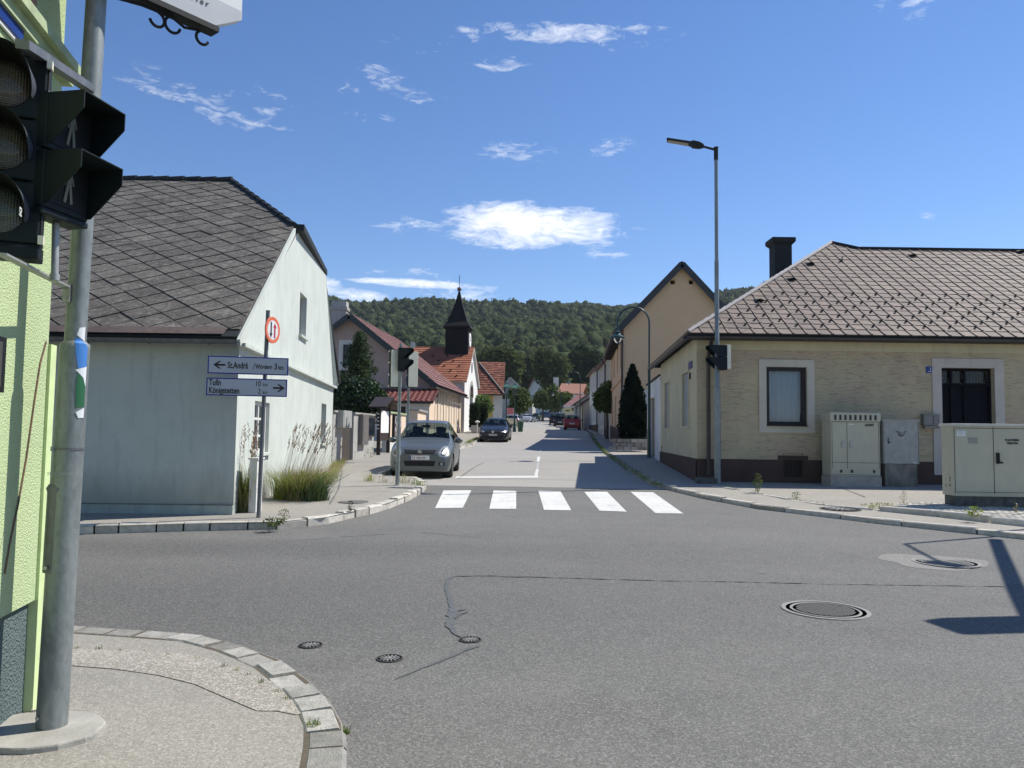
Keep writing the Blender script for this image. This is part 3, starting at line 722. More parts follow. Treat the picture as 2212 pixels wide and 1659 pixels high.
# ------------------------------------------------------------------ manhole covers
def manhole(px, py, r, pattern, label, dz=0.0, group=None, tilt=0):
    g = G(px, py, dz); z = .006+dz
    t = thing('manhole_cover', label, 'manhole cover', (g.x, g.y, hg(g.y)+z), tilt, group)
    mb = MB(); mb.lathe((0, 0, 0), [(r*.9, .0), (r*.91, .004), (r, .003), (r*1.005, -.006)], 36)
    mb.build('frame', M_hub if pattern == 'hub' else M_iron2, t, local=True)
    mb = MB(); mb.lathe((0, 0, 0), [(0.0001, .0), (r*.905, .0)], 36)
    mb.build('plate', M_hub if pattern == 'hub' else M_iron, t, local=True); mb = MB()
    if pattern == 'bars':
        n = 13
        for i in range(n):
            x = -r*.62+i*r*1.24/(n-1); h = sqrt(max(0, (r*.66)**2-x*x))
            if h > .03: mb.box((x, 0, .0), (r*.035, 2*h, .008))
        mb.lathe((0, 0, 0), [(r*.74, .0), (r*.75, .004), (r*.80, .004), (r*.81, .0)], 36)
    elif pattern == 'grid':
        for i in range(9):
            x = -r*.72+i*r*1.44/8; h = sqrt(max(0, (r*.8)**2-x*x))
            mb.box((x, 0, .0), (r*.05, 2*h, .008)); mb.box((0, x, .0), (2*h, r*.05, .007))
    else:
        for k in range(14):
            a = 2*pi*k/14; R = Matrix.Rotation(a, 3, 'Z')
            mb.box(R @ Vector((r*.55, 0, .0)), (r*.45, r*.09, .008), a)
        mb.box((0, 0, .001), (r*.34, r*.3, .008)); mb.lathe((0, 0, 0), [(r*.28, .0), (r*.29, .004), (r*.33, .004), (r*.34, .0)], 24)
    mb.build('raised_pattern', M_iron2, t, local=True)
    
    return t
manhole(1783, 1321, .375, 'bars', 'large round manhole cover with parallel bars in the middle of the road', tilt=.2)
manhole(2043, 1216, .375, 'grid', 'large round gridded manhole cover ringed by pale patched asphalt, crossed by a shadow', tilt=.5)
manhole(671, 1398, .085, 'hub', 'small round valve cover in the road nearest the left pavement', tilt=.4)
manhole(1016, 1386, .085, 'hub', 'small round valve cover where the tar seams meet')
manhole(842, 1424, .09, 'hub', 'small round valve cover in the road between the two others', tilt=1)
manhole(1815, 1100, .36, 'hub', 'round manhole cover set in the right pavement before the ochre house', dz=KR)
manhole(764, 1085, .28, 'grid', 'flat round manhole cover in the left pavement beside the grass', dz=KERB)
pt = MB()
cpt = G(2043, 1216)
ring = []
for k in range(28):
    a = 2*pi*k/28; e = 1+.12*sin(3*a+1)+.05*sin(7*a); ring.append((cpt.x-.12+.62*e*cos(a), cpt.y+.05+.50*e*sin(a)))
pt.poly([(x, y, hg(y)+.0025) for x, y in ring]); tag(pt.build('asphalt_patch', M_roadpatch), kind='structure')
# ------------------------------------------------------------------ helpers for buildings
def hitwall(px, py, O, U):               # where the ray meets a vertical wall: (u along it, z)
    O, U = Vector(O), Vector(U).normalized(); N = Vector((U.y, -U.x, 0)); d = ray(px, py)
    t = (Vector((O.x, O.y, 0))-Vector((EYE.x, EYE.y, 0))).dot(N)/Vector((d.x, d.y, 0)).dot(N)
    p = EYE+d*t; return (p-Vector((O.x, O.y, 0))).dot(U), p.z
def hitplane(px, py, A, n):
    d = ray(px, py); t = (Vector(A)-EYE).dot(n)/d.dot(n); return EYE+d*t
def wrect(O, U, x0, y0, x1, y1):         # photo rectangle -> (u0, u1, z0, z1) on a wall
    a = hitwall(x0, (y0+y1)/2, O, U)[0]; b = hitwall(x1, (y0+y1)/2, O, U)[0]
    zt = hitwall((x0+x1)/2, y0, O, U)[1]; zb = hitwall((x0+x1)/2, y1, O, U)[1]
    return (min(a, b), max(a, b), zb, zt)
def window(parent, O, U, r, inset, frame=M_darkbrown, fw=.06, mull=1, trans=0, sill=None, pane=M_glass, name='window', back=True, curtain=False, proud=0):
    O = Vector((O[0], O[1], 0)); U = Vector(U).normalized(); Z = Vector((0, 0, 1)); N = U.cross(Z)
    a, b, c, d = r; mb = MB()
    M3 = Matrix((U, -N, Z)).transposed()
    def bx(m, u0, u1, z0, z1, n0, n1): m.box(O+U*(u0+u1)/2+Z*(z0+z1)/2+N*(n0+n1)/2, (abs(u1-u0), abs(n1-n0), abs(z1-z0)), M=M3)
    n0, n1 = -inset, -inset+.06
    bx(mb, a+.003, a+fw, c+.003, d-.003, n0, n1); bx(mb, b-fw, b-.003, c+.003, d-.003, n0, n1)
    bx(mb, a+fw, b-fw, c+.003, c+fw, n0, n1-.003); bx(mb, a+fw, b-fw, d-fw, d-.003, n0, n1-.003)
    for i in range(1, mull+1):
        if mull < 2: break
        x = a+(b-a)*i/mull
        if i < mull: bx(mb, x-fw*.45, x+fw*.45, c+fw, d-fw, n0, n1-.006)
    for i in range(1, trans+1):
        z = c+(d-c)*i/(trans+1); bx(mb, a+fw, b-fw, z-fw*.3, z+fw*.3, n0+.01, n1-.009)
    wo = mb.build(name, frame, parent)
    g = MB(); k = -inset+.02
    g.poly([O+U*(a+fw*.8)+Z*(c+fw*.8)+N*k, O+U*(b-fw*.8)+Z*(c+fw*.8)+N*k, O+U*(b-fw*.8)+Z*(d-fw*.8)+N*k, O+U*(a+fw*.8)+Z*(d-fw*.8)+N*k])
    g.build('pane', pane, wo)
    if back:
        r0 = MB(); bx(r0, a+.002, b-.002, c+.002, d-.002, -inset-.30, -inset-.28); r0.build('dark_room', M_room, wo)
    if curtain:
        cm = MB(); n = 24; q = []
        for i in range(n+1):
            u = a+fw+(b-a-2*fw)*i/n; q.append(O+U*u+N*(-inset-.10-.012*(i % 2)))
        cm.add([p+Z*c for p in q]+[p+Z*d for p in q], [(i, i+1, n+2+i, n+1+i) for i in range(n)]); cm.build('net_curtain', M_curtain, wo)
    if sill:
        s = MB(); bx(s, a-.05, b+.05, c-.05, c-.004, -.02, .07); s.build('sill', sill, wo)
    return wo
def surround(parent, O, U, r, w, mat, out=.03, name='window_surround', bottom=True):
    O = Vector((O[0], O[1], 0)); U = Vector(U).normalized(); Z = Vector((0, 0, 1)); N = U.cross(Z); M3 = Matrix((U, -N, Z)).transposed(); mb = MB()
    a, b, c, d = r
    def bx(u0, u1, z0, z1): mb.box(O+U*(u0+u1)/2+Z*(z0+z1)/2+N*(out/2-.002), (u1-u0, out+.004, z1-z0), M=M3)
    bx(a-w, a, c-(w if bottom else 0), d+w); bx(b, b+w, c-(w if bottom else 0), d+w); bx(a, b, d, d+w)
    if bottom: bx(a, b, c-w, c)
    return mb.build(name, mat, parent)
def gutter(parent, pts, r=.06, mat=M_galv_d, name='gutter'):
    mb = MB(); pts = [Vector(p) for p in pts]; n = 8
    for a, b in zip(pts, pts[1:]):
        d = (b-a).normalized(); s = d.cross(Vector((0, 0, 1))).normalized(); vs = []
        for q in (a, b):
            for k in range(n+1):
                t = pi+pi*k/n; vs.append(q+s*cos(t)*r+Vector((0, 0, 1))*sin(t)*r)
            for k in range(n+1):
                t = 2*pi-pi*k/n; vs.append(q+s*cos(t)*r*.86+Vector((0, 0, 1))*sin(t)*r*.86)
        m = 2*n+2; mb.add(vs, [(k, (k+1) % m, m+(k+1) % m, m+k) for k in range(m)]+[tuple(range(m))[::-1], tuple(range(m, 2*m))])
    return mb.build(name, mat, parent, smooth=40)
def strip3(parent, a, b, w, h, mat, name, up=Vector((0, 0, 1)), mb=None):
    """bar from a to b, w thick sideways, h high"""
    own = mb is None; mb = mb or MB(); a, b = Vector(a), Vector(b); d = (b-a); L = d.length; d.normalize(); s = d.cross(up).normalized(); u = s.cross(d)
    mb.box((a+b)/2, (w, L, h), M=Matrix((s, d, u)).transposed())
    return mb.build(name, mat, parent) if own else mb
# ------------------------------------------------------------------ pale mint house on the left corner
def mint_house():
    X0 = P(510, 930, 12.1).x; s = -.1036; Y0, Yf = 12.1, 23.8
    h = thing('gabled_house', 'pale mint plastered house with a steep mossy grey diamond tiled roof on the left corner', 'house', (X0, Y0, hg(Y0)))
    U = Vector((s, 1, 0)).normalized(); L = (Yf-Y0)*sqrt(1+s*s); O = Vector((X0, Y0, 0)); N = Vector((U.y, -U.x, 0)); Z = Vector((0, 0, 1))
    ze = 2.92
    E1 = Vector((X0+.06, Y0-.28, ze+.06)); R1 = P(500, 392, 20.1)
    k = (R1.z-E1.z)/(20.1-E1.y); n1 = Vector((0, -k, 1)).normalized()
    H1 = hitplane(634, 489, E1, n1); E0 = Vector((-16, E1.y, E1.z))
    R0 = Vector((-16, 20.1, R1.z))
    zh = H1.z; yh2 = 21.6; H2 = P(693, 567, yh2); H2.z = zh
    E2 = O+U*(L+.12)+N*.12+Z*(ze+.12)
    # walls
    mb = MB()
    uh1 = (H1-O).dot(U); uh2 = (H2-O).dot(U)-.1
    w_up = wrect(O, U, 647, 636, 662, 728); w_n = wrect(O, U, 549, 868, 581, 978); w_f = wrect(O, U, 693.5, 872, 704, 958)
    wall(mb, O, U, [(0, 0), (L, 0), (L, ze), (uh2, zh-.12), (uh1+.12, zh-.1), (0.0, ze-.02)], [w_up, w_n, w_f], .22)
    wall(mb, (-16, Y0, 0), (1, 0, 0), [(0, 0), (X0+16, 0), (X0+16, ze), (0, ze)])
    wall(mb, O+U*L, (-1, s, 0), [(0, 0), (12, 0), (12, ze), (0, ze)])
    mb.build('wall', M_white, h)
    pl = MB(); pl.box(((X0-16)/2, Y0-.012, .21), (X0+16, .04, .30)); pl.build('plinth', M_mint_plinth, h)
    fl = MB(); fl.box(((X0-16)/2, Y0-.015, .365), (X0+16, .05, .012)); fl.build('plinth_flashing', M_galv_d, h)
    led = MB(); led.box(O+U*(L/2)+N*.045+Z*(ze-.04), (.13, L+.1, .055), M=Matrix((N, U, Z)).transposed()); led.build('cornice', M_white, h)
    window(h, O, U, w_up, .18, M_greyw, .05, pane=M_glassd, sill=M_white)
    window(h, O, U, w_n, .12, M_offw, .07, mull=2, trans=2, pane=M_glassd, sill=M_white); window(h, O, U, w_f, .2, M_offw, .06, pane=M_glassd, sill=M_white)
    # roof
    rf = MB()
    rim = R1+Vector((.0, 0, 0))
    slab(rf, [E0, E1, H1, R1, R0], .10); slab(rf, [R1, H1, H2], .10)
    slab(rf, [R1, H2, E2, E2+Vector((-12, 0, 0)), R0+Vector((0, .01, 0))], .10)
    roof = rf.build('roof', M_char, h)
    hs = E1+Vector((0, 1, k))*.20
    E0b, E1b = E0+Vector((0, 1, k))*.2, E1+Vector((0, 1, k))*.2+(H1-E1)*0
    E1b = E1+(H1-E1)*(.2/(H1.y-E1.y))
    up = n1*.006
    t1 = tiles([p+up for p in (E0b, E1b, H1, R1, R0)], .66, .60, 'diamond', .020, 3, .005); t1.build('slate_covering', M_slate, roof)
    n2 = (H1-R1).cross(H2-R1).normalized(); n2 = n2 if n2.z > 0 else -n2
    tiles([p+n2*.006 for p in (H1, H2, R1)], .3, .2, 'flat', .02, 4, .004).build('hip_covering', M_slate, roof)
    ev = MB(); r = random.Random(2); x = -16
    while x < X0-.42:
        wv = .36; ev.box((x+wv/2, E1.y+.10, E1.z+.10*k+.035), (wv-.012, .235, .01), M=Matrix.Rotation(math.atan(k), 3, 'X')); x += wv
    ev.build('eave_course', pm('brown eave slates', (.12, .085, .07), (.08, .06, .052), .8, ns=9, island=.15), roof)
    rd = MB()
    for a, b, rr in ((R0, R1, .11), (R1, H1, .08), (R1, H2, .11)):
        n = max(1, int((b-a).length/.42))
        for i in range(n):
            p, q = a+(b-a)*(i/n), a+(b-a)*((i+1.06)/n); rd.tube([p+Z*.01, q+Z*.03], [rr*.9, rr], 8)
    rd.build('ridge_caps', M_char, roof)
    # verge boards and soffits
    vb = MB()
    strip3(h, E1-Z*.10+N*.03, H1-Z*.10+N*.03, .05, .12, M_white, 'v', mb=vb)
    vb.build('verge_board', M_white, h)
    sf = MB(); W = lambda u, z: O+U*u+Z*z
    a1, a2 = H1-Z*.12+N*.02, H2-Z*.12
    sf.poly([a1, a2, W(uh2, zh-.22), W(uh1+.1, zh-.22)]); sf.poly([a2, E2-Z*.12, W(L, ze-.02), W(uh2, zh-.22)])
    sf.build('soffit', M_white, h)
    vb2 = MB(); strip3(h, H2-Z*.07, E2-Z*.07, .04, .10, M_white, 'v', mb=vb2); vb2.build('verge_board', M_white, h)
    gutter(h, [(-16, E1.y-.05, E1.z-.04), (X0+.10, E1.y-.05, E1.z-.06)], .068)
    x = X0-.35
    while x > -9: br = MB(); br.tube([(x, E1.y+.1, E1.z-.0), (x, E1.y+.05, E1.z-.1), (x, E1.y-.05, E1.z-.14), (x, E1.y-.13, E1.z-.06)], .008, 5); br.build('gutter_bracket', M_galv_d, h); x -= .93
    # rafter ends poking through under the hip
    fb = MB(); strip3(h, H1+N*.10-Z*.02, H2+N*.06-Z*.02, .26, .15, M_char, 'x', mb=fb); strip3(h, H2+N*.06-Z*.01, E2+N*.03-Z*.01, .10, .10, M_char, 'x', mb=fb); fb.build('hip_eave', M_char, roof)
    for f in (.12, .5): rb = MB(); q = H1+(H2-H1)*f-Z*.2; rb.box(q-N*.05, (.2, .14, .12), .3); rb.build('rafter_end', M_darkwood, h)
    # slim utility pillar against the gable wall
    g = G(547, 1108, KERB)
    u = thing('utility_pillar', 'slim white meter pillar against the mint gable wall behind the sign pole', 'utility pillar', (g.x, g.y, g.z))
    b = MB(); b.box((g.x-.02, g.y+.14, g.z+.42), (.12, .30, .84)); b.build('body', M_offw, u, bevel=.006)
    b = MB(); b.box((g.x-.02, g.y+.14, g.z+.855), (.16, .34, .03)); b.build('cap', M_offw, u)
mint_house()
# ------------------------------------------------------------------ lime green corner house, near left
def lime_house():
    Yc = 4.0; Xc = P(68, 1450, Yc).x; U = Vector((-.202, 1, 0)).normalized(); N = Vector((U.y, -U.x, 0)); Z = Vector((0, 0, 1)); L = 8.0
    O = Vector((Xc, Yc, 0))-U*L
    h = thing('corner_house', 'lime green roughcast house filling the left edge behind the traffic signals', 'house', (Xc, Yc, 0))
    zp = hitwall(62, 1303, O, U)[1]; zl = hitwall(140, 160, O, U)[1]
    mb = MB(); wall(mb, O, U, [(0, zp), (L, zp), (L, 7.5), (0, 7.5)]); wall(mb, O+U*L, (-1, -.2, 0), [(0, 0), (9, 0), (9, 7.5), (0, 7.5)])
    mb.poly([O+Z*zp, O+U*L+Z*zp, O+U*L+Z*zp-N*.03, O+Z*zp-N*.03]); mb.build('wall', M_lime, h)
    pb = MB(); wall(pb, O-N*.03, U, [(0, 0), (L, 0), (L, zp), (0, zp)]); pb.build('plinth', M_grey_plinth, h)
    tb = MB(); M3 = Matrix((N, U, Z)).transposed()
    tb.box(O+U*(L+.035)+N*-.01+Z*1.02, (.05, .075, 1.92), M=M3); tb.build('corner_trim', M_lime_trim, h)
    lb = MB(); lb.box(O+U*(L/2+.02)+N*.03+Z*(zl+.02), (.10, L+.12, .05), M=M3); lb.box(O+U*(L/2+.01)+N*.012+Z*(zl-.035), (.06, L+.06, .06), M=M3); lb.build('string_course', M_ledge, h)
    # a weathered painted panel above the string course: soft earth tones only
    mt, t, b = newmat('faded wall painting'); co = objco(t)
    t.put(b.inputs['Base Color'], t.ramp(t.noise(co, 5, 5, .7, dist=1.5), [(.3, (.10, .045, .03)), (.45, (.30, .22, .17)), (.55, (.34, .15, .09)), (.7, (.38, .36, .33))])); b.inputs['Roughness'].default_value = .9
    u0, z0 = hitwall(18, 20, O, U); u1, z1 = hitwall(72, 76, O, U)
    pn = MB(); pn.poly([O+U*(u0-1.1)+Z*(zl+.06)+N*.008, O+U*u1+Z*(zl+.06)+N*.008, O+U*(u1+.0)+Z*(zl+.5)+N*.008, O+U*(u1-.06)+Z*(zl+1.2)+N*.008, O+U*(u0-1.1)+Z*(zl+1.2)+N*.008])
    pn.build('wall_painting', mt, h)
    cb = MB(); pts = [(98, 738), (85, 785), (72, 870), (55, 990), (38, 1085), (20, 1170), (8, 1240)]
    cb.tube([O+U*hitwall(x, y, O, U)[0]+Z*hitwall(x, y, O, U)[1]+N*.004 for x, y in pts], .0045, 5); cb.build('cable', M_rust, h)
    rf = MB(); rf.bbox((Xc-9, -5, 7.5), (Xc+1.2, 4.4, 7.65)); rf.build('roof', M_char, h)
    # blue street name plate, mostly hidden by the signal
    u1, z1 = hitwall(38, 97, O, U)
    st = thing('street_name_plate', 'blue enamel street name plate with white border on the lime wall behind the signal', 'street sign', O+U*u1+Z*z1)
    a = MB(); a.box(O+U*(u1-.3)+Z*(z1+.1)+N*.012, (.012, .62, .22), M=M3); a.build('border', M_txtw, st)
    a = MB(); a.box(O+U*(u1-.3)+Z*(z1+.1)+N*.02, (.012, .585, .185), M=M3); a.build('plate', M_blue, st)
    mbx = thing('notice_box', 'black notice box at the left edge on the lime wall beside the pole shadow', 'notice box', O+U*hitwall(4, 800, O, U)[0]+Z*1.6)
    u2, z2 = hitwall(5, 732, O, U); u3, z3 = hitwall(5, 850, O, U)
    a = MB(); a.box(O+U*(u2-.21)+Z*(z2+z3)/2+N*.02, (.05, .30, z2-z3), M=M3); a.build('case', M_black, mbx, bevel=.004)
    a = MB(); a.box(O+U*(u2-.22)+Z*((z2+z3)/2)+N*.047, (.004, .22, (z2-z3)*.8), M=M3); a.build('notice', M_cabgap, mbx)
    # hanging lit sign box on a scrolled bracket
    A = P(515, 48, 4.3); D = Vector((-.62, -.78, 0)).normalized()   # the box runs back towards the wall
    s = thing('hanging_sign', 'white hexagonal hanging beer sign on black scroll ironwork above the pavement', 'hanging sign', A)
    c1 = P(514, 0, 4.3); zc = A.z; W = Vector((-D.y, D.x, 0))
    zt = zc+.75
    def sg(u, z): return A+D*u+Z*(z-zc)
    zc2 = zc-.10; prof = [(0, zc+.0), (0.16, zc2), (1.0, zc2), (1.16, zc), (1.16, zt), (1.0, zt+.1), (.16, zt+.1), (0, zt)]
    b = MB(); b.extrude([sg(u, z)-W*.035 for u, z in prof], W*.07); b.build('sign_box', M_signwb, s, bevel=.004)
    NF = W if W.dot(EYE-A) > 0 else -W
    b = MB(); b.poly([sg(.0, zc+.05)+NF*.0365, sg(1.16, zc+.05)+NF*.0365, sg(1.16, zc)+NF*.0365, sg(1.0, zc2)+NF*.0365, sg(.16, zc2)+NF*.0365, sg(0, zc)+NF*.0365]); b.build('grey_band', pm('sign grey', (.50, .51, .53), (.46, .47, .49), .4), s)
    b = MB()
    for u0, u1 in ((.14, 1.02),): b.box(sg((u0+u1)/2, zc2-.018), (.085, u1-u0, .03), M=Matrix((W, D, Z)).transposed())
    b.build('bottom_tray', M_black, s)
    Ut = -D if NF.cross(Z).dot(D) < 0 else D
    letters('B i e r', .044, M_txtk, s, sg(.205, zc2+.085)+NF*.038, -D, Z, NF, 'RIGHT', 1.0)
    ir = MB()
    def scroll(u, z, r, a0, a1, n=12): return [sg(u+r*cos(a0+(a1-a0)*i/n), z+r*sin(a0+(a1-a0)*i/n)) for i in range(n+1)]
    zz = zc2-.04
    ir.tube(scroll(.385, zz-.045, .042, pi*.45, -pi*.95), .008, 6); ir.tube(scroll(.215, zz-.045, .036, pi*.35, -pi*.9), .008, 6); ir.tube(scroll(.47, zz-.05, .04, pi*.55, pi*1.9), .008, 6)
    ir.tube([sg(.23, zz-.008), sg(.32, zz-.03), sg(.39, zz-.003), sg(.55, zz-.01), sg(.7, zz-.035), sg(.85, zz+.0), sg(.97, zz-.005)], .008, 6)
    ir.tube(scroll(1.0, zz-.06, .055, pi*.4, pi*1.75), .008, 6); ir.tube(scroll(1.17, zz-.05, .055, pi*.9, -pi*.8), .008, 6)
    ir.tube([sg(1.11, zz-.03), sg(1.2, zz+.06), sg(1.5, zz+.1), sg(2.6, zz+.12)], .009, 6)
    ir.build('scroll_bracket', M_black, s)
lime_house()
# ------------------------------------------------------------------ traffic signals
def lens_signal(parent, n, sp, w, d, lensr, visor, housing=M_blackgloss, back=None, names='housing'):
    """n round aspects stacked, front towards -y, bottom at z = 0"""
    H = n*sp; b = MB()
    for i in range(n): b.box((0, d/2, sp*(i+.5)), (w, d, sp-.006))
    b.box((0, d*.5, H+.008), (w*.96, d*.9, .02)); b.box((0, d*.5, -.008), (w*1.02, d*.95, .02)); b.build(names, housing, parent, local=True, bevel=.008)
    if back:
        q = MB(); q.box((0, d+.015, H/2), (w*1.02, .03, H)); q.build('back_shell', back, parent, local=True, bevel=.01)
    for s in (-1, 1):
        e = MB(); e.tube([(s*(w/2+.004), .012, .0), (s*(w/2+.004), .012, H)], .006, 6); e.build('edge_strip', M_visor, parent, local=True)
    for i in range(n+1): cl = MB(); cl.box((w/2+.006, .008, min(max(sp*i, .02), H-.02)), (.02, .035, .035)); cl.build('hinge_clip', M_creampl, parent, local=True)
    for i in range(n):
        c = Vector((0, 0, sp*(i+.5))); A = Matrix(((1, 0, 0), (0, 0, -1), (0, 1, 0)))
        ln = MB(); ln.lathe(c, [(lensr, -.004), (lensr*.96, .008), (lensr*.6, .020), (lensr*.2, .025), (.0001, .0255)], 28, ax=A)
        o = ln.build('lens', LENS_COL[i % 3], parent, smooth=True, local=True)
        v = MB(); k = 22; R = lensr*1.12; a0, a1 = -.42, pi+.42; ring = []
        for j in range(k+1):
            a = a0+(a1-a0)*j/k; f = max(0.0, min(1.0, (sin(a)+.35)/1.0)); ln_ = visor*(.16+.84*f**.8)
            ring.append((a, ln_))
        vs = []
        for rr in (R, R-.004):
            for a, l in ring: vs.append(c+Vector((rr*cos(a), -.0, rr*sin(a))))
            for a, l in ring: vs.append(c+Vector((rr*.97*cos(a), -l, rr*.97*sin(a))))
        m = k+1; fs = [(j, j+1, m+j+1, m+j) for j in range(k)]+[(2*m+j, 3*m+j, 3*m+j+1, 2*m+j+1) for j in range(k)]+[(m+j, m+j+1, 3*m+j+1, 3*m+j) for j in range(k)]
        v.add(vs, fs[:k], 0); v.f += [tuple(i+len(v.v)-len(vs) for i in f) for f in fs[k:]]; v.m += [1]*(len(fs)-k); v.build('visor', [M_hood, M_black], o, smooth=60, local=True)
def lensm(name, c):
    mt, t, b = newmat(name); co = objco(t); wv = t.n.new('ShaderNodeTexWave'); wv.bands_direction = 'Z'; wv.inputs['Scale'].default_value = 38; t.put(wv.inputs[0], co)
    wx = t.n.new('ShaderNodeTexWave'); wx.bands_direction = 'X'; wx.inputs['Scale'].default_value = 30; t.put(wx.inputs[0], co)
    t.put(b.inputs['Base Color'], t.mix(t.math('MULTIPLY', wv.outputs[0], .8), C3(*c), C3(*(x*.3 for x in c)))); b.inputs['Roughness'].default_value = .25; b.inputs['Coat Weight'].default_value = .5
    bump(t, b, t.math('ADD', wv.outputs[0], wx.outputs[0]), .5, .004); return mt
LENS_COL = [lensm('dark green lens', (.07, .085, .08)), lensm('dark amber lens', (.085, .08, .065)), lensm('dark red lens', (.10, .08, .07))]
M_dimfig = pm('unlit figure', (.20, .20, .15), (.16, .16, .12), .5)
M_hood = pm('lit hood outside', (.05, .06, .075), (.065, .075, .09), .55, ns=5)  # light on the visor's outer face put into its colour; inside stays black
def walker(parent, c, h, name='walking_figure'):
    b = MB(); s = h; Y = c[1]
    def q(pts): b.extrude([(c[0]+x*s, Y, c[2]+z*s) for x, z in pts], (0, -.004, 0))
    q([(.06*cos(2*pi*k/10), .43+.07*sin(2*pi*k/10)) for k in range(10)]); q([(-.07, .34), (.08, .34), (.07, .05), (-.07, .05)])
    q([(-.07, .06), (.01, .06), (-.09, -.45), (-.17, -.42)]); q([(-.01, .06), (.07, .06), (.13, -.42), (.06, -.45)])
    q([(-.07, .34), (-.05, .30), (-.11, .0), (-.15, .01)]); q([(.08, .34), (.05, .30), (.12, .02), (.16, .04)])
    b.build(name, M_dimfig, parent, local=True)
def ped_signal(parent, sp, w, d, visor, n=2, housing=M_blackgloss):
    b = MB()
    for i in range(n): b.box((0, d/2, sp*(i+.5)), (w, d, sp-.006))
    b.box((0, d*.5, -.012), (w*1.03, d*1.02, .03)); b.build('housing', housing, parent, local=True, bevel=.008)
    for i in range(n):
        z0, z1 = sp*i+.015, sp*(i+1)-.012; hw = w/2-.004
        l = MB(); l.box((0, -.002, (z0+z1)/2), (w*.86, .006, (z1-z0)*.86)); lo = l.build('lens', M_black, parent, local=True)
        walker(lo, (0, -.006, (z0+z1)/2), (z1-z0)*.78)
        t = .005; v = MB()
        sec = visor
        for s in (-1, 1):      # slanting side panels
            v.extrude([(s*hw, 0, z0), (s*hw, -sec*.10, z0), (s*hw, -sec, z1-.075), (s*hw, -sec, z1), (s*hw, 0, z1)], (-s*t, 0, 0))
        v.extrude([(-hw+t, 0, z1), (hw-t, 0, z1), (hw-t, -sec, z1), (-hw+t, -sec, z1)], (0, 0, -t))
        v.build('visor', M_blackgloss, lo, local=True)
def near_signals():
    Yp = 3.75
    B = G(112, 1586, KERB); B = Vector((P(112, 1560, Yp).x, Yp, hg(Yp)+KERB)); T = P(208, 0, Yp+.02); ax = (T-B).normalized(); T2 = B+ax*6.2
    p = thing('signal_pole', 'thick galvanised steel signal pole on a round concrete footing, stickers on its shaft', 'pole', B)
    def pt(z): return B+ax*((z-B.z)/ax.z)
    zs = 1.55+(921-735)*Yp/F
    b = MB(); b.tube([pt(B.z-.05), pt(zs-.04), pt(zs-.015), pt(zs)], [.068, .066, .066, .0485], 28, caps=False); b.tube([pt(zs), T2], [.0485, .046], 26)
    b.build('shaft', M_galv, p, smooth=50)
    b = MB(); r = random.Random(3); ring = [((.30+r.uniform(-.012, .012))*cos(2*pi*k/30)-.05, (.235+r.uniform(-.01, .01))*sin(2*pi*k/30)-.03) for k in range(30)]
    b.extrude([(B.x+x, B.y+y, B.z-.05) for x, y in ring], (0, 0, .075)); b.build('footing', M_conc, p, bevel=.01)
    b = MB(); za, zb = 1.55-(1052-921)*Yp/F, 1.55-(1228-921)*Yp/F
    # service door collar and small parts
    q = []
    def cyl(phi, z, r): 
        c = pt(z); return c+Vector((sin(phi), -cos(phi), 0))*r
    def patch(poly, r, name, mat, n=10, px=True, parent=p):
        """shape given in photo places, laid round the shaft"""
        pts = []
        for x, y in poly:
            d = ray(x, y); z = EYE.z+d.z/d.y*Yp*.985; c = pt(z); off = (EYE.x+d.x/d.y*Yp*.985)-c.x
            pts.append(Vector((math.asin(max(-.99, min(.99, off/r))), z)))
        bm = bmesh.new(); vs = [bm.verts.new((v.x, v.y, 0)) for v in pts]; bm.faces.new(vs); bmesh.ops.triangulate(bm, faces=bm.faces[:])
        ph = [v.x for v in pts]; k = 12
        for i in range(1, k):
            a = min(ph)+(max(ph)-min(ph))*i/k; bmesh.ops.bisect_plane(bm, geom=bm.verts[:]+bm.edges[:]+bm.faces[:], plane_co=(a, 0, 0), plane_no=(1, 0, 0))
        zz = [v.y for v in pts]
        for zc_ in (zs-.042, zs-.014, zs):
            if min(zz) < zc_ < max(zz): bmesh.ops.bisect_plane(bm, geom=bm.verts[:]+bm.edges[:]+bm.faces[:], plane_co=(0, zc_, 0), plane_no=(0, 1, 0))
        for v in bm.verts:
            z = v.co.y; rr = r if z < zs-.015 else (.0485+.0015+(r-.0505)*max(0, (zs-z)/.015))
            v.co = cyl(v.co.x, z, rr)-B
        me = bpy.data.meshes.new(name); bm.to_mesh(me); bm.free(); me.materials.append(mat); auto_uv(me)
        o = bpy.data.objects.new(name, me); COL.objects.link(o); o.parent = parent; return o
    R = .0685
    patch([(164, 722), (170, 706), (180, 703), (187, 712), (187.5, 733), (176, 735)], R, 'white_sticker', M_stkw)
    patch([(160, 728), (172, 730), (192, 748), (191, 775), (180, 792), (164, 795), (161, 760)], R, 'blue_sticker', M_stk_b)
    patch([(160, 798), (176, 790), (191, 777), (190, 795), (182, 806), (187, 822), (185.5, 835), (170, 815)], R+.0006, 'white_sticker', M_stkw)
    patch([(163, 806), (175, 815), (186.5, 836), (184, 862), (170, 878), (159, 880), (160, 835)], R, 'green_sticker', M_stk_g)
    patch([(159, 890), (170, 880), (184, 866), (182, 888), (172, 902), (162, 903)], R+.0006, 'white_sticker', M_stkw)
    b = MB()
    for z in (1.55-(968-921)*Yp/F,): b.tube([pt(z-.006), pt(z+.006)], .0692, 26, caps=False)
    b.build('band_clamp', M_galv_d, p); c = pt(1.55-(968-921)*Yp/F); b = MB(); b.box(c+Vector((-.045, -.056, 0)), (.018, .012, .022), -.6); b.build('clamp_buckle', M_steel, p)
    b = MB(); zz = [za, za+.03, za+.034, za+.05]
    sl = pt(za); 
    # cover tube on the lower left of the shaft
    off = Vector((-.02, -.012, 0))
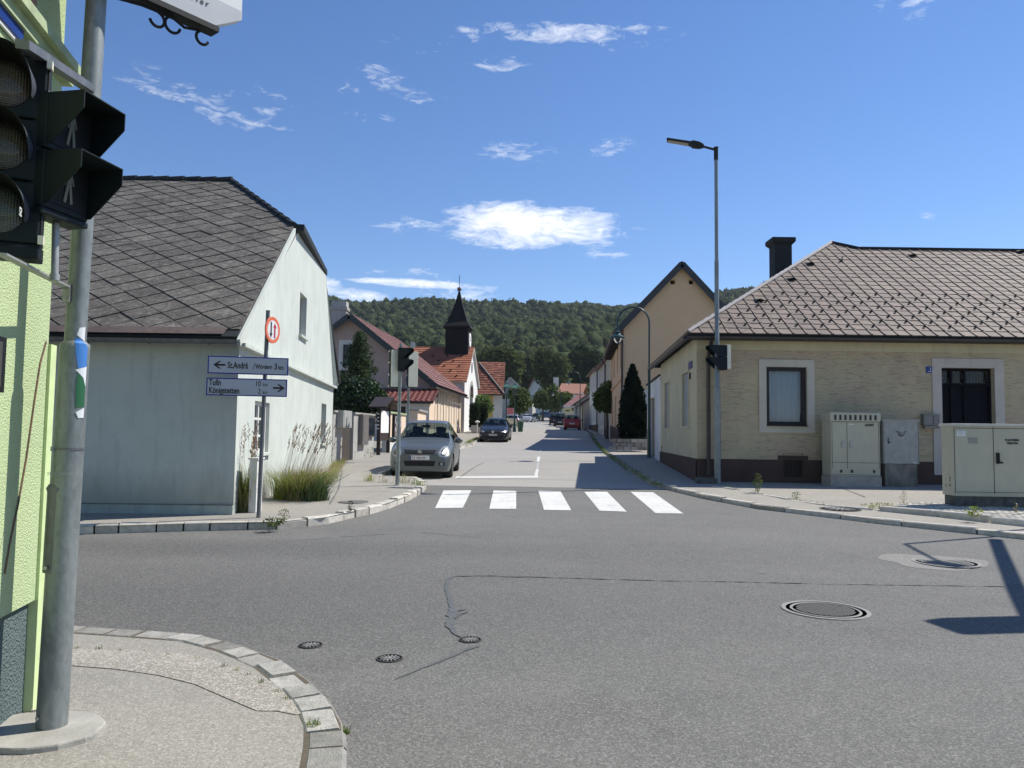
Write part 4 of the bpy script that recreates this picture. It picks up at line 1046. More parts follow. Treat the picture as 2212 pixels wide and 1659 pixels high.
    b.tube([pt(zb)+off, pt(za-.02)+off, pt(za)+off, pt(za+.02)+off], [.056, .056, .062, .05], 22); b.build('service_cover', M_galv_d, p, smooth=50)
    for q_, ax_ in ((pt(1.55-(1216-921)*Yp/F)+Vector((-.03, -.077, 0)), 0), (pt(B.z+.08)+Vector((-.03, -.066, 0)), 0)):
        b = MB(); b.lathe(q_, [(.0001, .008), (.009, .006), (.009, -.004)], 8, ax=Matrix(((1, 0, 0), (0, 0, -1), (0, 1, 0)))); b.build('bolt', M_steel, p)
    letters('STRASSENVERW.', .02, M_stkw2, p, pt(za+.065)+Vector((-.055, -.070, 0)), (1, 0, 0), (0, 0, 1), (0, -1, 0), 'LEFT', .95, .001)
    # brackets
    zb1 = P(165, 632, Yp).z
    b = MB(); a0 = pt(zb1)+Vector((-.03, -.055, .02)); a1 = P(2, 548, 2.86)
    strip3(p, a1, a0, .04, .008, M_galv_l, 'x', mb=b); b.box(a0+Vector((.005, .0, -.03)), (.034, .01, .09)); b.lathe(a0+Vector((.005, -.006, -.052)), [(.0001, .006), (.008, .004), (.008, 0)], 8, ax=Matrix(((1, 0, 0), (0, 0, -1), (0, 1, 0)))); b.build('lower_bracket', M_galv_l, p)
    b = MB(); u0 = P(48, 95, 2.9); u1 = P(195, 192, Yp); strip3(p, u0, u1, .05, .035, M_galv_d, 'x', mb=b); b.build('upper_bracket', M_galv_d, p)
    # support tube under the pedestrian heads
    b = MB(); b.tube([P(118, 600, 3.25), P(121, 455, 3.25)], [.0145, .0145], 12); b.tube([P(118, 606, 3.25), P(118.3, 592, 3.25)], .019, 12); b.build('support_tube', M_galv_l, p, smooth=50)
    # vehicle signal
    c = P(-10, 520, 3.05); s = thing('traffic_signal', 'unlit three lamp traffic signal with black visors, cut by the left photo edge', 'traffic signal', c, radians(24))
    lens_signal(s, 3, .260, .30, .12, .100, .19)
    b = MB(); b.box((0, .055, -.035), (.305, .12, .05)); b.build('base_rail', M_blackgloss, s, local=True, bevel=.006)
    b = MB(); letters('S2', .05, M_txtw, s, Vector((.105, -.135, .075)), (-.05, -1, 0), (0, 0, 1), (1, -.05, 0), 'LEFT', .8, .002, local=True, name='sticker_lettering')
    c = P(152, 462, 3.2); s2 = thing('pedestrian_signal', 'unlit black two lamp pedestrian signal with square visors in front of the near pole', 'pedestrian signal', (c.x-.03, c.y+.02, c.z), radians(80))
    ped_signal(s2, .247, .26, .10, .165)
M_stkw = pm('sticker white', (.74, .75, .76), (.70, .71, .72), .45, ns=4)
M_stkw2 = pm('faint lettering', (.30, .32, .32), (.28, .30, .30), .6)
near_signals()
# ------------------------------------------------------------------ sign pole with direction plates
def sign_pole():
    g = G(558, 1119, KERB); Y = g.y; T = P(579, 672, Y)
    p = thing('sign_pole', 'grey steel signpost leaning slightly beside the mint house corner', 'signpost', g)
    b = MB(); b.tube([g-Vector((0, 0, .1)), T], .031, 14); b.build('pole', M_galv_d, p, smooth=50)
    b = MB(); b.tube([T, T+Vector((0, 0, .008))], .034, 14); b.build('cap', M_black, p)
    # round sign: priority to oncoming traffic
    c = P(589, 713, Y-.02); rz = radians(76); n = Vector((sin(rz), -cos(rz), 0)); U = Vector((cos(rz), sin(rz), 0)); Z = Vector((0, 0, 1)); A = Matrix((U, Z, n)).transposed()
    s = thing('round_traffic_sign', 'round red rimmed sign with a black and a red arrow, turned sideways on the signpost', 'traffic sign', c)
    R = .205
    b = MB(); b.lathe(c, [(R, -.012), (R, .004), (R*.98, .006), (R*.72, .004)], 40, ax=A); b.lathe(c, [(.0001, -.013), (R*.99, -.012)], 30, ax=A); b.build('red_rim', M_signred, s)
    b = MB(); b.lathe(c, [(R*.73, .0045), (.0001, .0046)], 40, ax=A); b.build('white_field', M_signwb, s)
    def arrow(u, z0, z1, w, mt, nm):
        k = 1 if z1 > z0 else -1; hd = z1-k*.07; q = [(u-w, z0), (u+w, z0), (u+w, hd), (u+w*2.4, hd), (u, z1), (u-w*2.4, hd), (u-w, hd)]
        m = MB(); m.extrude([c+U*x+Z*z+n*.005 for x, z in q], n*.003); m.build(nm, mt, s)
    arrow(-.052, .12, -.125, .016, M_txtk, 'black_arrow'); arrow(.052, -.12, .11, .019, M_signred2, 'red_arrow')
    b = MB(); b.box(c-n*.02, (.10, .03, .03), rz); b.build('clamp', M_galv, s)
    rz = radians(13); U = Vector((cos(rz), sin(rz), 0)); n = Vector((sin(rz), -cos(rz), 0)); M3 = Matrix((U, -n, Z)).transposed()
    for k, (x0, y0, x1, y1, lab) in enumerate(((455, 769, 620, 812, 'upper direction sign with left arrow, St.Andrä/Wördern 3km, dark blue border'), (451, 816, 618, 858, 'lower direction sign with right arrow, Tulln 10km and Königstetten 2km'))):
        c = P((x0+x1)/2, (y0+y1)/2, Y-.12)+n*.04; W = 1.165; H = .268
        s = thing('direction_sign', lab, 'direction sign', c, 0, 'direction signs on the signpost')
        b = MB(); b.box(c, (W, .02, H), M=M3); b.build('border', M_signblue, s, bevel=.004)
        b = MB(); b.box(c+n*.0115, (W-.035, .003, H-.035), M=M3); b.build('face', M_signw, s)
        q = c+n*.0135
        def ar(u, d, L):
            m = MB(); h = .03; m.extrude([q+U*(u+d*x)+Z*z for x, z in ((L, 0), (L-.085, .058), (L-.115, .058), (L-.06, .014), (0, .014), (0, -.014), (L-.06, -.014), (L-.115, -.058), (L-.085, -.058))][::1], n*.002); m.build('arrow', M_txtk, s)
        if k == 0:
            ar(-.33, -1, .175)
            letters('St.Andrä', .135, M_txtk, s, q+U*-.30+Z*-.045, U, Z, n, squeeze=.62, bold=.003, name='place_name'); letters('/', .14, M_txtk, s, q+U*.065+Z*-.055, U, Z, n, squeeze=.75, name='slash')
            letters('Wördern', .096, M_txtk, s, q+U*.10+Z*-.042, U, Z, n, squeeze=.66, bold=.002, name='place_name'); letters('3', .13, M_txtk, s, q+U*.375+Z*-.045, U, Z, n, squeeze=.7, bold=.003, name='distance'); letters('km', .095, M_txtk, s, q+U*.435+Z*-.045, U, Z, n, squeeze=.66, bold=.002, name='distance_unit')
        else:
            ar(.375, 1, .175)
            letters('Tulln', .128, M_txtk, s, q+U*-.545+Z*.02, U, Z, n, squeeze=.66, bold=.003, name='place_name'); letters('Königstetten', .128, M_txtk, s, q+U*-.545+Z*-.098, U, Z, n, squeeze=.66, bold=.003, name='place_name')
            letters('10', .12, M_txtk, s, q+U*.20+Z*.02, U, Z, n, 'RIGHT', .72, name='distance'); letters('km', .085, M_txtk, s, q+U*.225+Z*.02, U, Z, n, squeeze=.68, name='distance_unit')
            letters('2', .12, M_txtk, s, q+U*.20+Z*-.098, U, Z, n, 'RIGHT', .72, name='distance'); letters('km', .085, M_txtk, s, q+U*.225+Z*-.098, U, Z, n, squeeze=.68, name='distance_unit')
M_signblue = pm('sign border blue', (.02, .03, .30), (.018, .026, .26), .45)
sign_pole()
# ------------------------------------------------------------------ traffic light on the left street corner
def corner_light():
    g = G(858, 1049, KERB); Y = g.y; T = P(866, 742, Y)
    p = thing('signal_pole', 'thin galvanised signal pole on the left pavement corner before the silver car', 'pole', g)
    b = MB(); m1 = g+(T-g)*.40
    b.tube([g-Vector((0, 0, .1)), m1], [.047, .046], 16); b.tube([m1, T], [.038, .037], 16); b.build('shaft', M_galv, p, smooth=50)
    b = MB(); b.lathe(g, [(.12, -.02), (.10, .012), (.0001, .014)], 18); b.build('footing', M_conc, p)
    c = P(871, 800, Y-.03); s = thing('pedestrian_signal', 'black pedestrian signal facing the crossing on the pole before the silver car', 'pedestrian signal', (c.x, c.y, c.z), radians(78))
    ped_signal(s, .255, .25, .09, .2)
    c = P(851, 836, Y+.1); s = thing('traffic_signal', 'traffic signal seen from behind, cream back shell, left on the corner pole', 'traffic signal', c, radians(180+30))
    lens_signal(s, 3, .275, .25, .12, .105, .18, back=M_creampl)
    g2 = Vector((P(881, 930, 25.6).x, 25.6, hg(25.6)+KERB)); T2 = P(884, 765, 25.6)
    p2 = thing('signal_pole', 'thin galvanised signal pole standing behind the silver parked car', 'pole', g2)
    b = MB(); b.tube([g2, T2], .04, 14); b.build('shaft', M_galv, p2, smooth=50)
    c = P(888, 836, 25.5); s = thing('traffic_signal', 'large traffic signal with cream back shell above the silver car roof', 'traffic signal', c, radians(180+30))
    lens_signal(s, 3, .39, .32, .14, .14, .22, back=M_creampl)
    b = MB(); b.tube([(0, .07, 1.17), (0, .07, 1.32)], .02, 8); b.box((0, .07, 1.40), (.13, .1, .2)); b.build('sensor', M_galv_l, s, local=True)
corner_light()
# ------------------------------------------------------------------ the street's buildings
def wface(h, name, O, U, poly, mat, holes=(), depth=.15):
    mb = MB(); wall(mb, O, U, poly, holes, depth); return mb.build(name, mat, h)
def ochre_house():
    Yf = 19.9; X0 = 4.79; sd = Vector((.081, 1, 0)).normalized(); Lx = 13.5; Z = Vector((0, 0, 1))
    h = thing('corner_house', 'ochre rendered single storey house with a brown tiled hip roof on the right corner', 'house', (X0, Yf, hg(Yf)+KERB))
    O = Vector((X0, Yf, 0)); U = Vector((1, 0, 0)); ze = 4.12; ev = Vector((4.5, 19.6, 4.15)); k = .626
    zs = P(1900, 996, Yf).z
    win = wrect(O, U, 1655, 793, 1743, 919); door = wrect(O, U, 2035, 795, 2150, 1030); door = (door[0], door[1], .6, door[3]); vent = wrect(O, U, 1692, 980, 1733, 1030)
    f = MB(); wall(f, O, U, [(0, zs), (Lx, zs), (Lx, ze), (0, ze)], [win, (door[0], door[1], zs, door[3])], .24); f.build('front_wall', M_ochre, h)
    p = MB(); wall(p, O+Vector((0, -.025, 0)), U, [(0, 0), (Lx, 0), (Lx, zs), (0, zs)], [(door[0], door[1], .5, zs), vent], .2); p.poly([(X0, Yf-.025, zs), (X0+Lx, Yf-.025, zs), (X0+Lx, Yf, zs), (X0, Yf, zs)])
    a, b = vent[0]-.14, vent[1]+.14
    p.box((X0+(a+b)/2, Yf-.01, zs+.05), (b-a, .05, .12)); p.build('plinth', M_brown_plinth, h)
    v = MB(); v.box((X0+(vent[0]+vent[1])/2, Yf+.12, (vent[2]+vent[3])/2), (vent[1]-vent[0], .02, vent[3]-vent[2]))
    for i in range(5): v.box((X0+vent[0]+(vent[1]-vent[0])*(i+.5)/5, Yf+.09, (vent[2]+vent[3])/2), (.012, .012, vent[3]-vent[2]))
    v.build('cellar_vent', M_darkwood, h)
    c = MB(); c.box((X0+Lx/2, Yf-.012, ze-.17), (Lx, .05, .34)); c.build('cornice_band', M_ochre_s, h)
    Ls = 8.3/sd.y; far = O+sd*Ls; Us = -sd
    ws = []
    for (x0, y0, x1, y1) in ((1475, 806, 1488, 920), (1437, 827, 1445.5, 925)):
        ws.append(wrect(far, Us, x0, y0, x1, y1))
    s = MB(); wall(s, far, Us, [(0, .95), (Ls, .95), (Ls, ze), (0, ze)], ws, .06); s.build('side_wall', M_ochre_s, h)
    s = MB(); NS = Us.cross(Z); wall(s, far+NS*.03, Us, [(0, 0), (Ls, 0), (Ls, .95), (0, .95)]); s.poly([far+NS*.03+Z*.95, O+NS*.03+Z*.95, O+Z*.95, far+Z*.95]); s.build('plinth', M_brown_plinth, h)
    for r in ws:
        b = MB(); q = far+Us*((r[0]+r[1])/2)-NS*.05+Z*(r[2]+r[3])/2; b.box(q, (.02, r[1]-r[0], r[3]-r[2]), M=Matrix((NS, Us, Z)).transposed()); b.build('shutter', pm('grey shutter', (.30, .31, .30), (.25, .26, .25), .6, ns=3, stretch=(1, 1, 30)), h)
        surround(h, far, Us, r, .10, M_ochre_s, .025)
    b = MB(); wall(b, (X0+Lx, Yf, 0), (0, 1, 0), [(0, 0), (9.5, 0), (9.5, ze), (0, ze)]); wall(b, (X0+Lx, Yf+9.5, 0), (-1, 0, 0), [(0, 0), (Lx-1, 0), (Lx-1, ze), (0, ze)]); b.build('back_wall', M_ochre_s, h)
    surround(h, O, U, win, .19, M_surround, .035); wn = window(h, O, U, win, .12, M_darkbrown, .10, pane=M_glassw, curtain=True)
    sl = MB(); sl.box((X0+(win[0]+win[1])/2, Yf-.0, win[2]-.01), (win[1]-win[0], .2, .02)); sl.build('sill', M_darkbrown, h)
    surround(h, O, U, (door[0], door[1], .62, door[3]), .24, M_purple, .03, 'door_surround', bottom=False)
    d = MB(); dm = (door[0]+door[1])/2; dz0 = .6; M3 = Matrix.Identity(3)
    d.box((X0+dm, Yf+.22, (dz0+door[3]-.4)/2+.0), (door[1]-door[0], .06, door[3]-.42-dz0+.0)); do = d.build('door', M_navy, h)
    d = MB()
    for x in (door[0]+.03, dm, door[1]-.03, door[0]+(door[1]-door[0])*.25, ): d.box((X0+x, Yf+.17, (dz0+door[3])/2), (.06, .06, door[3]-dz0))
    d.box((X0+dm, Yf+.168, door[3]-.42), (door[1]-door[0]-.02, .062, .07)); d.box((X0+dm, Yf+.165, door[3]-.03), (door[1]-door[0]-.02, .058, .06)); d.build('door_frame', M_navy, do)
    d = MB(); d.box((X0+dm, Yf+.23, door[3]-.2), (door[1]-door[0]-.1, .02, .34)); d.build('transom_glass', M_glassd, do)
    d = MB()
    n = 16
    for i in range(n):
        x = X0+door[0]+.08+(door[1]-door[0]-.16)*i/(n-1)
        d.tube([(x-.03, Yf+.19, door[3]-.36), (x+.03, Yf+.19, door[3]-.05)], .004, 4); d.tube([(x+.03, Yf+.19, door[3]-.36), (x-.03, Yf+.19, door[3]-.05)], .004, 4)
    d.build('grille', pm('brass grille', (.12, .10, .05), (.08, .07, .04), .5), do)
    for x in (dm-.33, dm+.33):
        d = MB()
        for z, w in ((1.66, .07), (1.52, .05)):
            for a in (0, pi/2):
                d.extrude([(X0+x+w*.6*cos(pi/2*q+a*0), Yf+.188, z+w*1.5*sin(pi/2*q)) for q in range(4)], (0, -.006, 0))
        d.build('door_ornament', pm('dull ornament', (.05, .05, .03), (.04, .04, .03), .5), do)
    # roof
    n = Vector((0, -k, 1)).normalized(); A = ev; B = Vector((X0+Lx+.3, 19.6, 4.15))
    ap = hitplane(1797, 527, A, n); v2 = hitplane(1866, 548, A, n); yr = 25.5; zr = 4.15+k*(yr-19.6)
    v2 = Vector((v2.x, yr, zr)); rr = Vector((B.x, yr, zr))
    roof = MB(); up = n*.02
    slab(roof, [A, B, rr, v2, ap], .12)
    fl = Vector((A.x+sd.x*9.4, A.y+9.4, A.z)); bp = Vector((ap.x+.3, ap.y+.8, ap.z-.02))
    slab(roof, [A, ap, bp, fl], .12); slab(roof, [v2, rr, Vector((B.x, 31.2, 4.15)), Vector((v2.x+.5, 31.2, 4.15))], .12); slab(roof, [ap, v2, Vector((v2.x+.5, 31.2, 4.15)), fl, bp], .1)
    ro = roof.build('roof', M_char, h)
    X = A+Vector((.335*int((v2.x-A.x)/.335), 0, 0)); tp = tiles([A+up, X+up, v2+up, ap+up], .335, .325, 'rib', .019, 11, .003); tq = tiles([X+up, B+up, rr+up, v2+up], .335, .325, 'rib', .019, 13, .003); tp.add(tq.v, tq.f)
    c = 0
    mats = [M_browntile, M_black]
    U0 = Vector((1, 0, 0)); V = n.cross(U0)
    if V.z < 0: V = -V
    for j in range(2, 10):
        u = -1.0 + (.335 if j % 2 else 0)
        for i in range(0, 26):
            q = Vector((A.x+.25+.67*i+(.335 if j % 2 else 0), A.y, A.z))+V*(.325*(j-1)+.16)
            t = (q.y-A.y)
            if q.x < A.x+t+.35 or q.x > B.x-.3: continue
            tp.add([q+n*.045+U0*.024, q+n*.045-U0*.024, q+n*.045-U0*.024+V*.07, q+n*.045+U0*.024+V*.07, q+n*.09+U0*.024, q+n*.09-U0*.024], [(0, 1, 5, 4), (4, 5, 2, 3), (0, 4, 3), (1, 2, 5)], 1)
    tp.build('roof_tiles', mats, ro)
    nl = (ap-A).cross(fl-A).normalized(); nl = nl if nl.z > 0 else -nl
    tiles([p+nl*.02 for p in (fl, A, ap, bp)], .335, .325, 'rib', .028, 12, .003).build('side_roof_tiles', M_browntile, ro)
    hp = MB(); d = (ap-A); m = int(d.length/.34)
    for i in range(m): hp.tube([A+d*(i/m)+Z*.05, A+d*((i+1.05)/m)+Z*.065], [.055, .065], 8)
    hp.build('hip_caps', M_zincl, ro)
    hp = MB()
    for a, b in ((ap, v2), (v2, rr)): strip3(h, a+Z*.06, b+Z*.06, .16, .07, M_char, 'x', mb=hp)
    hp.build('ridge_caps', M_char, ro)
    for x, y in ((1641, 655), (1710, 609), (1751, 575), (1972, 557), (2205, 549)):
        q = hitplane(x, y, A, n)+n*.05; b = MB(); k2 = 8; ring = [q+U0*.12*cos(pi*i/k2)+n*.085*sin(pi*i/k2) for i in range(k2+1)]; back = [q+V*.22+U0*.12*cos(pi*i/k2)+n*.012*sin(pi*i/k2) for i in range(k2+1)]
        b.add(ring+back, [(i, i+1, k2+2+i, k2+1+i) for i in range(k2)]); o = b.build('roof_vent', M_browntile, ro)
        b = MB(); b.poly([p+V*.012 for p in ring]); b.build('vent_opening', M_black, ro)
    q = hitplane(1817, 566, A, n)+n*.05; b = MB(); b.tube([q, q+n*.12, q+n*.14-V*.05], .02, 6); b.box(q+n*.02, (.10, .10, .02)); b.build('lightning_clamp', M_galv_d, ro)
    g0 = Vector((4.42, 19.54, 4.07)); gutter(h, [(X0+Lx+.3, 19.5, 4.10), (4.45, 19.5, 4.07)], .085, M_gut)
    gutter(h, [(4.42, 19.5, 4.07), (4.42+.081*9.4, 28.9, 4.05)], .085, M_gut)
    b = MB(); b.bbox((4.5, 19.62, 4.02), (X0+Lx+.25, 19.9, 4.05)); b.build('soffit', M_darkbrown, h)
    # downpipe at the corner
    px = X0+.28; b = MB(); b.tube([(px, 19.5, 4.0), (px, 19.55, 3.85), (px, 19.80, 3.62), (px, 19.80, .55)], .05, 10)
    for z in (3.4, 2.2, 1.0): b.tube([(px, 19.80, z-.02), (px, 19.80, z+.02)], .058, 10)
    b.build('downpipe', M_gut, h, smooth=50)
    # chimney
    c0 = P(1686, 560, 28.0); b = MB(); w = .62; zt = P(1686, 530, 28).z
    b.box((c0.x, 28, (6+zt)/2), (w, w, zt-6)); 
    ch = b.build('chimney', M_char, h); zt2 = P(1686, 518, 28).z
    b = MB(); b.add([(c0.x+sx*r, 28+sy*r, z) for z, r in ((zt-.05, w/2+.01), (zt+.06, w/2+.11), (zt2, w/2+.11)) for sx, sy in ((-1, -1), (1, -1), (1, 1), (-1, 1))], [(i*4+j, i*4+(j+1) % 4, i*4+4+(j+1) % 4, i*4+4+j) for i in range(2) for j in range(4)]+[(8, 9, 10, 11)]); b.build('chimney_cap', M_char, ch)
    # cable duct strip on the side wall
    b = MB(); a1 = hitwall(1484.5, 1100, far, Us); 
    # things on the facade
    r = wrect(O, U, 2000, 792, 2018, 806); s = thing('house_number', 'small blue house number plate 1 beside the dark door', 'house number', (X0+r[0], Yf-.03, r[2]))
    b = MB(); b.box((X0+(r[0]+r[1])/2, Yf-.012, (r[2]+r[3])/2), (r[1]-r[0], .02, r[3]-r[2])); b.build('plate', M_blue, s)
    letters('1', .12, M_txtw, s, (X0+(r[0]+r[1])/2, Yf-.024, r[2]+.065), (1, 0, 0), (0, 0, 1), (0, -1, 0), 'CENTER'); b = MB(); b.box((X0+(r[0]+r[1])/2, Yf-.024, r[2]+.035), (.14, .002, .012)); b.build('lower_line', M_txtw, s)
    r = wrect(far, Us, 1488.5, 781, 1496, 797); s = thing('street_name_plate', 'small dark street name plate on the ochre side wall near the corner', 'street sign', far+Us*r[0]+Z*r[2])
    b = MB(); b.box(far+Us*(r[0]+r[1])/2+NS*.015+Z*(r[2]+r[3])/2, (.02, r[1]-r[0], r[3]-r[2]), M=Matrix((NS, Us, Z)).transposed()); b.build('plate', M_blue, s)
    r = wrect(far, Us, 1490, 806, 1493, 818); b = MB(); b.box(far+Us*(r[0]+r[1])/2+NS*.015+Z*(r[2]+r[3])/2, (.02, .16, .18), M=Matrix((NS, Us, Z)).transposed()); b.build('small_plate', M_black, s)
    r = wrect(O, U, 1989, 896, 2023, 926); zb = r[2]; s = thing('letterbox', 'grey metal letterbox with three dark dots on the ochre wall left of the door', 'letterbox', (X0+(r[0]+r[1])/2, Yf-.1, zb))
    w = r[1]-r[0]; hh = r[3]-r[2]; b = MB(); xc = X0+(r[0]+r[1])/2
    b.box((xc, Yf-.08, zb+hh*.62), (w, .15, hh*.76)); b.build('box', M_letter, s, bevel=.006); b = MB(); b.box((xc+.02, Yf-.07, zb+hh*.11), (w*.92, .12, hh*.20)); b.build('newspaper_tray', M_letter, s)
    b = MB(); b.box((xc, Yf-.09, zb+hh+.005), (w+.03, .18, .015)); b.build('lid', M_letter, s)
    for i in range(3):
        b = MB(); b.box((xc+.04, Yf-.159, zb+hh*.5+.075*(i-.4)), (.03, .006, .035)); b.build('dot', M_black, s)
M_purple = plaster('lilac grey surround', C3(.58, .52, .45), C3(.48, .43, .38), 50, .3, None, .4, .012)
M_navy = pm('navy black door', (.005, .006, .010), (.007, .008, .013), .75, ns=5, spec=.15)
M_gut = pm('brown gutter', (.035, .028, .027), (.05, .042, .04), .45, ns=5)
M_zincl = pm('pale hip metal', (.36, .33, .31), (.27, .25, .235), .5, metal=.3, ns=8)
M_glassw = glass('reflecting window glass', (.8, .85, .9), .88)
ochre_house()
def street_side(Y): return 4.79+.081*(Y-19.9)
Z = Vector((0, 0, 1)); UX = Vector((1, 0, 0)); SD = Vector((.081, 1, 0)).normalized()
def gate_wall():
    a = Vector((street_side(28.3), 28.3, 0)); b = Vector((street_side(33.4), 33.4, 0)); L = (b-a).length
    h = thing('garden_gate_wall', 'white plastered gateway wall between the ochre house and the tall peach house', 'gateway', (a.x, a.y, hg(29)+KERB))
    gt = wrect(b, -SD, 1400.5, 836, 1414, 970); gt = (max(.3, gt[0]), gt[1], .5, 3.05)
    wface(h, 'wall', b, -SD, [(0, 0), (L, 0), (L, 3.72), (0, 3.66)], M_offw, [gt], .25); wface(h, 'end_wall', b+SD*.0, (-1, 0, 0), [(-.35, 0), (0, 0), (0, 3.66), (-.35, 3.66)], M_offw)
    wface(h, 'front_cheek', b+UX*.3, (-1, 0, 0), [(0, 0), (.3, 0), (.3, 3.66), (0, 3.66)], M_offw)
    c = MB(); strip3(h, a+Z*3.75+UX*.1, b+Z*3.70+UX*.1, .34, .05, M_char, 'x', mb=c); c.build('coping', M_char, h)
    d = MB(); N = (-SD).cross(Z); d.box(b-SD*((gt[0]+gt[1])/2)-N*.2+Z*1.8, (.05, gt[1]-gt[0], 2.5), M=Matrix((N, SD, Z)).transposed()); d.build('gate', pm('brown gate', (.16, .115, .08), (.12, .09, .065), .7, ns=9, stretch=(1, 1, .1)), h)
gate_wall()
def peach_house():
    Y = 40.0; X0 = P(1347, 900, Y).x; L = 14.3/SD.y; ap = P(1471, 566, Y); zE = 7.35; Xr = 2*ap.x-X0
    h = thing('peach_house', 'tall peach ochre gabled house with two small square attic vents', 'house', (X0, Y, hg(Y)+KERB))
    O = Vector((X0, Y, 0)); zw = P(1380, 841, Y).z; w = Xr-X0; zA = ap.z-.15
    slope = (zA-zE)/(w/2)
    vs = [wrect(O, UX, 1448, 605, 1458, 614), wrect(O, UX, 1488, 605, 1498, 614)]
    wface(h, 'gable_wall', O, UX, [(0, zw), (w, zw), (w, zE), (w/2, zA), (0, zE)], M_peach, vs, .3)
    for r in vs:
        b = MB(); b.box((X0+(r[0]+r[1])/2, Y+.31, (r[2]+r[3])/2), (r[1]-r[0], .02, r[3]-r[2])); b.build('attic_vent', M_black, h)
    wface(h, 'lower_wall', O+Vector((0, .03, 0)), UX, [(0, 0), (w, 0), (w, zw), (0, zw)], M_greyw2)
    far = O+SD*L; Us = -SD
    wins = []
    for (a, b, c, d) in ((1.5, 2.6, 5.2, 6.8), (4.2, 5.3, 5.2, 6.8), (8, 9.1, 5.2, 6.8), (11, 12.1, 5.2, 6.8), (2.0, 3.4, 1.9, 3.9), (6, 7.2, 1.9, 3.9), (11.2, 12.4, 1.3, 3.9)): wins.append((a, b, c, d))
    wface(h, 'side_wall', far, Us, [(0, .8), (L, .8), (L, zE), (0, zE)], M_peach, wins, .2)
    wface(h, 'plinth', far-UX*.03, Us, [(0, 0), (L, 0), (L, 1.75), (0, 2.15)], M_brown_plinth, [(11.2, 12.4, 1.2, 2.6)], .1)
    for r in wins: window(h, far, Us, r, .16, M_offw, .07, mull=2 if r[2] > 4 else 1, pane=M_glassd, back=True)
    c = MB(); NS = Us.cross(Z); c.box(O+SD*L/2+NS*.04+Z*4.55, (.08, L, .12), M=Matrix((NS, SD, Z)).transposed()); c.build('string_course', M_peach, h)
    # roof planes with dark verge
    rf = MB(); ov = .45; k = slope; e0 = Vector((X0-ov, Y-.25, zE-k*ov+.12)); r0 = Vector((ap.x, Y-.25, zA+.16)); e1 = Vector((Xr+ov, Y-.25, zE-k*ov+.12)); dd = SD*(L+.4)
    slab(rf, [e0, r0, r0+dd, e0+dd], .16); slab(rf, [r0, e1, e1+dd, r0+dd], .16); ro = rf.build('roof', M_char, h)
    vb = MB(); strip3(h, e0+Vector((0, -.03, -.16)), r0+Vector((.0, -.03, -.16)), .05, .32, M_char, 'x', mb=vb); strip3(h, r0+Vector((0, -.03, -.16)), e1+Vector((0, -.03, -.16)), .05, .32, M_char, 'x', mb=vb); vb.build('verge_board', M_charv, ro)
    gutter(h, [e0+Vector((-.08, 0, -.06)), e0+dd+Vector((-.08, 0, -.06))], .09, M_gut)
    for i in range(14): b = MB(); q = e0+SD*(.6+i*1.0); b.box(q+Vector((.25, 0, -.22)), (.5, .12, .14)); b.build('rafter_tail', M_darkwood, ro)
    q = O+Vector((-.05, -.10, 0)); b = MB(); b.tube([e0+Vector((-.08, .1, -.1)), e0+Vector((-.05, .1, -.35)), (X0-.1, Y-.1, zE-.9), (X0-.1, Y-.1, 1.0)], .06, 8)
    b.build('downpipe', M_gut, h, smooth=50)
M_greyw2 = plaster('cool white plaster', C3(.62, .60, .55), C3(.56, .54, .50), 50, .15, None, .3, .01)
M_charv = pm('verge sheet', (.03, .03, .032), (.04, .04, .043), .5, ns=3)
peach_house()
def row_house(name, label, Y0, Y1, zb, ze, zr, wallm, roofm, plinth=None, nwin=4, tile=None, xs=(7, 8), depth=9, floors=1):
    x0 = xs[0]; a = Vector((x0, Y0, 0)); far = Vector((xs[1], Y1, 0)); L = (far-a).length; SD = (far-a).normalized()
    h = thing(name, label, 'house', (x0, Y0, hg(Y0)+KERB))
    wins = []
    for f in range(floors):
        z0 = zb+.9+f*(ze-zb)/floors; z1 = z0+min(1.7, (ze-zb)/floors-1.3)
        for i in range(nwin):
            u = L*(i+.5)/nwin; wins.append((u-.5, u+.5, z0, z1))
    wface(h, 'street_wall', far, -SD, [(0, zb-1), (L, zb-1), (L, ze), (0, ze)], wallm, wins, .2)
    for r in wins:
        window(h, far, -SD, r, .14, M_offw, .07, pane=M_glassd); surround(h, far, -SD, r, .12, M_offw, .03)
    wface(h, 'gable_wall', a, UX, [(0, zb-1), (depth, zb-1), (depth, ze), (depth/2, zr-.1), (0, ze)], wallm)
    wface(h, 'rear_gable', far+UX*depth, -UX, [(0, zb-1), (depth, zb-1), (depth, ze), (depth/2, zr-.1), (0, ze)], wallm)
    if plinth: wface(h, 'plinth', far-UX*.03, -SD, [(0, zb-1), (L, zb-1), (L, zb+.6), (0, zb+.6)], plinth)
    rf = MB(); k = (zr-ze)/(depth/2); e = a+Vector((-.3, -.15, ze-.3*k)); r = a+Vector((depth/2, -.15, zr)); e2 = a+Vector((depth+.3, -.15, ze-.3*k)); d = SD*(L+.3)
    slab(rf, [e, r, r+d, e+d], .14); slab(rf, [r, e2, e2+d, r+d], .14); ro = rf.build('roof', M_char if tile else roofm, h)
    if tile: n = Vector((-k, 0, 1)).normalized(); tiles([p+n*.01 for p in (e+d, e, r, r+d)], tile, tile, 'flat', .03, 5, .01).build('roof_tiles', roofm, ro)
    gutter(h, [e+Vector((-.06, 0, -.05)), e+d+Vector((-.06, 0, -.05))], .07, M_gut)
    b = MB(); b.tube([e+Vector((0, .2, -.1)), a+Vector((-.1, .25, ze-.5)), a+Vector((-.1, .25, zb))], .06, 6); b.build('downpipe', M_gut, h)
    return h
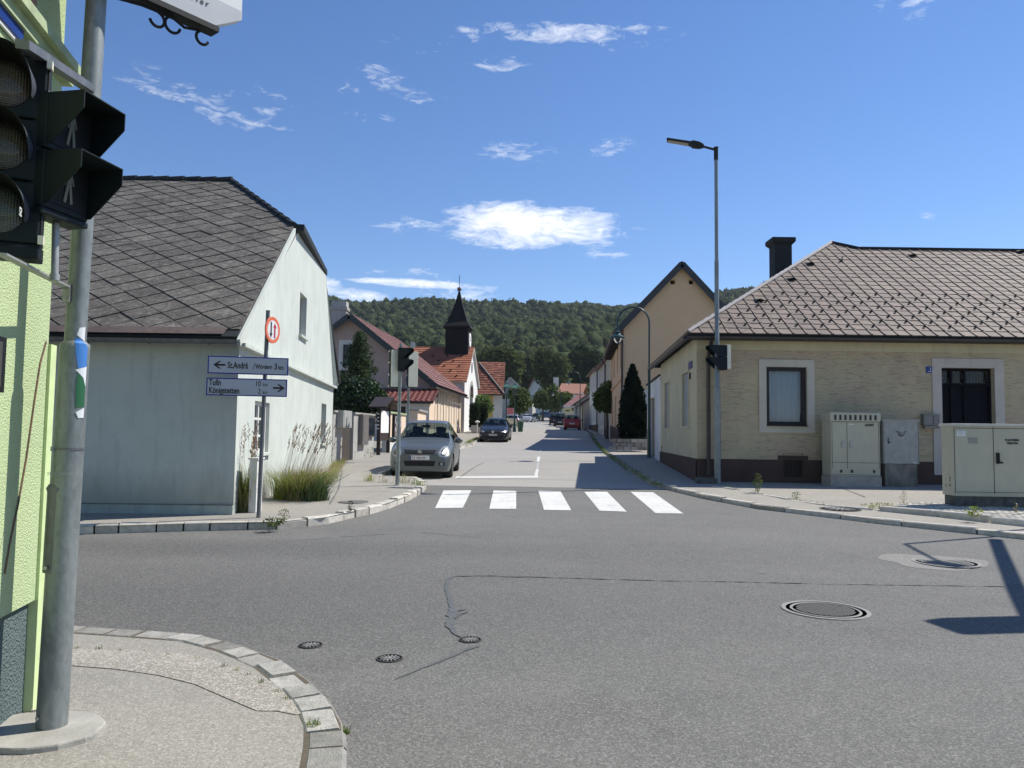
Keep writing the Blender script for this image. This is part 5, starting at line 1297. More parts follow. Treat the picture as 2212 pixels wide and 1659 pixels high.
row_house('terraced_house', 'cream two storey terraced house just behind the tall peach house', 56.5, 66, 1.3, 7.2, 10, M_cream, M_maroon, M_greyw, 4, floors=2, xs=(6.98, 7.45))
row_house('terraced_house', 'off white house with dark window bays and brown plinth beyond the cream one', 66.5, 78, 1.8, 7.6, 10.4, M_offw, M_maroon, M_brown_plinth, 5, floors=2, xs=(7.5, 7.9))
row_house('tiled_house', 'low grey house with a pale mottled clay tile roof behind the red car', 79, 90, 2.1, 4.9, 7.8, M_greyw, M_beiget, None, 3, tile=.4, xs=(7.42, 7.75))
row_house('grey_house', 'small grey green house before the yellow garage', 91, 101, 2.4, 5.4, 8.6, M_greyw, M_greytile, None, 3, xs=(7.75, 8.2))
def yellow_garage():
    Y = 112; a = P(1217, 890, Y); b = P(1252, 890, Y+2); h = thing('yellow_garage', 'small yellow building with a brown hipped roof and pale eaves board', 'building', (a.x, Y, hg(Y)))
    O = Vector((a.x+.25, Y, 0)); w = 9; zt = P(1230, 880, Y).z; wface(h, 'front_wall', O, UX, [(0, 1), (w, 1), (w, zt), (0, zt)], M_yellow_l, [wrect(O, UX, 1241, 885, 1250, 905)], .3)
    wface(h, 'side_wall', O+Vector((0, 8, 0)), (0, -1, 0), [(0, 1), (8, 1), (8, zt), (0, zt)], M_yellow_l)
    m = MB(); m.box((a.x+4.6, Y-.3, zt+.1), (9.3, .1, .22)); m.build('eaves_board', M_offw, h)
    A = Vector((a.x, Y-.35, zt+.2)); B = A+UX*9.6; R = P(1247, 853, Y+4); R2 = R+UX*3; rf = MB(); pl = [A, B, R2, R]; n = (B-A).cross(R-A).normalized()
    slab(rf, pl, .1); slab(rf, [A, R, A+Vector((0, 9, 0))], .1); slab(rf, [R, R2, B+Vector((0, 9, 0)), A+Vector((0, 9, 0))], .1); ro = rf.build('roof', M_char, h)
    tiles([p+n*.01 for p in pl], .4, .4, 'flat', .03, 5, .01).build('roof_tiles', M_maroon, ro)
    d = MB(); r = wrect(O, UX, 1241, 885, 1250, 905); d.box((O.x+(r[0]+r[1])/2, Y+.25, 3.5), (r[1]-r[0], .05, 3)); d.build('door', M_black, h)
    d = MB(); r = wrect(O, UX, 1221.5, 886, 1230, 888.5); d.box((O.x+(r[0]+r[1])/2, Y-.03, (r[2]+r[3])/2), (r[1]-r[0], .05, r[3]-r[2])); d.build('sign_strip', M_darkwood, h)
    d = MB(); q = P(1237.5, 884, Y-.1); d.box((q.x, Y-.1, q.z), (.18, .15, .45)); d.build('wall_lamp', M_black, h)
yellow_garage()
def gable_front(name, label, Y, pts, zb, wallm, roofm, depth, cat='house', dirv=None, over=.3, verge=None, tile=None):
    """house seen on its gable: pts = photo places of left eave, apex, right eave of the wall at distance Y"""
    q = [P(x, y, Y) for x, y in pts]; h = thing(name, label, cat, ((q[0].x+q[2].x)/2, Y, hg(Y)))
    O = Vector((q[0].x, Y, 0)); D = (dirv or SD)*depth
    wface(h, 'gable_wall', O, UX, [(0, zb), (q[2].x-q[0].x, zb), (q[2].x-q[0].x, q[2].z), (q[1].x-q[0].x, q[1].z), (0, q[0].z)], wallm)
    for i, (p, s) in enumerate(((q[0], -1), (q[2], 1))):
        m = MB(); a = Vector((p.x, Y, zb)); b = a+D; t = Vector((0, 0, p.z-zb)); m.poly([a, b, b+t, a+t]); m.build('side_wall', wallm, h)
    m = MB(); m.poly([Vector((q[0].x, Y, zb))+D, Vector((q[2].x, Y, zb))+D, q[2]+D, q[1]+D, q[0]+D]); m.build('rear_wall', wallm, h)
    rf = MB(); f = Vector((0, -over, .05)); kl = (q[1]-q[0]).normalized()*over; kr_ = (q[2]-q[1]).normalized()*over
    P1 = [q[0]-kl+f, q[1]+f, q[1]+D, q[0]-kl+D+Z*.05]; P2 = [q[1]+f, q[2]+kr_+f, q[2]+kr_+D+Z*.05, q[1]+D]
    slab(rf, P1, -.12); slab(rf, P2, -.12); ro = rf.build('roof', M_char if tile else roofm, h)
    if tile:
        for pl in (P1, P2):
            n = (pl[1]-pl[0]).cross(pl[3]-pl[0]).normalized(); n = n if n.z > 0 else -n
            tiles([p+n*.14 for p in pl], tile, tile, 'flat', .05, 3, .006).build('roof_tiles', roofm, ro)
    if verge:
        vb = MB()
        for a, b in ((q[0]-kl, q[1]), (q[1], q[2]+kr_)): strip3(h, a+f+Vector((0, -.04, -.02)), b+f+Vector((0, -.04, -.02)), .05, .34, verge, 'x', mb=vb)
        vb.build('verge_board', verge, ro)
    return h, q, ro
def pink_house():
    Y = 48.0; h, q, ro = gable_front('pink_house', 'pinkish gabled house, front darkened as shaded peach, with a maroon tiled roof and grey chimney behind the spruce', Y, [(575, 826), (758, 686), (930, 826)], 0.5, M_peach_shade, M_maroon, 13.2, verge=M_greenblk, tile=.42, over=.55)
    # street wall lies on the side: pilasters and blind windows in sunlit peach, front gable in its shaded copy
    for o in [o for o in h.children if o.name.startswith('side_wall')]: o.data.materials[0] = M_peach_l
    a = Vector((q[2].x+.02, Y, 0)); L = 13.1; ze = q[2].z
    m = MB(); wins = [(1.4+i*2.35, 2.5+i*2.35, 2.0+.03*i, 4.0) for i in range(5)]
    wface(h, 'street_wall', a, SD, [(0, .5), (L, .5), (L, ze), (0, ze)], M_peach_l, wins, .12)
    for r in wins:
        window(h, a, SD, r, .10, M_offw, .05, pane=M_glassd, back=True); surround(h, a, SD, r, .22, M_cream, .03)
    m = MB(); N = SD.cross(Z); m.tube([a+N*.5+Z*(ze-.35)+SD*.1, a+N*.12+Z*(ze-1.0)+SD*.5, a+N*.12+Z*1.2+SD*.5], .09, 8); m.build('downpipe', M_gut, h, smooth=50)
    gutter(h, [a+N*.52+Z*(ze-.33)-SD*.5, a+N*.52+Z*(ze-.33)+SD*13.2], .10, M_gut)
    ch = P(734, 690, 52); m = MB(); m.box((ch.x, 52, ch.z-.1), (1.0, .8, 2.6)); c = m.build('chimney', M_greyw, h); m = MB(); m.box((ch.x, 52, P(734, 668, 52).z), (1.15, .95, .22)); m.build('chimney_cap', M_conc, c)
    b = MB(); b.box(((q[0].x+q[2].x)/2+.5, Y-.05, P(850, 848, Y).z), ((q[2].x-q[0].x), .1, .5)); b.build('dark_band', M_bluedark, h)
    r = wrect(Vector((q[0].x, Y, 0)), UX, 742, 745, 772, 790)
    w = window(h, Vector((q[0].x, Y, 0)), UX, r, -.08, M_darkwood, .08, mull=2, pane=M_glassd, back=False); surround(h, Vector((q[0].x, Y-.0, 0)), UX, r, .3, M_greyw2, .03)
    # the porch wing in front
    Yp = 44.5; A, B = P(800, 866, Yp), P(926, 866, Yp); C, D = P(812, 840, 47.9), P(929, 840, 47.9)
    s = thing('porch_wing', 'low porch wing with a glossy red pantile roof before the pink house', 'porch', (A.x, Yp, hg(Yp)))
    pl = [Vector((A.x, Yp, A.z)), Vector((B.x+.25, Yp, A.z)), Vector((B.x+.25, 47.9, C.z)), Vector((A.x, 47.9, C.z))]; m = MB(); slab(m, pl, .12); rr = m.build('roof', M_char, s); n = (pl[1]-pl[0]).cross(pl[3]-pl[0]).normalized()
    tiles([p+n*.01 for p in pl], .32, .36, 'wave', .03, 4, .004).build('roof_tiles', M_redtile, rr)
    wface(s, 'front_wall', (A.x, Yp+.4, 0), UX, [(0, .5), (B.x-A.x, .5), (B.x-A.x, A.z), (0, A.z)], M_greyw2, [(.8, 2.0, .6, 3.0)], .2)
    wface(s, 'side_wall', (B.x, Yp+.4, 0), (0, 1, 0), [(0, .5), (3.2, .5), (3.2, C.z-.1), (0, A.z)], M_peach_l)
    m = MB(); m.box((A.x+1.4, Yp+.62, 1.8), (1.2, .05, 2.4)); m.build('door', M_darkwood, s)
M_greenblk = pm('dark green black verge', (.022, .030, .027), (.03, .038, .034), .5, ns=4)
M_bluedark = pm('dark blue grey sheet', (.03, .035, .05), (.04, .045, .06), .5, ns=3)
pink_house()
M_salmon = roofmat('salmon tile', C3(.30, .14, .09), C3(.25, .12, .08), C3(.25, .15, .11), .3, .1, .8)
def chapel():
    # gable faces the street; ridge runs across
    A = Vector((P(1002, 930, 62).x, 62, 0)); B = A+SD*8.4; N = SD.cross(Z); zE = P(1001, 821, 62).z; ap = P(1019, 752, 66.2); Mid = (A+B)/2
    h = thing('chapel', 'small white chapel with an orange tiled roof and dark shingled bell turret with clock', 'chapel', A)
    L = 8.4; zt = ap.z
    r_o = (L*.40, L*.60, 2.6, 5.2)
    m = MB(); wall(m, A, SD, [(0, .8), (L, .8), (L, zE), (L/2, zt), (0, zE)], [(L*.38, L*.62, 1.2, 4.6)], .35); m.build('gable_wall', M_offw2, h)
    wl = 14.0; wface(h, 'near_wall', A-N*wl, N, [(0, .8), (wl, .8), (wl, zE), (0, zE)], M_greyw2); wface(h, 'far_wall', B, -N, [(0, .8), (wl, .8), (wl, zE), (0, zE)], M_greyw2)
    wface(h, 'rear_wall', B-N*wl, -SD, [(0, .8), (L, .8), (L, zE), (L/2, zt), (0, zE)], M_greyw2)
    # arched head over the door and round window
    c = Mid+Z*4.6+N*.02; m = MB(); ring = [c+SD*(1.0*cos(pi*i/14))+Z*(1.1*sin(pi*i/14)) for i in range(15)]; m.poly(ring); m.build('arched_fanlight', M_glassd, h)
    m = MB(); k = 14; o = [c+N*.02+SD*(1.25*cos(pi*i/k))+Z*(1.4*sin(pi*i/k)) for i in range(k+1)]; i_ = [c+N*.02+SD*(.95*cos(pi*i/k))+Z*(1.05*sin(pi*i/k)) for i in range(k+1)]
    m.add(o+i_, [(j, j+1, k+2+j, k+1+j) for j in range(k)]); m.build('arch_moulding', M_greyw, h)
    m = MB(); m.box(Mid-N*.3+Z*2.9, (.06, L*.24, 3.4), M=Matrix((N, SD, Z)).transposed()); m.build('door', M_black, h)
    c = Mid+Z*(zE+1.35)+N*.02; m = MB(); m.poly([c+SD*.33*cos(2*pi*i/16)+Z*.5*sin(2*pi*i/16) for i in range(16)]); m.build('round_window', M_black, h)
    e1, e2 = A+Z*(zE-.1)-SD*.25+N*.2, B+Z*(zE-.1)+SD*.25+N*.2; R = Mid+Z*(zt+.05)+N*.2; W = -N*(wl+.2)
    pl1 = [e1+W, e1, R, R+W]; pl2 = [R, e2, e2+W, R+W]; m = MB(); slab(m, pl1, .14); slab(m, pl2, .14); ro = m.build('roof', M_greyw2, h)
    for i, pl in enumerate((pl1, pl2)):
        n = (pl[1]-pl[0]).cross(pl[2]-pl[0]).normalized(); n = n if n.z > 0 else -n
        tiles([p+n*.01 for p in pl], .55, .36, 'flat', .05, 6+i, .006).build('roof_tiles', M_orange, ro)
    n = (pl1[1]-pl1[0]).cross(pl1[2]-pl1[0]).normalized(); n = n if n.z > 0 else -n; V = (R-e1); V = (V-N*V.dot(N)).normalized(); m = MB()
    for j in range(5):
        for i in range(9): m.box(e1-N*(.9+1.25*i+.6*(j % 2))+V*(.7+.8*j)+n*.1, (.10, .14, .12))
    m.build('snow_hooks', M_black, ro)
    # turret
    T = Vector((P(989.5, 760, 66).x, 66.2, 0)); hw = .98; zt0, zt1 = P(990, 766, 65).z-.6, P(990, 706, 65).z; Mt = Matrix((N, SD, Z)).transposed()
    m = MB(); m.box(T+Z*(zt0+zt1)/2, (2*hw, 2*hw, zt1-zt0), M=Mt); tu = m.build('bell_turret', M_shingle, h)
    zs = P(990, 622, 65).z; prof = [(zt1-.05, hw*1.22), (zt1+.12, hw*1.16), (zt1+.55, hw*.86), (zt1+1.3, hw*.60), (zt1+2.2, hw*.30), (zs, .05)]
    vs = [T+Mt @ Vector((sx*r, sy*r, z)) for z, r in prof for sx, sy in ((-1, -1), (1, -1), (1, 1), (-1, 1))]
    m = MB(); m.add(vs, [(i*4+j, i*4+(j+1) % 4, i*4+4+(j+1) % 4, i*4+4+j) for i in range(len(prof)-1) for j in range(4)]+[(0, 1, 2, 3), (20, 21, 22, 23)]); m.build('spire', M_shingle, tu)
    m = MB(); m.lathe(T+Z*(zs+.12), [(.0001, -.2), (.15, -.12), (.2, 0), (.15, .13), (.0001, .2)], 12); m.build('ball', pm('copper ball', (.12, .07, .05), (.09, .05, .04), .5), tu)
    m = MB(); zc = zs+.3; m.box(T+Z*(zc+.5), (.04, .04, 1.1)); m.box(T+Z*(zc+.62), (.04, .34, .04), M=Mt); m.box(T+Z*(zc+.82), (.04, .2, .04), M=Mt); m.build('cross', M_black, tu)
    c = T+N*(hw+.03)+Z*(zt1-1.0); Ac = Matrix((SD, Z, N)).transposed(); m = MB(); m.lathe(c, [(.62, -.02), (.62, .03), (.0001, .031)], 24, ax=Ac); m.build('clock_face', M_offw2, tu); m = MB(); m.box(c+N*.04+Z*.15, (.02, .05, .36), M=Mt); m.box(c+N*.04+SD*.14, (.02, .28, .05), M=Mt); m.build('clock_hands', M_black, tu)
M_offw2 = plaster('bright white plaster', C3(.80, .79, .75), C3(.74, .73, .70), 60, .08, None, .2, .01)
M_shingle = roofmat('dark turret shingle', C3(.009, .009, .010), C3(.014, .013, .013), C3(.02, .018, .017), .3, .1, .9, 30)
chapel()
def inn():
    Y = 76; A, B = P(1020, 850, Y), P(1088, 850, Y); Ze = A.z; R = P(1092, 783, 80.5); X1 = B.x
    h = thing('tiled_inn', 'yellow building with a large old clay tiled roof beyond the chapel', 'building', (A.x, Y, hg(Y)))
    w = X1-A.x; O = Vector((A.x, Y+.35, 0)); wn = wrect(O, UX, 1071, 858, 1082, 885)
    wface(h, 'front_wall', O, UX, [(0, 1), (w-.15, 1), (w-.15, Ze), (0, Ze)], M_yellow, [wn], .2); window(h, O, UX, wn, .15, M_offw, .08, pane=M_glass, trans=3)
    c = MB(); c.box((X1-.6, Y+.30, (1+Ze)/2), (.9, .1, Ze-1)); c.build('corner_pilaster', M_offw, h)
    S = Vector((-.012, 1, 0)).normalized()
    wface(h, 'street_wall', (X1-.15, Y+.35, 0), S, [(0, 1), (9, 1), (9, Ze), (4.5, R.z), (0, Ze)], M_yellow_l)
    pl = [Vector((A.x-1, Y, Ze)), Vector((X1, Y, Ze)), Vector((X1+.08, 80.5, R.z)), Vector((A.x-1, 80.5, R.z))]; bk = [pl[3], pl[2], Vector((X1+.1, 85.2, Ze)), Vector((A.x-1, 85.2, Ze))]
    m = MB(); slab(m, pl, .14); slab(m, bk, .14); ro = m.build('roof', M_char, h); n = (pl[1]-pl[0]).cross(pl[3]-pl[0]).normalized(); tiles([p+n*.01 for p in pl], .34, .34, 'flat', .05, 8, .012).build('roof_tiles', M_oldtile, ro)
    a = P(1089, 852, Y-.5); b = P(1034, 786, 78.5); b2 = P(1030, 852, Y-.5)
    m = MB(); m.poly([b2, a, b]); m = MB(); m.extrude([b2, a, b], (0, 0, -.1)); w2 = m.build('front_slope', M_char, ro); tiles([p+Vector((0, -.015, .015)) for p in (b2, a, b)], .34, .34, 'flat', .05, 9, .012).build('roof_tiles', M_oldtile, w2)
    m = MB(); strip3(h, a+Z*.02, b+Z*.1, .16, .22, M_char, 'x', mb=m); m.build('verge_board', M_darkbrown, w2)
    gutter(h, [(A.x, Y-.55, Ze-.05), (X1+.1, Y-.55, Ze-.05)], .09, M_gut)
inn()
gable_front('grey_roofed_house', 'old grey plastered house with a weathered grey roof behind the street trees', 158, [(1068, 862), (1102, 816), (1150, 862)], 3, M_greyw, M_greytile, 14, verge=M_greyw)
gable_front('white_gable_house', 'tall white gable half hidden by the big tree at the end of the street', 200, [(1136, 850), (1163, 798), (1190, 850)], 3, M_offw, M_oldtile, 14, verge=M_oldtile)
def far_row():
    # a hipped orange roof slope facing us
    A, B, C, D = P(1203, 848, 150), P(1236, 851, 150), P(1246, 829, 155), P(1213, 828, 155)
    h = thing('orange_hip_house', 'hipped orange tiled roof above the yellow garage', 'house', (B.x, 150, hg(150)))
    m = MB(); slab(m, [A, B+UX*2, C+UX*2, D], .2); slab(m, [D, C+UX*2, C+UX*3+Vector((0, 6, -3)), D+Vector((-1, 6, -3))], .2); ro = m.build('roof', M_salmon, h); wface(h, 'front_wall', (A.x+.3, 150.3, 0), UX, [(0, 2), (5, 2), (5, A.z), (0, A.z)], M_offw); wface(h, 'side_wall', (A.x+.3, 158, 0), (0, -1, 0), [(0, 2), (7.7, 2), (7.7, A.z), (0, A.z)], M_offw)
    c = P(1201, 835, 152); s = MB(); s.box((c.x, 152, c.z-1.2), (1.0, 1.0, 6)); s.build('chimney', M_greyw2, h)
    p = thing('pink_awning', 'pink canvas awning standing left of the street beyond the lanterns', 'awning', P(1102, 895, 90)); a, b = P(1095, 881, 90), P(1110, 896, 90)
    m = MB(); m.bbox((a.x, 90, b.z), (b.x, 90.3, a.z)); m.build('canvas', M_pinkwall, p); m = MB(); m.tube([(a.x, 89.9, hg(90)), (a.x, 89.9, a.z)], .04, 6); m.tube([(b.x, 89.9, hg(90)), (b.x, 89.9, a.z)], .04, 6); m.build('posts', M_offw, p)
far_row()
# ------------------------------------------------------------------ garden walls, gate, board on the left
def left_walls():
    a = Vector((P(722, 930, 24.0).x, 24.2, 0)); b = Vector((P(808, 930, 29).x, 29, 0)); U = (b-a).normalized(); L = (b-a).length; N = Vector((U.y, -U.x, 0)); M3 = Matrix((N, U, Z)).transposed(); zt = 2.12
    h = thing('garden_wall', 'streaked grey garden wall with stone coping behind the mint house', 'wall', a+Z*(hg(26)+KERB))
    ga, gb = hitwall(739, 950, a, U)[0], hitwall(763, 950, a, U)[0]
    for i, (u0, u1) in enumerate(((-.3, ga), (gb, L))):
        m = MB(); m.box(a+U*(u0+u1)/2-N*.12+Z*(zt/2), (.24, u1-u0, zt), M=M3); m.build('wall_section', M_greyw, h); m = MB(); m.box(a+U*(u0+u1)/2-N*.12+Z*(zt+.03), (.34, u1-u0, .06), M=M3); m.build('coping', M_conc, h)
    g = thing('wooden_gate', 'weathered dark board gate in the grey garden wall', 'gate', a+U*ga+Z*(hg(25)+KERB)); m = MB(); n = 9
    for i in range(n): u = ga+(gb-ga)*(i+.5)/n; m.box(a+U*u-N*.1+Z*(1.25+.02*(i % 3)), (.03, (gb-ga)/n-.01, 1.75), M=M3)
    m.build('boards', M_greywoodd, g)
    def wbox(name, lab, cat, x0, y0, x1, y1, d, mats, door=None):
        r = wrect(a, U, x0, y0, x1, y1); s = thing(name, lab, cat, a+U*r[0]+Z*r[2]); m = MB(); c = a+U*(r[0]+r[1])/2+N*(d/2+.002)+Z*(r[2]+r[3])/2
        m.box(c, (d, r[1]-r[0], r[3]-r[2]), M=M3); m.build('case', mats[0], s, bevel=.006); m = MB(); m.box(c+N*(d/2+.004)+Z*0, (.008, (r[1]-r[0])*.82, (r[3]-r[2])*.84), M=M3); m.build('front_panel', mats[1], s); return s
    wbox('meter_cabinet', 'pale grey meter cabinet on the garden wall next to the gate', 'cabinet', 727, 887, 746, 924, .22, (M_cabinet2, M_cabinet2))
    wbox('notice_case', 'glazed notice case with dark backing on the grey garden wall', 'notice case', 786, 899, 805, 944, .10, (M_greywoodd, M_glassd))
    wbox('meter_cabinet', 'tall narrow brown grey cabinet on the wall left of the notice case', 'cabinet', 774, 895, 787, 961, .16, (M_brcab, M_brcab))
    # roofed information board
    p1, p2 = G(817, 983, KERB), G(838, 978, KERB); t = thing('information_board', 'dark wooden information board with a little gabled roof and a white poster', 'information board', p1)
    H1, H2 = P(817, 880, p1.y), P(838, 882, p2.y)
    for p, q in ((p1, H1), (p2, H2)): m = MB(); m.box((p.x, p.y, (p.z+q.z)/2), (.13, .13, q.z-p.z)); m.build('post', M_darkwood, t)
    W = (p2-p1); W.z = 0; W.normalize(); NN = Vector((W.y, -W.x, 0)); mid = (p1+p2)/2; zt = max(H1.z, H2.z); lw = (p2-p1).length/2+.35
    m = MB(); rt = zt+.42
    for s in (-1, 1): m.extrude([mid*1+Vector((0, 0, rt-mid.z))-NN*.35, Vector((mid.x, mid.y, rt))+NN*.35, Vector((mid.x, mid.y, zt))+W*s*lw+NN*.35, Vector((mid.x, mid.y, zt))+W*s*lw-NN*.35], (0, 0, -.05))
    m.build('roof', M_darkwood, t)
    c = P(829, 917, (p1.y+p2.y)/2); m = MB(); wd = (p2-p1).length-.14; m.box((mid.x, mid.y, c.z), (wd, .05, 1.25), M=Matrix((W, -NN, Z)).transposed()); m.build('backboard', M_darkwood, t)
    m = MB(); m.box(Vector((mid.x, mid.y, c.z+.1))+NN*.03, (wd*.9, .012, .85), M=Matrix((W, -NN, Z)).transposed()); m.build('poster', M_offw2, t)
    m = MB()
    for i in range(5): m.box((p1.x-.02, p1.y-.072, H1.z-.25-.14*i), (.07, .012, .05))
    m.build('route_tags', M_txtw, t)
    # second wall, peach with posters
    a2 = Vector((P(838, 930, 31.5).x, 31.5, 0)); b2 = Vector((P(876, 930, 35.5).x, 35.5, 0)); U2 = (b2-a2).normalized(); N2 = Vector((U2.y, -U2.x, 0)); L2 = (b2-a2).length; M4 = Matrix((N2, U2, Z)).transposed()
    h = thing('garden_wall', 'peach and white garden wall with a poster case behind the information board', 'wall', a2+Z*(hg(32)+KERB)); m = MB(); m.box(a2+U2*L2/2-N2*.12+Z*1.2, (.24, L2, 2.2), M=M4); m.build('wall_section', M_peach_l, h); m = MB(); m.box(a2+U2*L2/2-N2*.105+Z*.85, (.25, L2+.02, .7), M=M4); m.build('base', M_offw, h); m = MB(); m.box(a2+U2*L2/2-N2*.12+Z*2.33, (.36, L2+.1, .07), M=M4); m.build('coping', M_ledge, h)
    s = thing('poster_case', 'black framed poster case on the peach garden wall', 'poster case', a2+U2*1+Z*1.4); m = MB(); m.box(a2+U2*1.6+N2*.05+Z*1.75, (.1, 1.5, 1.0), M=M4); m.build('frame', M_black, s)
    mt, t_, b = newmat('posters'); t_.put(b.inputs['Base Color'], t_.ramp(t_.noise(objco(t_), 4, 2), [(.42, (.05, .06, .08)), (.5, (.5, .48, .5)), (.58, (.35, .12, .14)), (.7, (.1, .14, .2))], 'CONSTANT')); m = MB(); m.box(a2+U2*1.6+N2*.105+Z*1.75, (.006, 1.3, .85), M=M4); m.build('posters', mt, s)
    a3, b3 = Vector((P(893, 930, 39).x, 39, 0)), Vector((P(912, 930, 43).x, 43, 0)); U3 = (b3-a3).normalized(); N3 = Vector((U3.y, -U3.x, 0))
    h = thing('gate_pillar', 'white and peach wall stub beside the entrance of the pink house', 'wall', a3+Z*(hg(40)+KERB)); m = MB(); m.box((a3+b3)/2+Z*1.5, (.4, (b3-a3).length, 2.2), M=Matrix((N3, U3, Z)).transposed()); m.build('wall_section', M_peach_l, h); m = MB(); m.box((a3+b3)/2+Z*2.64, (.6, (b3-a3).length+.2, .08), M=Matrix((N3, U3, Z)).transposed()); m.build('coping', M_conc, h)
    m = MB(); q = (a3+b3)/2+Z*1.6+N3*.22; m.box(q, (.05, .8, .6), M=Matrix((N3, U3, Z)).transposed()); m.build('letter_slot', M_letter, h)
M_greywoodd = pm('dark weathered boards', (.065, .055, .05), (.04, .034, .03), .85, ns=16, stretch=(1, 1, .08))
M_brcab = pm('brown grey sheet', (.17, .155, .145), (.13, .12, .11), .5, ns=4)
left_walls()
# ------------------------------------------------------------------ cars
def catmull(p0, p1, p2, p3, t):
    return 0.5*((2*p1)+(-p0+p2)*t+(2*p0-5*p1+4*p2-p3)*t*t+(-p0+3*p1-3*p2+p3)*t**3)
SHAPES = {
 # y, half width, underside, belt height, top height, half width at the top; front is -y
 'hatch': dict(L=3.72, W=1.69, wheel=.30, wy=(-1.19, 1.19), cowl=6, head=8, rear=10, tailw=12, st=[
   (-1.86, .50, .26, .42, .52, .38), (-1.85, .66, .20, .50, .66, .52), (-1.74, .77, .18, .60, .74, .60), (-1.55, .815, .18, .70, .83, .66), (-1.25, .835, .19, .80, .90, .70), (-.98, .84, .19, .86, .965, .71),
   (-.86, .84, .19, .885, 1.00, .71), (-.52, .845, .19, .92, 1.25, .625), (-.20, .845, .19, .935, 1.455, .555), (.45, .845, .19, .95, 1.505, .56), (1.30, .835, .19, .975, 1.455, .535), (1.60, .82, .22, .98, 1.25, .58), (1.74, .80, .26, .96, 1.03, .62), (1.82, .78, .28, .80, .90, .62), (1.85, .72, .30, .60, .72, .55), (1.86, .55, .34, .48, .56, .42)]),
 'golf': dict(L=4.25, W=1.80, wheel=.315, wy=(-1.32, 1.31), cowl=6, head=8, rear=10, tailw=12, st=[
   (-2.12, .55, .24, .40, .50, .42), (-2.11, .72, .18, .48, .62, .60), (-1.98, .83, .17, .58, .70, .68), (-1.75, .87, .17, .68, .80, .72), (-1.40, .89, .18, .78, .89, .75), (-1.05, .895, .18, .85, .95, .76),
   (-.92, .895, .18, .87, .985, .76), (-.50, .90, .18, .90, 1.20, .66), (-.05, .90, .18, .92, 1.41, .57), (.60, .90, .18, .93, 1.455, .575), (1.45, .89, .18, .96, 1.40, .55), (1.80, .87, .22, .97, 1.20, .62), (1.98, .85, .26, .94, 1.02, .68), (2.08, .84, .28, .78, .86, .68), (2.11, .78, .30, .58, .68, .6), (2.125, .6, .34, .46, .54, .45)]),
 'sedan': dict(L=4.65, W=1.82, wheel=.32, wy=(-1.40, 1.42), cowl=6, head=8, rear=10, tailw=12, st=[
   (-2.32, .55, .24, .40, .50, .42), (-2.31, .72, .18, .48, .60, .60), (-2.15, .83, .17, .58, .68, .68), (-1.90, .87, .17, .66, .76, .72), (-1.50, .89, .18, .76, .86, .75), (-1.10, .895, .18, .83, .93, .76),
   (-.95, .895, .18, .86, .97, .76), (-.45, .90, .18, .90, 1.20, .66), (.05, .90, .18, .92, 1.39, .57), (.60, .90, .18, .93, 1.43, .575), (1.15, .89, .18, .94, 1.37, .55), (1.50, .88, .20, .95, 1.18, .64), (1.80, .87, .22, .94, 1.03, .70), (2.15, .86, .24, .90, 1.00, .70), (2.30, .80, .28, .70, .82, .62), (2.325, .6, .34, .46, .56, .45)]),
 'van': dict(L=4.40, W=1.80, wheel=.32, wy=(-1.35, 1.35), cowl=6, head=8, rear=10, tailw=12, st=[
   (-2.18, .55, .24, .42, .55, .42), (-2.17, .72, .18, .55, .70, .60), (-2.05, .83, .17, .66, .82, .68), (-1.85, .87, .17, .76, .94, .72), (-1.60, .89, .18, .86, 1.04, .75), (-1.40, .895, .18, .92, 1.10, .76),
   (-1.28, .895, .18, .95, 1.14, .76), (-.85, .90, .18, .98, 1.48, .70), (-.45, .90, .18, 1.0, 1.76, .64), (.60, .90, .18, 1.0, 1.82, .66), (1.85, .89, .18, 1.02, 1.77, .64), (2.0, .88, .22, 1.02, 1.45, .68), (2.10, .87, .26, 1.0, 1.10, .72), (2.15, .86, .28, .85, .95, .72), (2.17, .80, .30, .62, .74, .66), (2.18, .62, .34, .48, .56, .5)]),
}
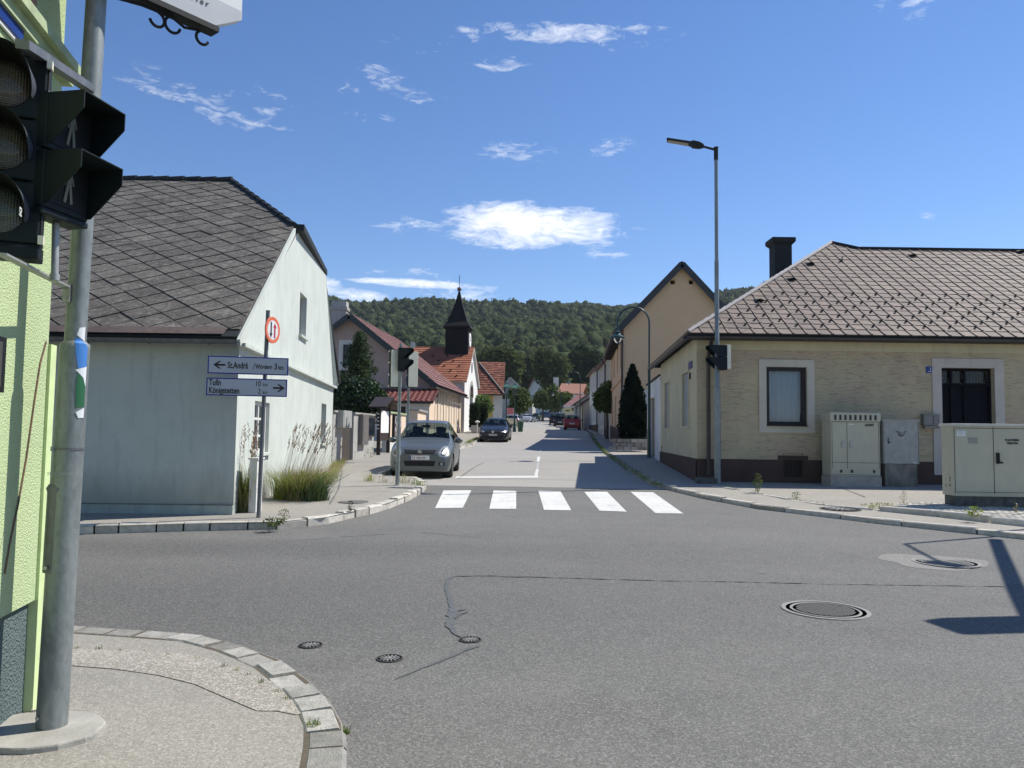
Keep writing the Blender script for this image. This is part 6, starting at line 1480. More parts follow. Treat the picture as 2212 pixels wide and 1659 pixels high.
def car(kind, name, label, paint, x, y, rz, face, plate=None, detail=2, group='cars parked along the street', logo=None, ground=None):
    S = SHAPES[kind]; st = S['st']; sl = math.atan((hg(y+2)-hg(y-2))/4)
    t = thing(name, label, 'car', (x, y, (hg(y) if ground is None else ground)+.006), 0, group)
    t.rotation_mode = 'XYZ'; Rm = Matrix.Rotation(sl, 4, 'X') @ Matrix.Rotation(rz, 4, 'Z'); t.rotation_euler = Rm.to_euler('XYZ')
    def sec(s):
        y, w, zb, be, tp, wt = s; m = zb+.42*(be-zb)
        return [(0, y, zb), (w*.80, y, zb), (w*.955, y, zb+.05), (w, y, m), (w*.99, y, be-.06), (w*.965, y, be), (max(wt+.012, w*.965*.15+wt*.85), y, be+(tp-be)*.80), (wt*.93, y, tp-.012), (wt*.45, y, tp+.008), (0, y, tp+.014)]
    ctl = np.array([sec(s) for s in st]); nu, nv = ctl.shape[:2]; du, dv = (8, 5) if detail > 1 else (4, 3)
    NUf = (nu-1)*du+1; NVf = (nv-1)*dv+1
    def interp(A, d, cnt):
        out = []
        for i in range(cnt-1):
            p0, p1, p2, p3 = A[max(0, i-1)], A[i], A[i+1], A[min(cnt-1, i+2)]
            for k in range(d): out.append(catmull(p0, p1, p2, p3, k/d))
        out.append(A[cnt-1]); return np.array(out)
    g = interp(ctl, du, nu); g = np.swapaxes(interp(np.swapaxes(g, 0, 1), dv, nv), 0, 1)
    g[:, 0, 0] = 0; g[:, -1, 0] = 0
    # wheel arches: pull the sheet to the rim of the arch and drop the inside
    R = S['wheel']; Ra = R+.055; wz = R
    parts = {'body': MB(), 'windscreen': MB(), 'rear_window': MB(), 'side_window': MB(), 'side_window2': MB()}
    idx = {k: {} for k in parts}
    U = np.arange(NUf)/du; V = np.arange(NVf)/dv
    c, hd, rr_, tw = S['cowl'], S['head'], S['rear'], S['tailw']
    def cls(u, v):
        if v > 6.15 and c+.25 < u < hd-.12 and True: return 'windscreen'
        if v > 6.3 and rr_+.22 < u < tw-.25: return 'rear_window'
        if 5.25 < v < 6.0:
            lim0 = c+.55+ (v-5.2)*.9; lim1 = tw-.75-(v-5.2)*.6
            bp = (hd+rr_)/2-.02
            if lim0 < u < lim1 and not (bp-.11 < u < bp+.05): return 'side_window'
        return 'body'
    for sgn in (1, -1):
        P_ = g.copy(); P_[:, :, 0] *= sgn
        inside = np.zeros((NUf, NVf), bool)
        for wy in S['wy']:
            d = np.sqrt((P_[:, :, 1]-wy)**2+(P_[:, :, 2]-wz)**2); side = (np.abs(P_[:, :, 0]) > .55)
            side &= (V[None, :] < 5)
            near = side & (np.abs(d-Ra) < .055)
            sc = np.where(near, Ra/np.maximum(d, 1e-3), 1.0)
            P_[:, :, 1] = wy+(P_[:, :, 1]-wy)*sc; P_[:, :, 2] = wz+(P_[:, :, 2]-wz)*sc
            inside |= side & (d < Ra-.0551)
            inside |= side & (d < Ra) & ~near
        for i in range(NUf-1):
            for j in range(NVf-1):
                if inside[i, j] or inside[i+1, j] or inside[i, j+1] or inside[i+1, j+1]: continue
                q4 = [(i, j), (i+1, j), (i+1, j+1), (i, j+1)]
                ctr = P_[i:i+2, j:j+2].reshape(-1, 3).mean(0)
                if any(abs(ctr[0]) > .55 and (ctr[1]-wy)**2+(ctr[2]-wz)**2 < (Ra-.01)**2 and V[j] < 5 for wy in S['wy']): continue
                kcl = cls(U[i]+.5/du, V[j]+.5/dv)
                if kcl == 'side_window' and sgn < 0: kcl = 'side_window2'
                mb, ix = parts[kcl], idx[kcl]; f = []
                for a, b in q4:
                    key = (a, b, sgn if b not in (0, NVf-1) else 0)
                    if key not in ix: ix[key] = len(mb.v); mb.v.append(tuple(P_[a, b]))
                    f.append(ix[key])
                mb.f.append(tuple(f) if sgn > 0 else tuple(f[::-1])); mb.m.append(0)
    # close the ends
    body = parts['body']
    for a in (0, NUf-1):
        ring = [idx['body'].get((a, b, s if b not in (0, NVf-1) else 0)) for s, rng in ((1, range(NVf)), (-1, range(NVf-2, 0, -1))) for b in rng]
        if None not in ring: body.f.append(tuple(ring)); body.m.append(0)
    bo = body.build('body', paint, t, smooth=38, local=True)
    bvh = BVHTree.FromPolygons([Vector(p) for p in body.v], body.f)
    for k, nm in (('windscreen', 'windscreen'), ('rear_window', 'rear_window'), ('side_window', 'side_windows'), ('side_window2', 'side_windows')):
        if parts[k].f: parts[k].build('side_window' if nm == 'side_windows' else nm, M_carglass, t, smooth=60, local=True)
    full = MB(); full.v = list(body.v); full.f = list(body.f)
    b_all = MB()
    for k in parts: b_all.add(parts[k].v, parts[k].f)
    bva = BVHTree.FromPolygons([Vector(p) for p in b_all.v], b_all.f)
    def decal(poly, sgn, name, mat, out=.008, parent=t, cuts=3, axis='y'):
        bm = bmesh.new(); vs = [bm.verts.new((p[0], p[1], 0)) for p in poly]; bm.faces.new(vs); bmesh.ops.triangulate(bm, faces=bm.faces[:])
        for _ in range(cuts): bmesh.ops.subdivide_edges(bm, edges=bm.edges[:], cuts=1, use_grid_fill=True)
        bad = []
        for v in bm.verts:
            if axis == 'y': o = Vector((v.co.x, sgn*4, v.co.y)); d = Vector((0, -sgn, 0))
            else: o = Vector((sgn*2, v.co.x, v.co.y)); d = Vector((-sgn, 0, 0))
            h = bva.ray_cast(o, d)
            if h[0] is None: bad.append(v); continue
            v.co = h[0]-d*out
        bmesh.ops.delete(bm, geom=bad, context='VERTS')
        me = bpy.data.meshes.new(name); bm.to_mesh(me); bm.free(); me.materials.append(mat); auto_uv(me); o = bpy.data.objects.new(name, me); COL.objects.link(o); o.parent = parent; return o
    # wheels
    for wy in S['wy']:
        for sgn in (-1, 1):
            cx = sgn*(S['W']/2-.115); A = Matrix(((0, 0, sgn), (1, 0, 0), (0, 1, 0)))
            e = bpy.data.objects.new('wheel', None); COL.objects.link(e); e.parent = t; e.location = (cx, wy, R)
            m = MB(); m.lathe((0, 0, 0), [(R*.66, -.09), (R*.9, -.095), (R*.985, -.075), (R, -.04), (R, .04), (R*.985, .075), (R*.90, .095), (R*.66, .088)], 26, ax=A); m.build('tyre', M_tyre, e, smooth=40, local=True)
            m = MB(); m.lathe((0, 0, 0), [(R*.66, -.09), (R*.60, .03), (R*.655, .09), (R*.68, .092), (R*.68, -.09)], 26, ax=A); m.lathe((0, 0, 0), [(.0001, .075), (R*.15, .074), (R*.17, .05)], 14, ax=A)
            for k in range(7):
                a = 2*pi*k/7; d = Vector((cos(a), sin(a), 0)); p = Vector((-sin(a), cos(a), 0)); q = [A @ (d*r+p*s*w+Vector((0, 0, h))) for r, w, h in ((R*.12, .022, .07), (R*.63, .030, .085)) for s in (-1, 1)]
                bk = [v-A @ Vector((0, 0, .025)) for v in q]; m.add(q+bk, [(0, 1, 3, 2), (0, 2, 6, 4), (1, 5, 7, 3)])
            m.build('rim', M_rim, e, smooth=35, local=True)
            m = MB(); m.lathe((0, 0, 0), [(R*.62, -.02), (.0001, -.02)], 18, ax=A); m.build('brake_disc', M_black, e, local=True)
            m = MB(); m.lathe((0, 0, 0), [(Ra+.0, .05), (Ra, -.16), (.0001, -.16)], 20, ax=A); m.build('wheel_housing', M_black, e, local=True)
    L2 = S['L']/2; hw = S['W']/2
    # inside: seats, dash, wheel
    be = st[c][3]
    m = MB(); m.box((0, .2, be-.25), (hw*1.62, 2.0, .3)); m.box((0, st[c][0]+.22, be-.03), (hw*1.5, .4, .16)); m.build('interior', M_seat, t, local=True)
    for sx in (-1, 1):
        for sy, hgt in ((st[hd][0]+.42, .30), (st[rr_][0]-.55, .20)):
            m = MB(); m.box((sx*.34, sy, be+.02), (.44, .14, .5)); m.box((sx*.34, sy, be+.26+hgt*.35), (.24, .10, .17)); m.build('seat', M_seat, t, local=True, bevel=.03)
    m = MB(); m.tube([Vector((.34+.17*cos(a), st[c][0]+.52+.05*sin(a), be+.03+.16*sin(a))) for a in [2*pi*i/16 for i in range(17)]], .014, 6); m.build('steering_wheel', M_black, t, local=True)
    # mirrors, handles, door lines
    for sx in (-1, 1):
        m = MB(); mx = sx*(hw+.085); my = st[c][0]+.38; mz = be+.08; m.lathe((mx, my, mz), [(.0001, -.05), (.075, -.045), (.095, 0), (.09, .05), (.0001, .06)], 12, ax=Matrix(((1.15, 0, 0), (0, 0, 1), (0, .85, 0)))); m.build('door_mirror', paint, t, smooth=True, local=True)
        m = MB(); m.tube([(sx*(hw-.05), my+.03, mz-.03), (mx, my, mz-.02)], .02, 6); m.build('mirror_arm', M_black, t, local=True)
        if detail > 1:
            for yy in (st[hd][0]+.85,): decal([(yy, be-.14), (yy+.17, be-.14), (yy+.17, be-.115), (yy, be-.115)], sx, 'door_handle', paint, .02, axis='x', cuts=2)
            for yy in (st[c][0]+.22, st[rr_][0]-.55): decal([(yy, .32), (yy+.008, .32), (yy+.012, be-.02), (yy+.004, be-.02)], sx, 'door_gap', M_black, .003, axis='x', cuts=3)
            decal([(-.95, .25), (.92, .25), (.92, .275), (-.95, .275)], sx, 'sill_gap', M_black, .003, axis='x', cuts=3)
    if face in ('front', 'both'):
        f = -1; zz = 1.0 if kind != 'van' else 1.15; s = hw/.845
        if kind == 'hatch':
            lamp = [(.47, .63), (.56, .565), (.68, .575), (.745, .63), (.75, .74), (.70, .835), (.62, .86), (.54, .79)]; grille = [(-.44, .755), (.44, .755), (.38, .655), (-.38, .655)]; low = [(-.42, .47), (.42, .47), (.38, .335), (-.38, .335)]; fog = [(.50, .44), (.67, .43), (.64, .36), (.51, .35)]; pz = .555
        else:
            lamp = [(.46, .66), (.50, .60), (.70, .60), (.80, .66), (.80, .71), (.66, .71)]; grille = [(-.45, .675), (.45, .675), (.44, .605), (-.44, .605)]; low = [(-.62, .38), (.62, .38), (.55, .24), (-.55, .24)]; fog = [(.56, .47), (.76, .45), (.74, .41), (.60, .40)]; pz = .46
        if kind == 'van': lamp = [(p[0], p[1]+.12) for p in lamp]; grille = [(p[0], p[1]+.1) for p in grille]; pz += .05
        decal([(x*s, z*zz) for x, z in grille], f, 'grille', M_black, .004); decal([(x*s, z) for x, z in low], f, 'air_intake', M_black, .004)
        for sx in (-1, 1):
            q = [(x*s*sx, z*zz) for x, z in lamp]; hl = decal(q, f, 'headlight', M_chromeedge, .004)
            cx_, cz_ = sum(p[0] for p in q)/len(q), sum(p[1] for p in q)/len(q); decal([(cx_+(a-cx_)*.86, cz_+(b-cz_)*.86) for a, b in q], f, 'reflector', M_reflector, .008, parent=hl)
            k = .085 if kind == 'hatch' else .05; decal([(cx_+k*cos(2*pi*i/12), cz_-.01+k*sin(2*pi*i/12)) for i in range(12)], f, 'lamp_bowl', M_lampdark, .012, parent=hl, cuts=1)
            fo = decal([(x*s*sx, z) for x, z in fog], f, 'fog_lamp', M_black, .004); fx = sum(p[0] for p in fog)/len(fog)*s*sx; fz = sum(p[1] for p in fog)/len(fog)
            if detail > 1: decal([(fx+.035*cos(2*pi*i/10), fz+.035*sin(2*pi*i/10)) for i in range(10)], f, 'fog_lens', M_reflector, .008, parent=fo, cuts=1)
        h = bva.ray_cast(Vector((0, -4, pz)), Vector((0, 1, 0))); py = (h[0].y if h[0] else -L2)-.018
        pl = MB(); pl.box((0, py, pz), (.52, .012, .12)); po = pl.build('number_plate', M_plate, t, local=True, bevel=.003)
        e = MB(); e.box((0, py-.0065, pz+.056), (.52, .002, .006)); e.box((0, py-.0065, pz-.056), (.52, .002, .006)); e.build('red_edge', M_signred2, po, local=True)
        e = MB(); e.box((-.24, py-.0075, pz), (.036, .003, .108)); e.build('euro_band', M_blue, po, local=True)
        if plate:
            letters(plate[0], .085, M_txtk, po, (-.212, py-.0075, pz-.031), (1, 0, 0), (0, 0, 1), (0, -1, 0), squeeze=.86, local=True, name='registration', bold=.0012)
            letters(plate[1], .085, M_txtk, po, (-.055, py-.0075, pz-.031), (1, 0, 0), (0, 0, 1), (0, -1, 0), squeeze=.86, local=True, name='registration', bold=.0012)
            e = MB(); e.lathe((-.082, py-.007, pz), [(.017, 0), (.0001, .001)], 10, ax=Matrix(((1, 0, 0), (0, 0, -1), (0, 1, 0)))); e.build('crest', M_signred2, po, local=True)
        else:
            e = MB()
            for i in range(7): e.box((-.18+i*.062+(.02 if i > 1 else 0), py-.0075, pz), (.036, .002, .062))
            e.build('registration', M_txtk, po, local=True)
        gz = .70 if kind == 'hatch' else .64; h = bva.ray_cast(Vector((0, -4, gz)), Vector((0, 1, 0))); gy = (h[0].y if h[0] else -L2)-.02
        if logo == 's':      # angular S badge
            q1 = [(0, .062), (.062, .02), (.036, .006), (0, .030), (-.020, .017), (.060, -.030), (.036, -.044), (-.058, .018)]
            e = MB(); e.extrude([(x, gy, gz+z) for x, z in q1], (0, -.006, 0)); e.extrude([(-x, gy, gz-z) for x, z in q1], (0, -.0055, 0)); e.build('badge', M_chrome, t, local=True)
        elif logo == 'ring':
            e = MB(); e.lathe((0, gy, gz), [(.062, 0), (.066, .006), (.054, .006), (.054, 0)], 20, ax=Matrix(((1, 0, 0), (0, 0, -1), (0, 1, 0))))
            for x0, z0, x1, z1 in ((-.045, .03, -.018, -.045), (-.018, -.045, 0, .0), (0, 0, .018, -.045), (.018, -.045, .045, .03), (-.022, .05, 0, .008), (0, .008, .022, .05)): e.tube([(x0, gy-.004, gz+z0), (x1, gy-.004, gz+z1)], .006, 5)
            e.build('badge', M_chrome, t, local=True)
        yb = st[c][0]+.06
        for x0, x1 in ((-.55, .0), (.08, .6)): e = MB(); e.tube([(x0, yb-.02, be+.115), (x1, yb+.05, be+.15)], .009, 5); e.build('wiper', M_black, t, local=True)
        if detail > 1:
            e = MB(); e.box((0, st[hd][0]-.14, st[hd][4]-.10), (.22, .04, .065)); e.tube([(0, st[hd][0]-.12, st[hd][4]-.08), (0, st[hd][0]-.05, st[hd][4]-.02)], .01, 5); e.build('rear_view_mirror', M_black, t, local=True)
    if face in ('rear', 'both'):
        f = 1; bt = st[tw][3]
        for sx in (-1, 1): decal([(sx*x*hw/.85, z) for x, z in ((.60, bt-.02), (.76, bt+.02), (.78, bt-.24), (.64, bt-.24))], f, 'tail_light', M_tail, .006)
        pz = .62 if kind != 'van' else .60; h = bva.ray_cast(Vector((0, 4, pz)), Vector((0, -1, 0))); py = (h[0].y if h[0] else L2)+.015
        pl = MB(); pl.box((0, py, pz), (.52, .012, .12)); po = pl.build('number_plate', M_plate, t, local=True)
        e = MB()
        for i in range(7): e.box((-.18+i*.062, py+.0075, pz), (.036, .002, .062))
        e.build('registration', M_txtk, po, local=True)
        decal([(-.55, .36), (.55, .36), (.55, .44), (-.55, .44)], f, 'bumper_trim', M_black, .004)
    if kind in ('hatch', 'golf'):
        e = MB(); yy = st[rr_][0]-.1 if kind == 'golf' else st[hd][0]+.12; zt = st[rr_][4] if kind == 'golf' else st[hd][4]+.03
        e.tube([(0, yy, zt), (0, yy+.12, zt+.24)], [.008, .003], 6); e.build('antenna', M_black, t, local=True)
    return t
M_chromeedge = pm('headlight surround', (.34, .35, .36), (.28, .29, .30), .4, metal=.2, ns=14)
M_lampdark = pm('lamp bowl', (.22, .20, .17), (.12, .11, .10), .15, metal=.7, ns=18)
car('hatch', 'parked_car', 'grey metallic small hatchback parked facing us at the left kerb, plate TU 261CD', carpaint('grey metallic paint', (.115, .13, .13), .35, .45, .35), -2.40, 22.15, 0, 'front', ('TU', '261CD'), 2, logo='s')
car('golf', 'parked_car', 'dark navy hatchback parked facing us at the left kerb beyond the silver grey car', carpaint('navy paint', (.004, .006, .012), .3, .0, .25), -.98, 48.8, radians(-4), 'front', None, 2, logo='ring')
car('golf', 'parked_car', 'silver estate seen from behind just past the lanterns on the left', carpaint('silver paint', (.33, .34, .36)), P(1110, 930, 84).x, 86, radians(180-8), 'both', None, 1)
car('hatch', 'parked_car', 'red hatchback parked on the right before the grey house, seen from behind', carpaint('red paint', (.30, .014, .012), .35, .0, .3), P(1240, 930, 75).x, 77, radians(180-6), 'both', None, 1)
car('van', 'parked_car', 'black minivan parked beyond the red hatchback, seen from behind', carpaint('black paint', (.010, .010, .012), .3, .1, .25), P(1212.5, 930, 103).x, 105, radians(180-5), 'both', None, 1)
car('van', 'parked_car', 'dark grey blue van parked furthest on the right beyond the black minivan', carpaint('dark slate paint', (.02, .023, .032), .3, .2, .3), P(1200, 930, 118).x, 120, radians(180-3), 'both', None, 1)
car('sedan', 'parked_car', 'white saloon parked on the left far up the street', carpaint('white paint', (.62, .62, .62), .3, .05), P(1143, 930, 140).x, 142, radians(180-14), 'both', None, 1)
car('golf', 'parked_car', 'dark green car parked in front of the white saloon', carpaint('dark green paint', (.02, .06, .045), .3, .3), P(1160, 930, 160).x, 160, radians(180-14), 'both', None, 1)
car('golf', 'parked_car', 'blue car parked crosswise under the trees at the street end', carpaint('blue paint', (.02, .06, .16), .3, .3), P(1183, 930, 178).x, 178, radians(75), 'both', None, 1)
# ------------------------------------------------------------------ lamps, cabinets, bins
def tall_lamp():
    Y = 19.35; g = Vector((P(1550, 1030, Y).x, Y, hg(Y)+KR)); k = lambda y: P(1550, y, Y).z
    t = thing('street_lamp', 'tall thin grey street lamp with a flat luminaire arm beside the ochre house', 'street lamp', g)
    b = MB(); b.tube([g, (g.x, Y, k(838))], [.082, .078], 18); b.tube([(g.x, Y, k(838)), (g.x, Y, k(835)), (g.x-.005, Y, k(563))], [.078, .058, .055], 18); b.tube([(g.x-.005, Y, k(563)), (g.x-.01, Y, k(335))], [.046, .044], 16); b.build('pole', M_galv, t, smooth=50)
    b = MB(); x = g.x-.01; b.tube([(x, Y, k(346)), (x, Y, k(319))], .055, 14); b.tube([(x, Y, k(319)), (x, Y, k(318)+.0)], .062, 14)
    e = P(1514, 315, Y+.12); b.tube([(x, Y, k(324)), e], .030, 10); b.build('arm', M_char, t, smooth=50)
    h0, h1, h2 = P(1520, 316, Y+.1), P(1496, 312, Y+.2), P(1441, 303, Y+.35); d = (h2-h0).normalized(); s = d.cross(Z).normalized(); u = s.cross(d); b = MB()
    def ringat(p, w, hh): return [p+s*w+u*hh, p-s*w+u*hh, p-s*w*.8-u*hh, p+s*w*.8-u*hh]
    vs = ringat(h0, .05, .04)+ringat(h0+d*.12, .10, .07)+ringat(h1, .11, .075)+ringat(h1+d*.05, .14, .03)+ringat(h2, .14, .022)
    b.add(vs, [(i*4+j, i*4+(j+1) % 4, i*4+4+(j+1) % 4, i*4+4+j) for i in range(4) for j in range(4)]+[(3, 2, 1, 0), (16, 17, 18, 19)]); hd = b.build('luminaire', M_char, t)
    b = MB(); a0, a1 = h1+d*.10, h2-d*.03; b.box((a0+a1)/2-u*.026, ((a1-a0).length, .20, .008), M=Matrix((d, s, u)).transposed()); b.build('diffuser', pm('lamp diffuser', (.42, .38, .32), (.36, .33, .28), .4), hd)
    b = MB(); b.box((g.x-.28, Y+.03, g.z+.07), (.5, .28, .14)); b.build('footing', M_conc_dark, t)
    c = P(1556, 796, Y-.12); s2 = thing('pedestrian_signal', 'pedestrian signal on the tall lamp pole, visors turned towards the crossing', 'pedestrian signal', (g.x+.05, Y+.0, P(1556, 797, Y).z), radians(-84))
    ped_signal(s2, .30, .30, .22, .24)
    for o in list(s2.children): o.location = (0, -.06, 0)
    b = MB(); b.box((.0, .20, .30), (.30, .14, .61)); o = b.build('cream_shell', M_creampl, s2, local=True, bevel=.01); o.location = (-.012, -.02+.01, 0)
tall_lamp()
def curved_lamp(px, yb, Y, label, H=5.9):
    x = P(px, 930, Y).x; g = Vector((x, Y, hg(Y)+KERB)); t = thing('curved_street_lamp', label, 'street lamp', g, 0, 'green curved street lamps')
    b = MB(); r = .62; top = H-r
    b.tube([g, g+Z*1.1], [.075, .07], 12); b.tube([g+Z*1.1, g+Z*(top*.68)], .055, 12); pts = [g+Z*(top*.68)]+[g+Vector((-r+r*cos(pi*i/14), 0, top+r*sin(pi*i/14))) for i in range(15)]+[g+Vector((-2*r, 0, top-.35))]
    b.tube(pts, .036, 10); b.build('pole', M_greenmetal, t, smooth=50)
    c = g+Vector((-2*r, 0, top-.35)); b = MB(); b.lathe(c, [(.05, .02), (.11, -.02), (.11, -.06), (.09, -.08), (.13, -.13), (.29, -.22), (.30, -.25), (.12, -.24)], 20); b.build('shade', M_greenmetal, t, smooth=40)
    b = MB(); b.lathe(c, [(.17, -.235), (.15, -.33), (.09, -.44), (.0001, -.48)], 16); b.build('globe', M_lampglass, t, smooth=True)
curved_lamp(1402, 985, 30, 'green curved street lamp nearest us, in front of the dark conifer')
curved_lamp(1252.5, 930, 80, 'green curved street lamp behind the red car')
curved_lamp(1210, 930, 125, 'smallest green curved street lamp, far up the street before the trees')
def lantern(px, Y, label):
    g = Vector((P(px, 930, Y).x, Y, hg(Y)+KERB)); t = thing('lantern_post', label, 'street lantern', g, 0, 'old style lantern posts'); b = MB()
    b.lathe(g, [(.16, 0), (.15, .35), (.10, .45), (.09, .8), (.05, .95), (.045, 2.9), (.07, 2.95), (.05, 3.0), (.09, 3.1)], 12); b.build('post', M_greenmetal, t, smooth=40)
    b = MB(); q = [(.14, 3.1), (.24, 3.62)]
    vs = [g+Vector((sx*r, sy*r, z)) for r, z in q for sx, sy in ((-1, -1), (1, -1), (1, 1), (-1, 1))]; b.add(vs, [(j, (j+1) % 4, 4+(j+1) % 4, 4+j) for j in range(4)]+[(0, 1, 2, 3)]); l = b.build('lantern_glass', M_lampglass, t)
    b = MB()
    for j in range(4): b.tube([vs[j], vs[4+j]], .014, 5); b.tube([vs[4+j], vs[4+(j+1) % 4]], .014, 5)
    b.build('lantern_frame', M_greenmetal, l)
    b = MB(); b.add([g+Vector((sx*r, sy*r, z)) for r, z in ((.33, 3.62), (.12, 3.84), (.08, 3.88), (.05, 3.98)) for sx, sy in ((-1, -1), (1, -1), (1, 1), (-1, 1))], [(i*4+j, i*4+(j+1) % 4, i*4+4+(j+1) % 4, i*4+4+j) for i in range(3) for j in range(4)]+[(0, 1, 2, 3), (12, 13, 14, 15)]); b.build('lantern_roof', M_lantgreen, l)
lantern(1093, 61, 'old style lantern post, the left and taller looking of the pair by the inn')
lantern(1111, 63.5, 'old style lantern post, the right one of the pair beside the green bin')
def bin_():
    g = Vector((P(1124, 930, 64).x, 64, hg(64)+KERB)); t = thing('litter_bin', 'dark green litter bin at the foot of the right lantern', 'bin', g)
    b = MB(); b.lathe(g, [(.20, 0), (.25, .75), (.27, .78), (.25, .78)], 16); b.build('body', M_bin, t); b = MB(); b.lathe(g, [(.28, .78), (.26, .86), (.0001, .92)], 16); b.build('lid', M_bin, t)
    g = Vector((P(1188, 930, 100).x+2.6, 104, hg(104))); 
bin_()
def cabinet(name, label, x0, y0, x1, y1, Y, depth, mat):
    a, b = P(x0, (y0+y1)/2, Y), P(x1, (y0+y1)/2, Y); zt, zb = P((x0+x1)/2, y0, Y).z, P((x0+x1)/2, y1, Y).z
    t = thing(name, label, 'cabinet', ((a.x+b.x)/2, Y, zb)); return t, a.x, b.x, zt, zb
def cabs():
    Y = 19.0; t, xa, xb, zt, zb = cabinet('distribution_cabinet', 'large grey green cabinet AR0007 with a slotted hood against the ochre wall', 1795, 891, 1901, 1039, Y, .5, M_cabinet)
    W = xb-xa; H = zt-zb; xl = xa; M = MB(); M.bbox((xl, Y, zb+.12), (xb, Y+.55, zb+H*.87)); M.build('body', M_cabinet, t, bevel=.006)
    m = MB(); m.bbox((xl-.02, Y-.02, zb+H*.87), (xb+.02, Y+.57, zt)); hood = m.build('hood', M_cabinet, t, bevel=.012)
    for i in range(9):
        m = MB(); x = xl+W*(.09+.82*i/8); m.box((x, Y-.021, zb+H*.925), (W*.045, .006, H*.075)); m.build('vent_slot', M_cabgap, hood)
    m = MB(); m.bbox((xl-.02, Y-.02, zb-.14), (xb+.02, Y+.55, zb+.115)); m.build('base', M_conc, t)
    m = MB(); zl = zb+H*.265; xm = xl+W*.33
    for a, b in (((xl+.03, zl), (xb-.03, zl)), ((xl+.03, zb+.15), (xb-.03, zb+.15)), ((xl+.03, zb+H*.86), (xb-.03, zb+H*.86))): m.box(((a[0]+b[0])/2, Y-.002, a[1]), (b[0]-a[0], .006, .008))
    for x in (xl+.03, xm, xb-.03): m.box((x, Y-.002, zb+H*.52), (.008, .006, H*.68))
    m.build('door_gaps', M_cabgap, t)
    for x in (xm-.10, xm+.10): m = MB(); m.box((x, Y-.012, zb+H*.53), (.075, .02, .16)); m.build('handle', M_steel, t, bevel=.004); 
    for x in (xl+W*.2, xl+W*.42, xl+W*.87): m = MB(); m.box((x, Y-.004, zb+H*.14), (.06, .004, .07)); m.build('vent_grille', M_cabgap, t)
    letters('AR0007', .085, M_txtk, t, (xb-W*.12, Y-.006, zb+H*.80), (1, 0, 0), (0, 0, 1), (0, -1, 0), 'RIGHT', .8, bold=.002); m = MB(); m.box((xl+W*.42, Y-.004, zb+H*.825), (.11, .004, .02)); m.build('label_strip', M_txtw, t)
    t, xa, xb, zt, zb = cabinet('distribution_cabinet', 'weathered grey cabinet with a post horn mark on a stained concrete base', 1908, 909, 1986, 1040, Y+.1, .5, M_cabinet2); Yc = Y+.1; W = xb-xa; H = zt-zb
    m = MB(); m.bbox((xa, Yc, zb+H*.29), (xb, Yc+.45, zt)); m.build('body', M_cabinet2, t, bevel=.006); m = MB(); m.bbox((xa-.02, Yc-.02, zt-.015), (xb+.02, Yc+.47, zt+.03)); m.build('lid', M_cabinet2, t)
    m = MB(); m.bbox((xa+.05, Yc+.02, zb-.14), (xb-.05, Yc+.42, zb+H*.285)); m.build('base', pm('stained concrete', (.26, .25, .21), (.08, .08, .07), .9, ns=4, stretch=(1, 1, .4), bs=40), t)
    m = MB()
    for x in (xa+.02, xb-.02): m.box((x, Yc-.002, zb+H*.64), (.006, .006, H*.66))
    m.build('door_gaps', M_cabgap, t); m = MB(); m.tube([(xa+.12, Yc-.02, zb+H*.62), (xa+.12, Yc-.02, zb+H*.72)], .008, 6); m.tube([(xa+.12, Yc-.02, zb+H*.63), (xa+.17, Yc-.02, zb+H*.645)], .012, 6); m.build('handle', M_char, t)
    c = Vector(((xa+xb)/2, Yc-.008, zb+H*.79)); m = MB(); m.tube([c+Vector((.07*cos(a), 0, .055*sin(a)-.01)) for a in [pi+pi*i/10 for i in range(11)]], .008, 5); m.tube([c+Vector((-.13, 0, .04)), c+Vector((-.06, 0, .04)), c+Vector((-.06, 0, .0))], .008, 5); m.tube([c+Vector((.07, 0, .0)), c+Vector((.09, 0, .05)), c+Vector((.13, 0, .05))], .008, 5); m.tube([c+Vector((.03*cos(a), 0, .03*sin(a)-.01)) for a in [.4+1.7*pi*i/10 for i in range(11)]], .006, 5); m.build('horn_mark', M_txtk, t)
    m = MB(); m.box((xb-.11, Yc-.003, zb+H*.31), (.08, .004, .02)); m.build('label_strip', M_txtw, t)
    # the near cabinet
    Yn = 14.3; gz = hg(Yn)+KR+.06; x0 = P(2060, 1000, Yn).x; zt = P(2120, 917, Yn).z; zb = P(2120, 1072, Yn).z; Wn = 2.15; ks = 1.1; rz = radians(-2); ca = Vector((x0, Yn, 0)); U = Vector((cos(rz), sin(rz), 0)); V = Vector((-sin(rz), cos(rz), 0)); M3 = Matrix((U, V, Z)).transposed()
    t = thing('distribution_cabinet', 'nearest wide grey green cabinet marked PLAKATIEREN VERBOTEN on dark concrete at the right edge', 'cabinet', ca+Z*gz)
    def bx(u0, u1, v0, v1, z0, z1): m = MB(); m.box(ca+U*(u0+u1)/2+V*(v0+v1)/2+Z*(z0+z1)/2, (u1-u0, v1-v0, z1-z0), M=M3); return m
    bx(0, Wn, 0, .42, zb, zt-.03).build('body', M_cabinet, t, bevel=.006); bx(-.03, Wn+.03, -.03, .45, zt-.03, zt+.015).build('lid', pm('pale lid', (.62, .61, .52), (.5, .5, .43), .6), t, bevel=.006)
    bx(.03, Wn-.03, .02, .40, gz-.1, zb).build('base', M_conc_dark, t); bx(0, Wn, -.004, .0, zb, zb+.012).build('bottom_rail', M_cabinet, t)
    m = MB(); 
    for u in (.02, .73): m.box(ca+U*u-V*.002+Z*(zt+zb)/2, (.009, .006, (zt-zb)*.93), M=M3)
    for z in (zt-.07, zb+.075): m.box(ca+U*Wn/2-V*.002+Z*z, (Wn-.10, .006, .008), M=M3)
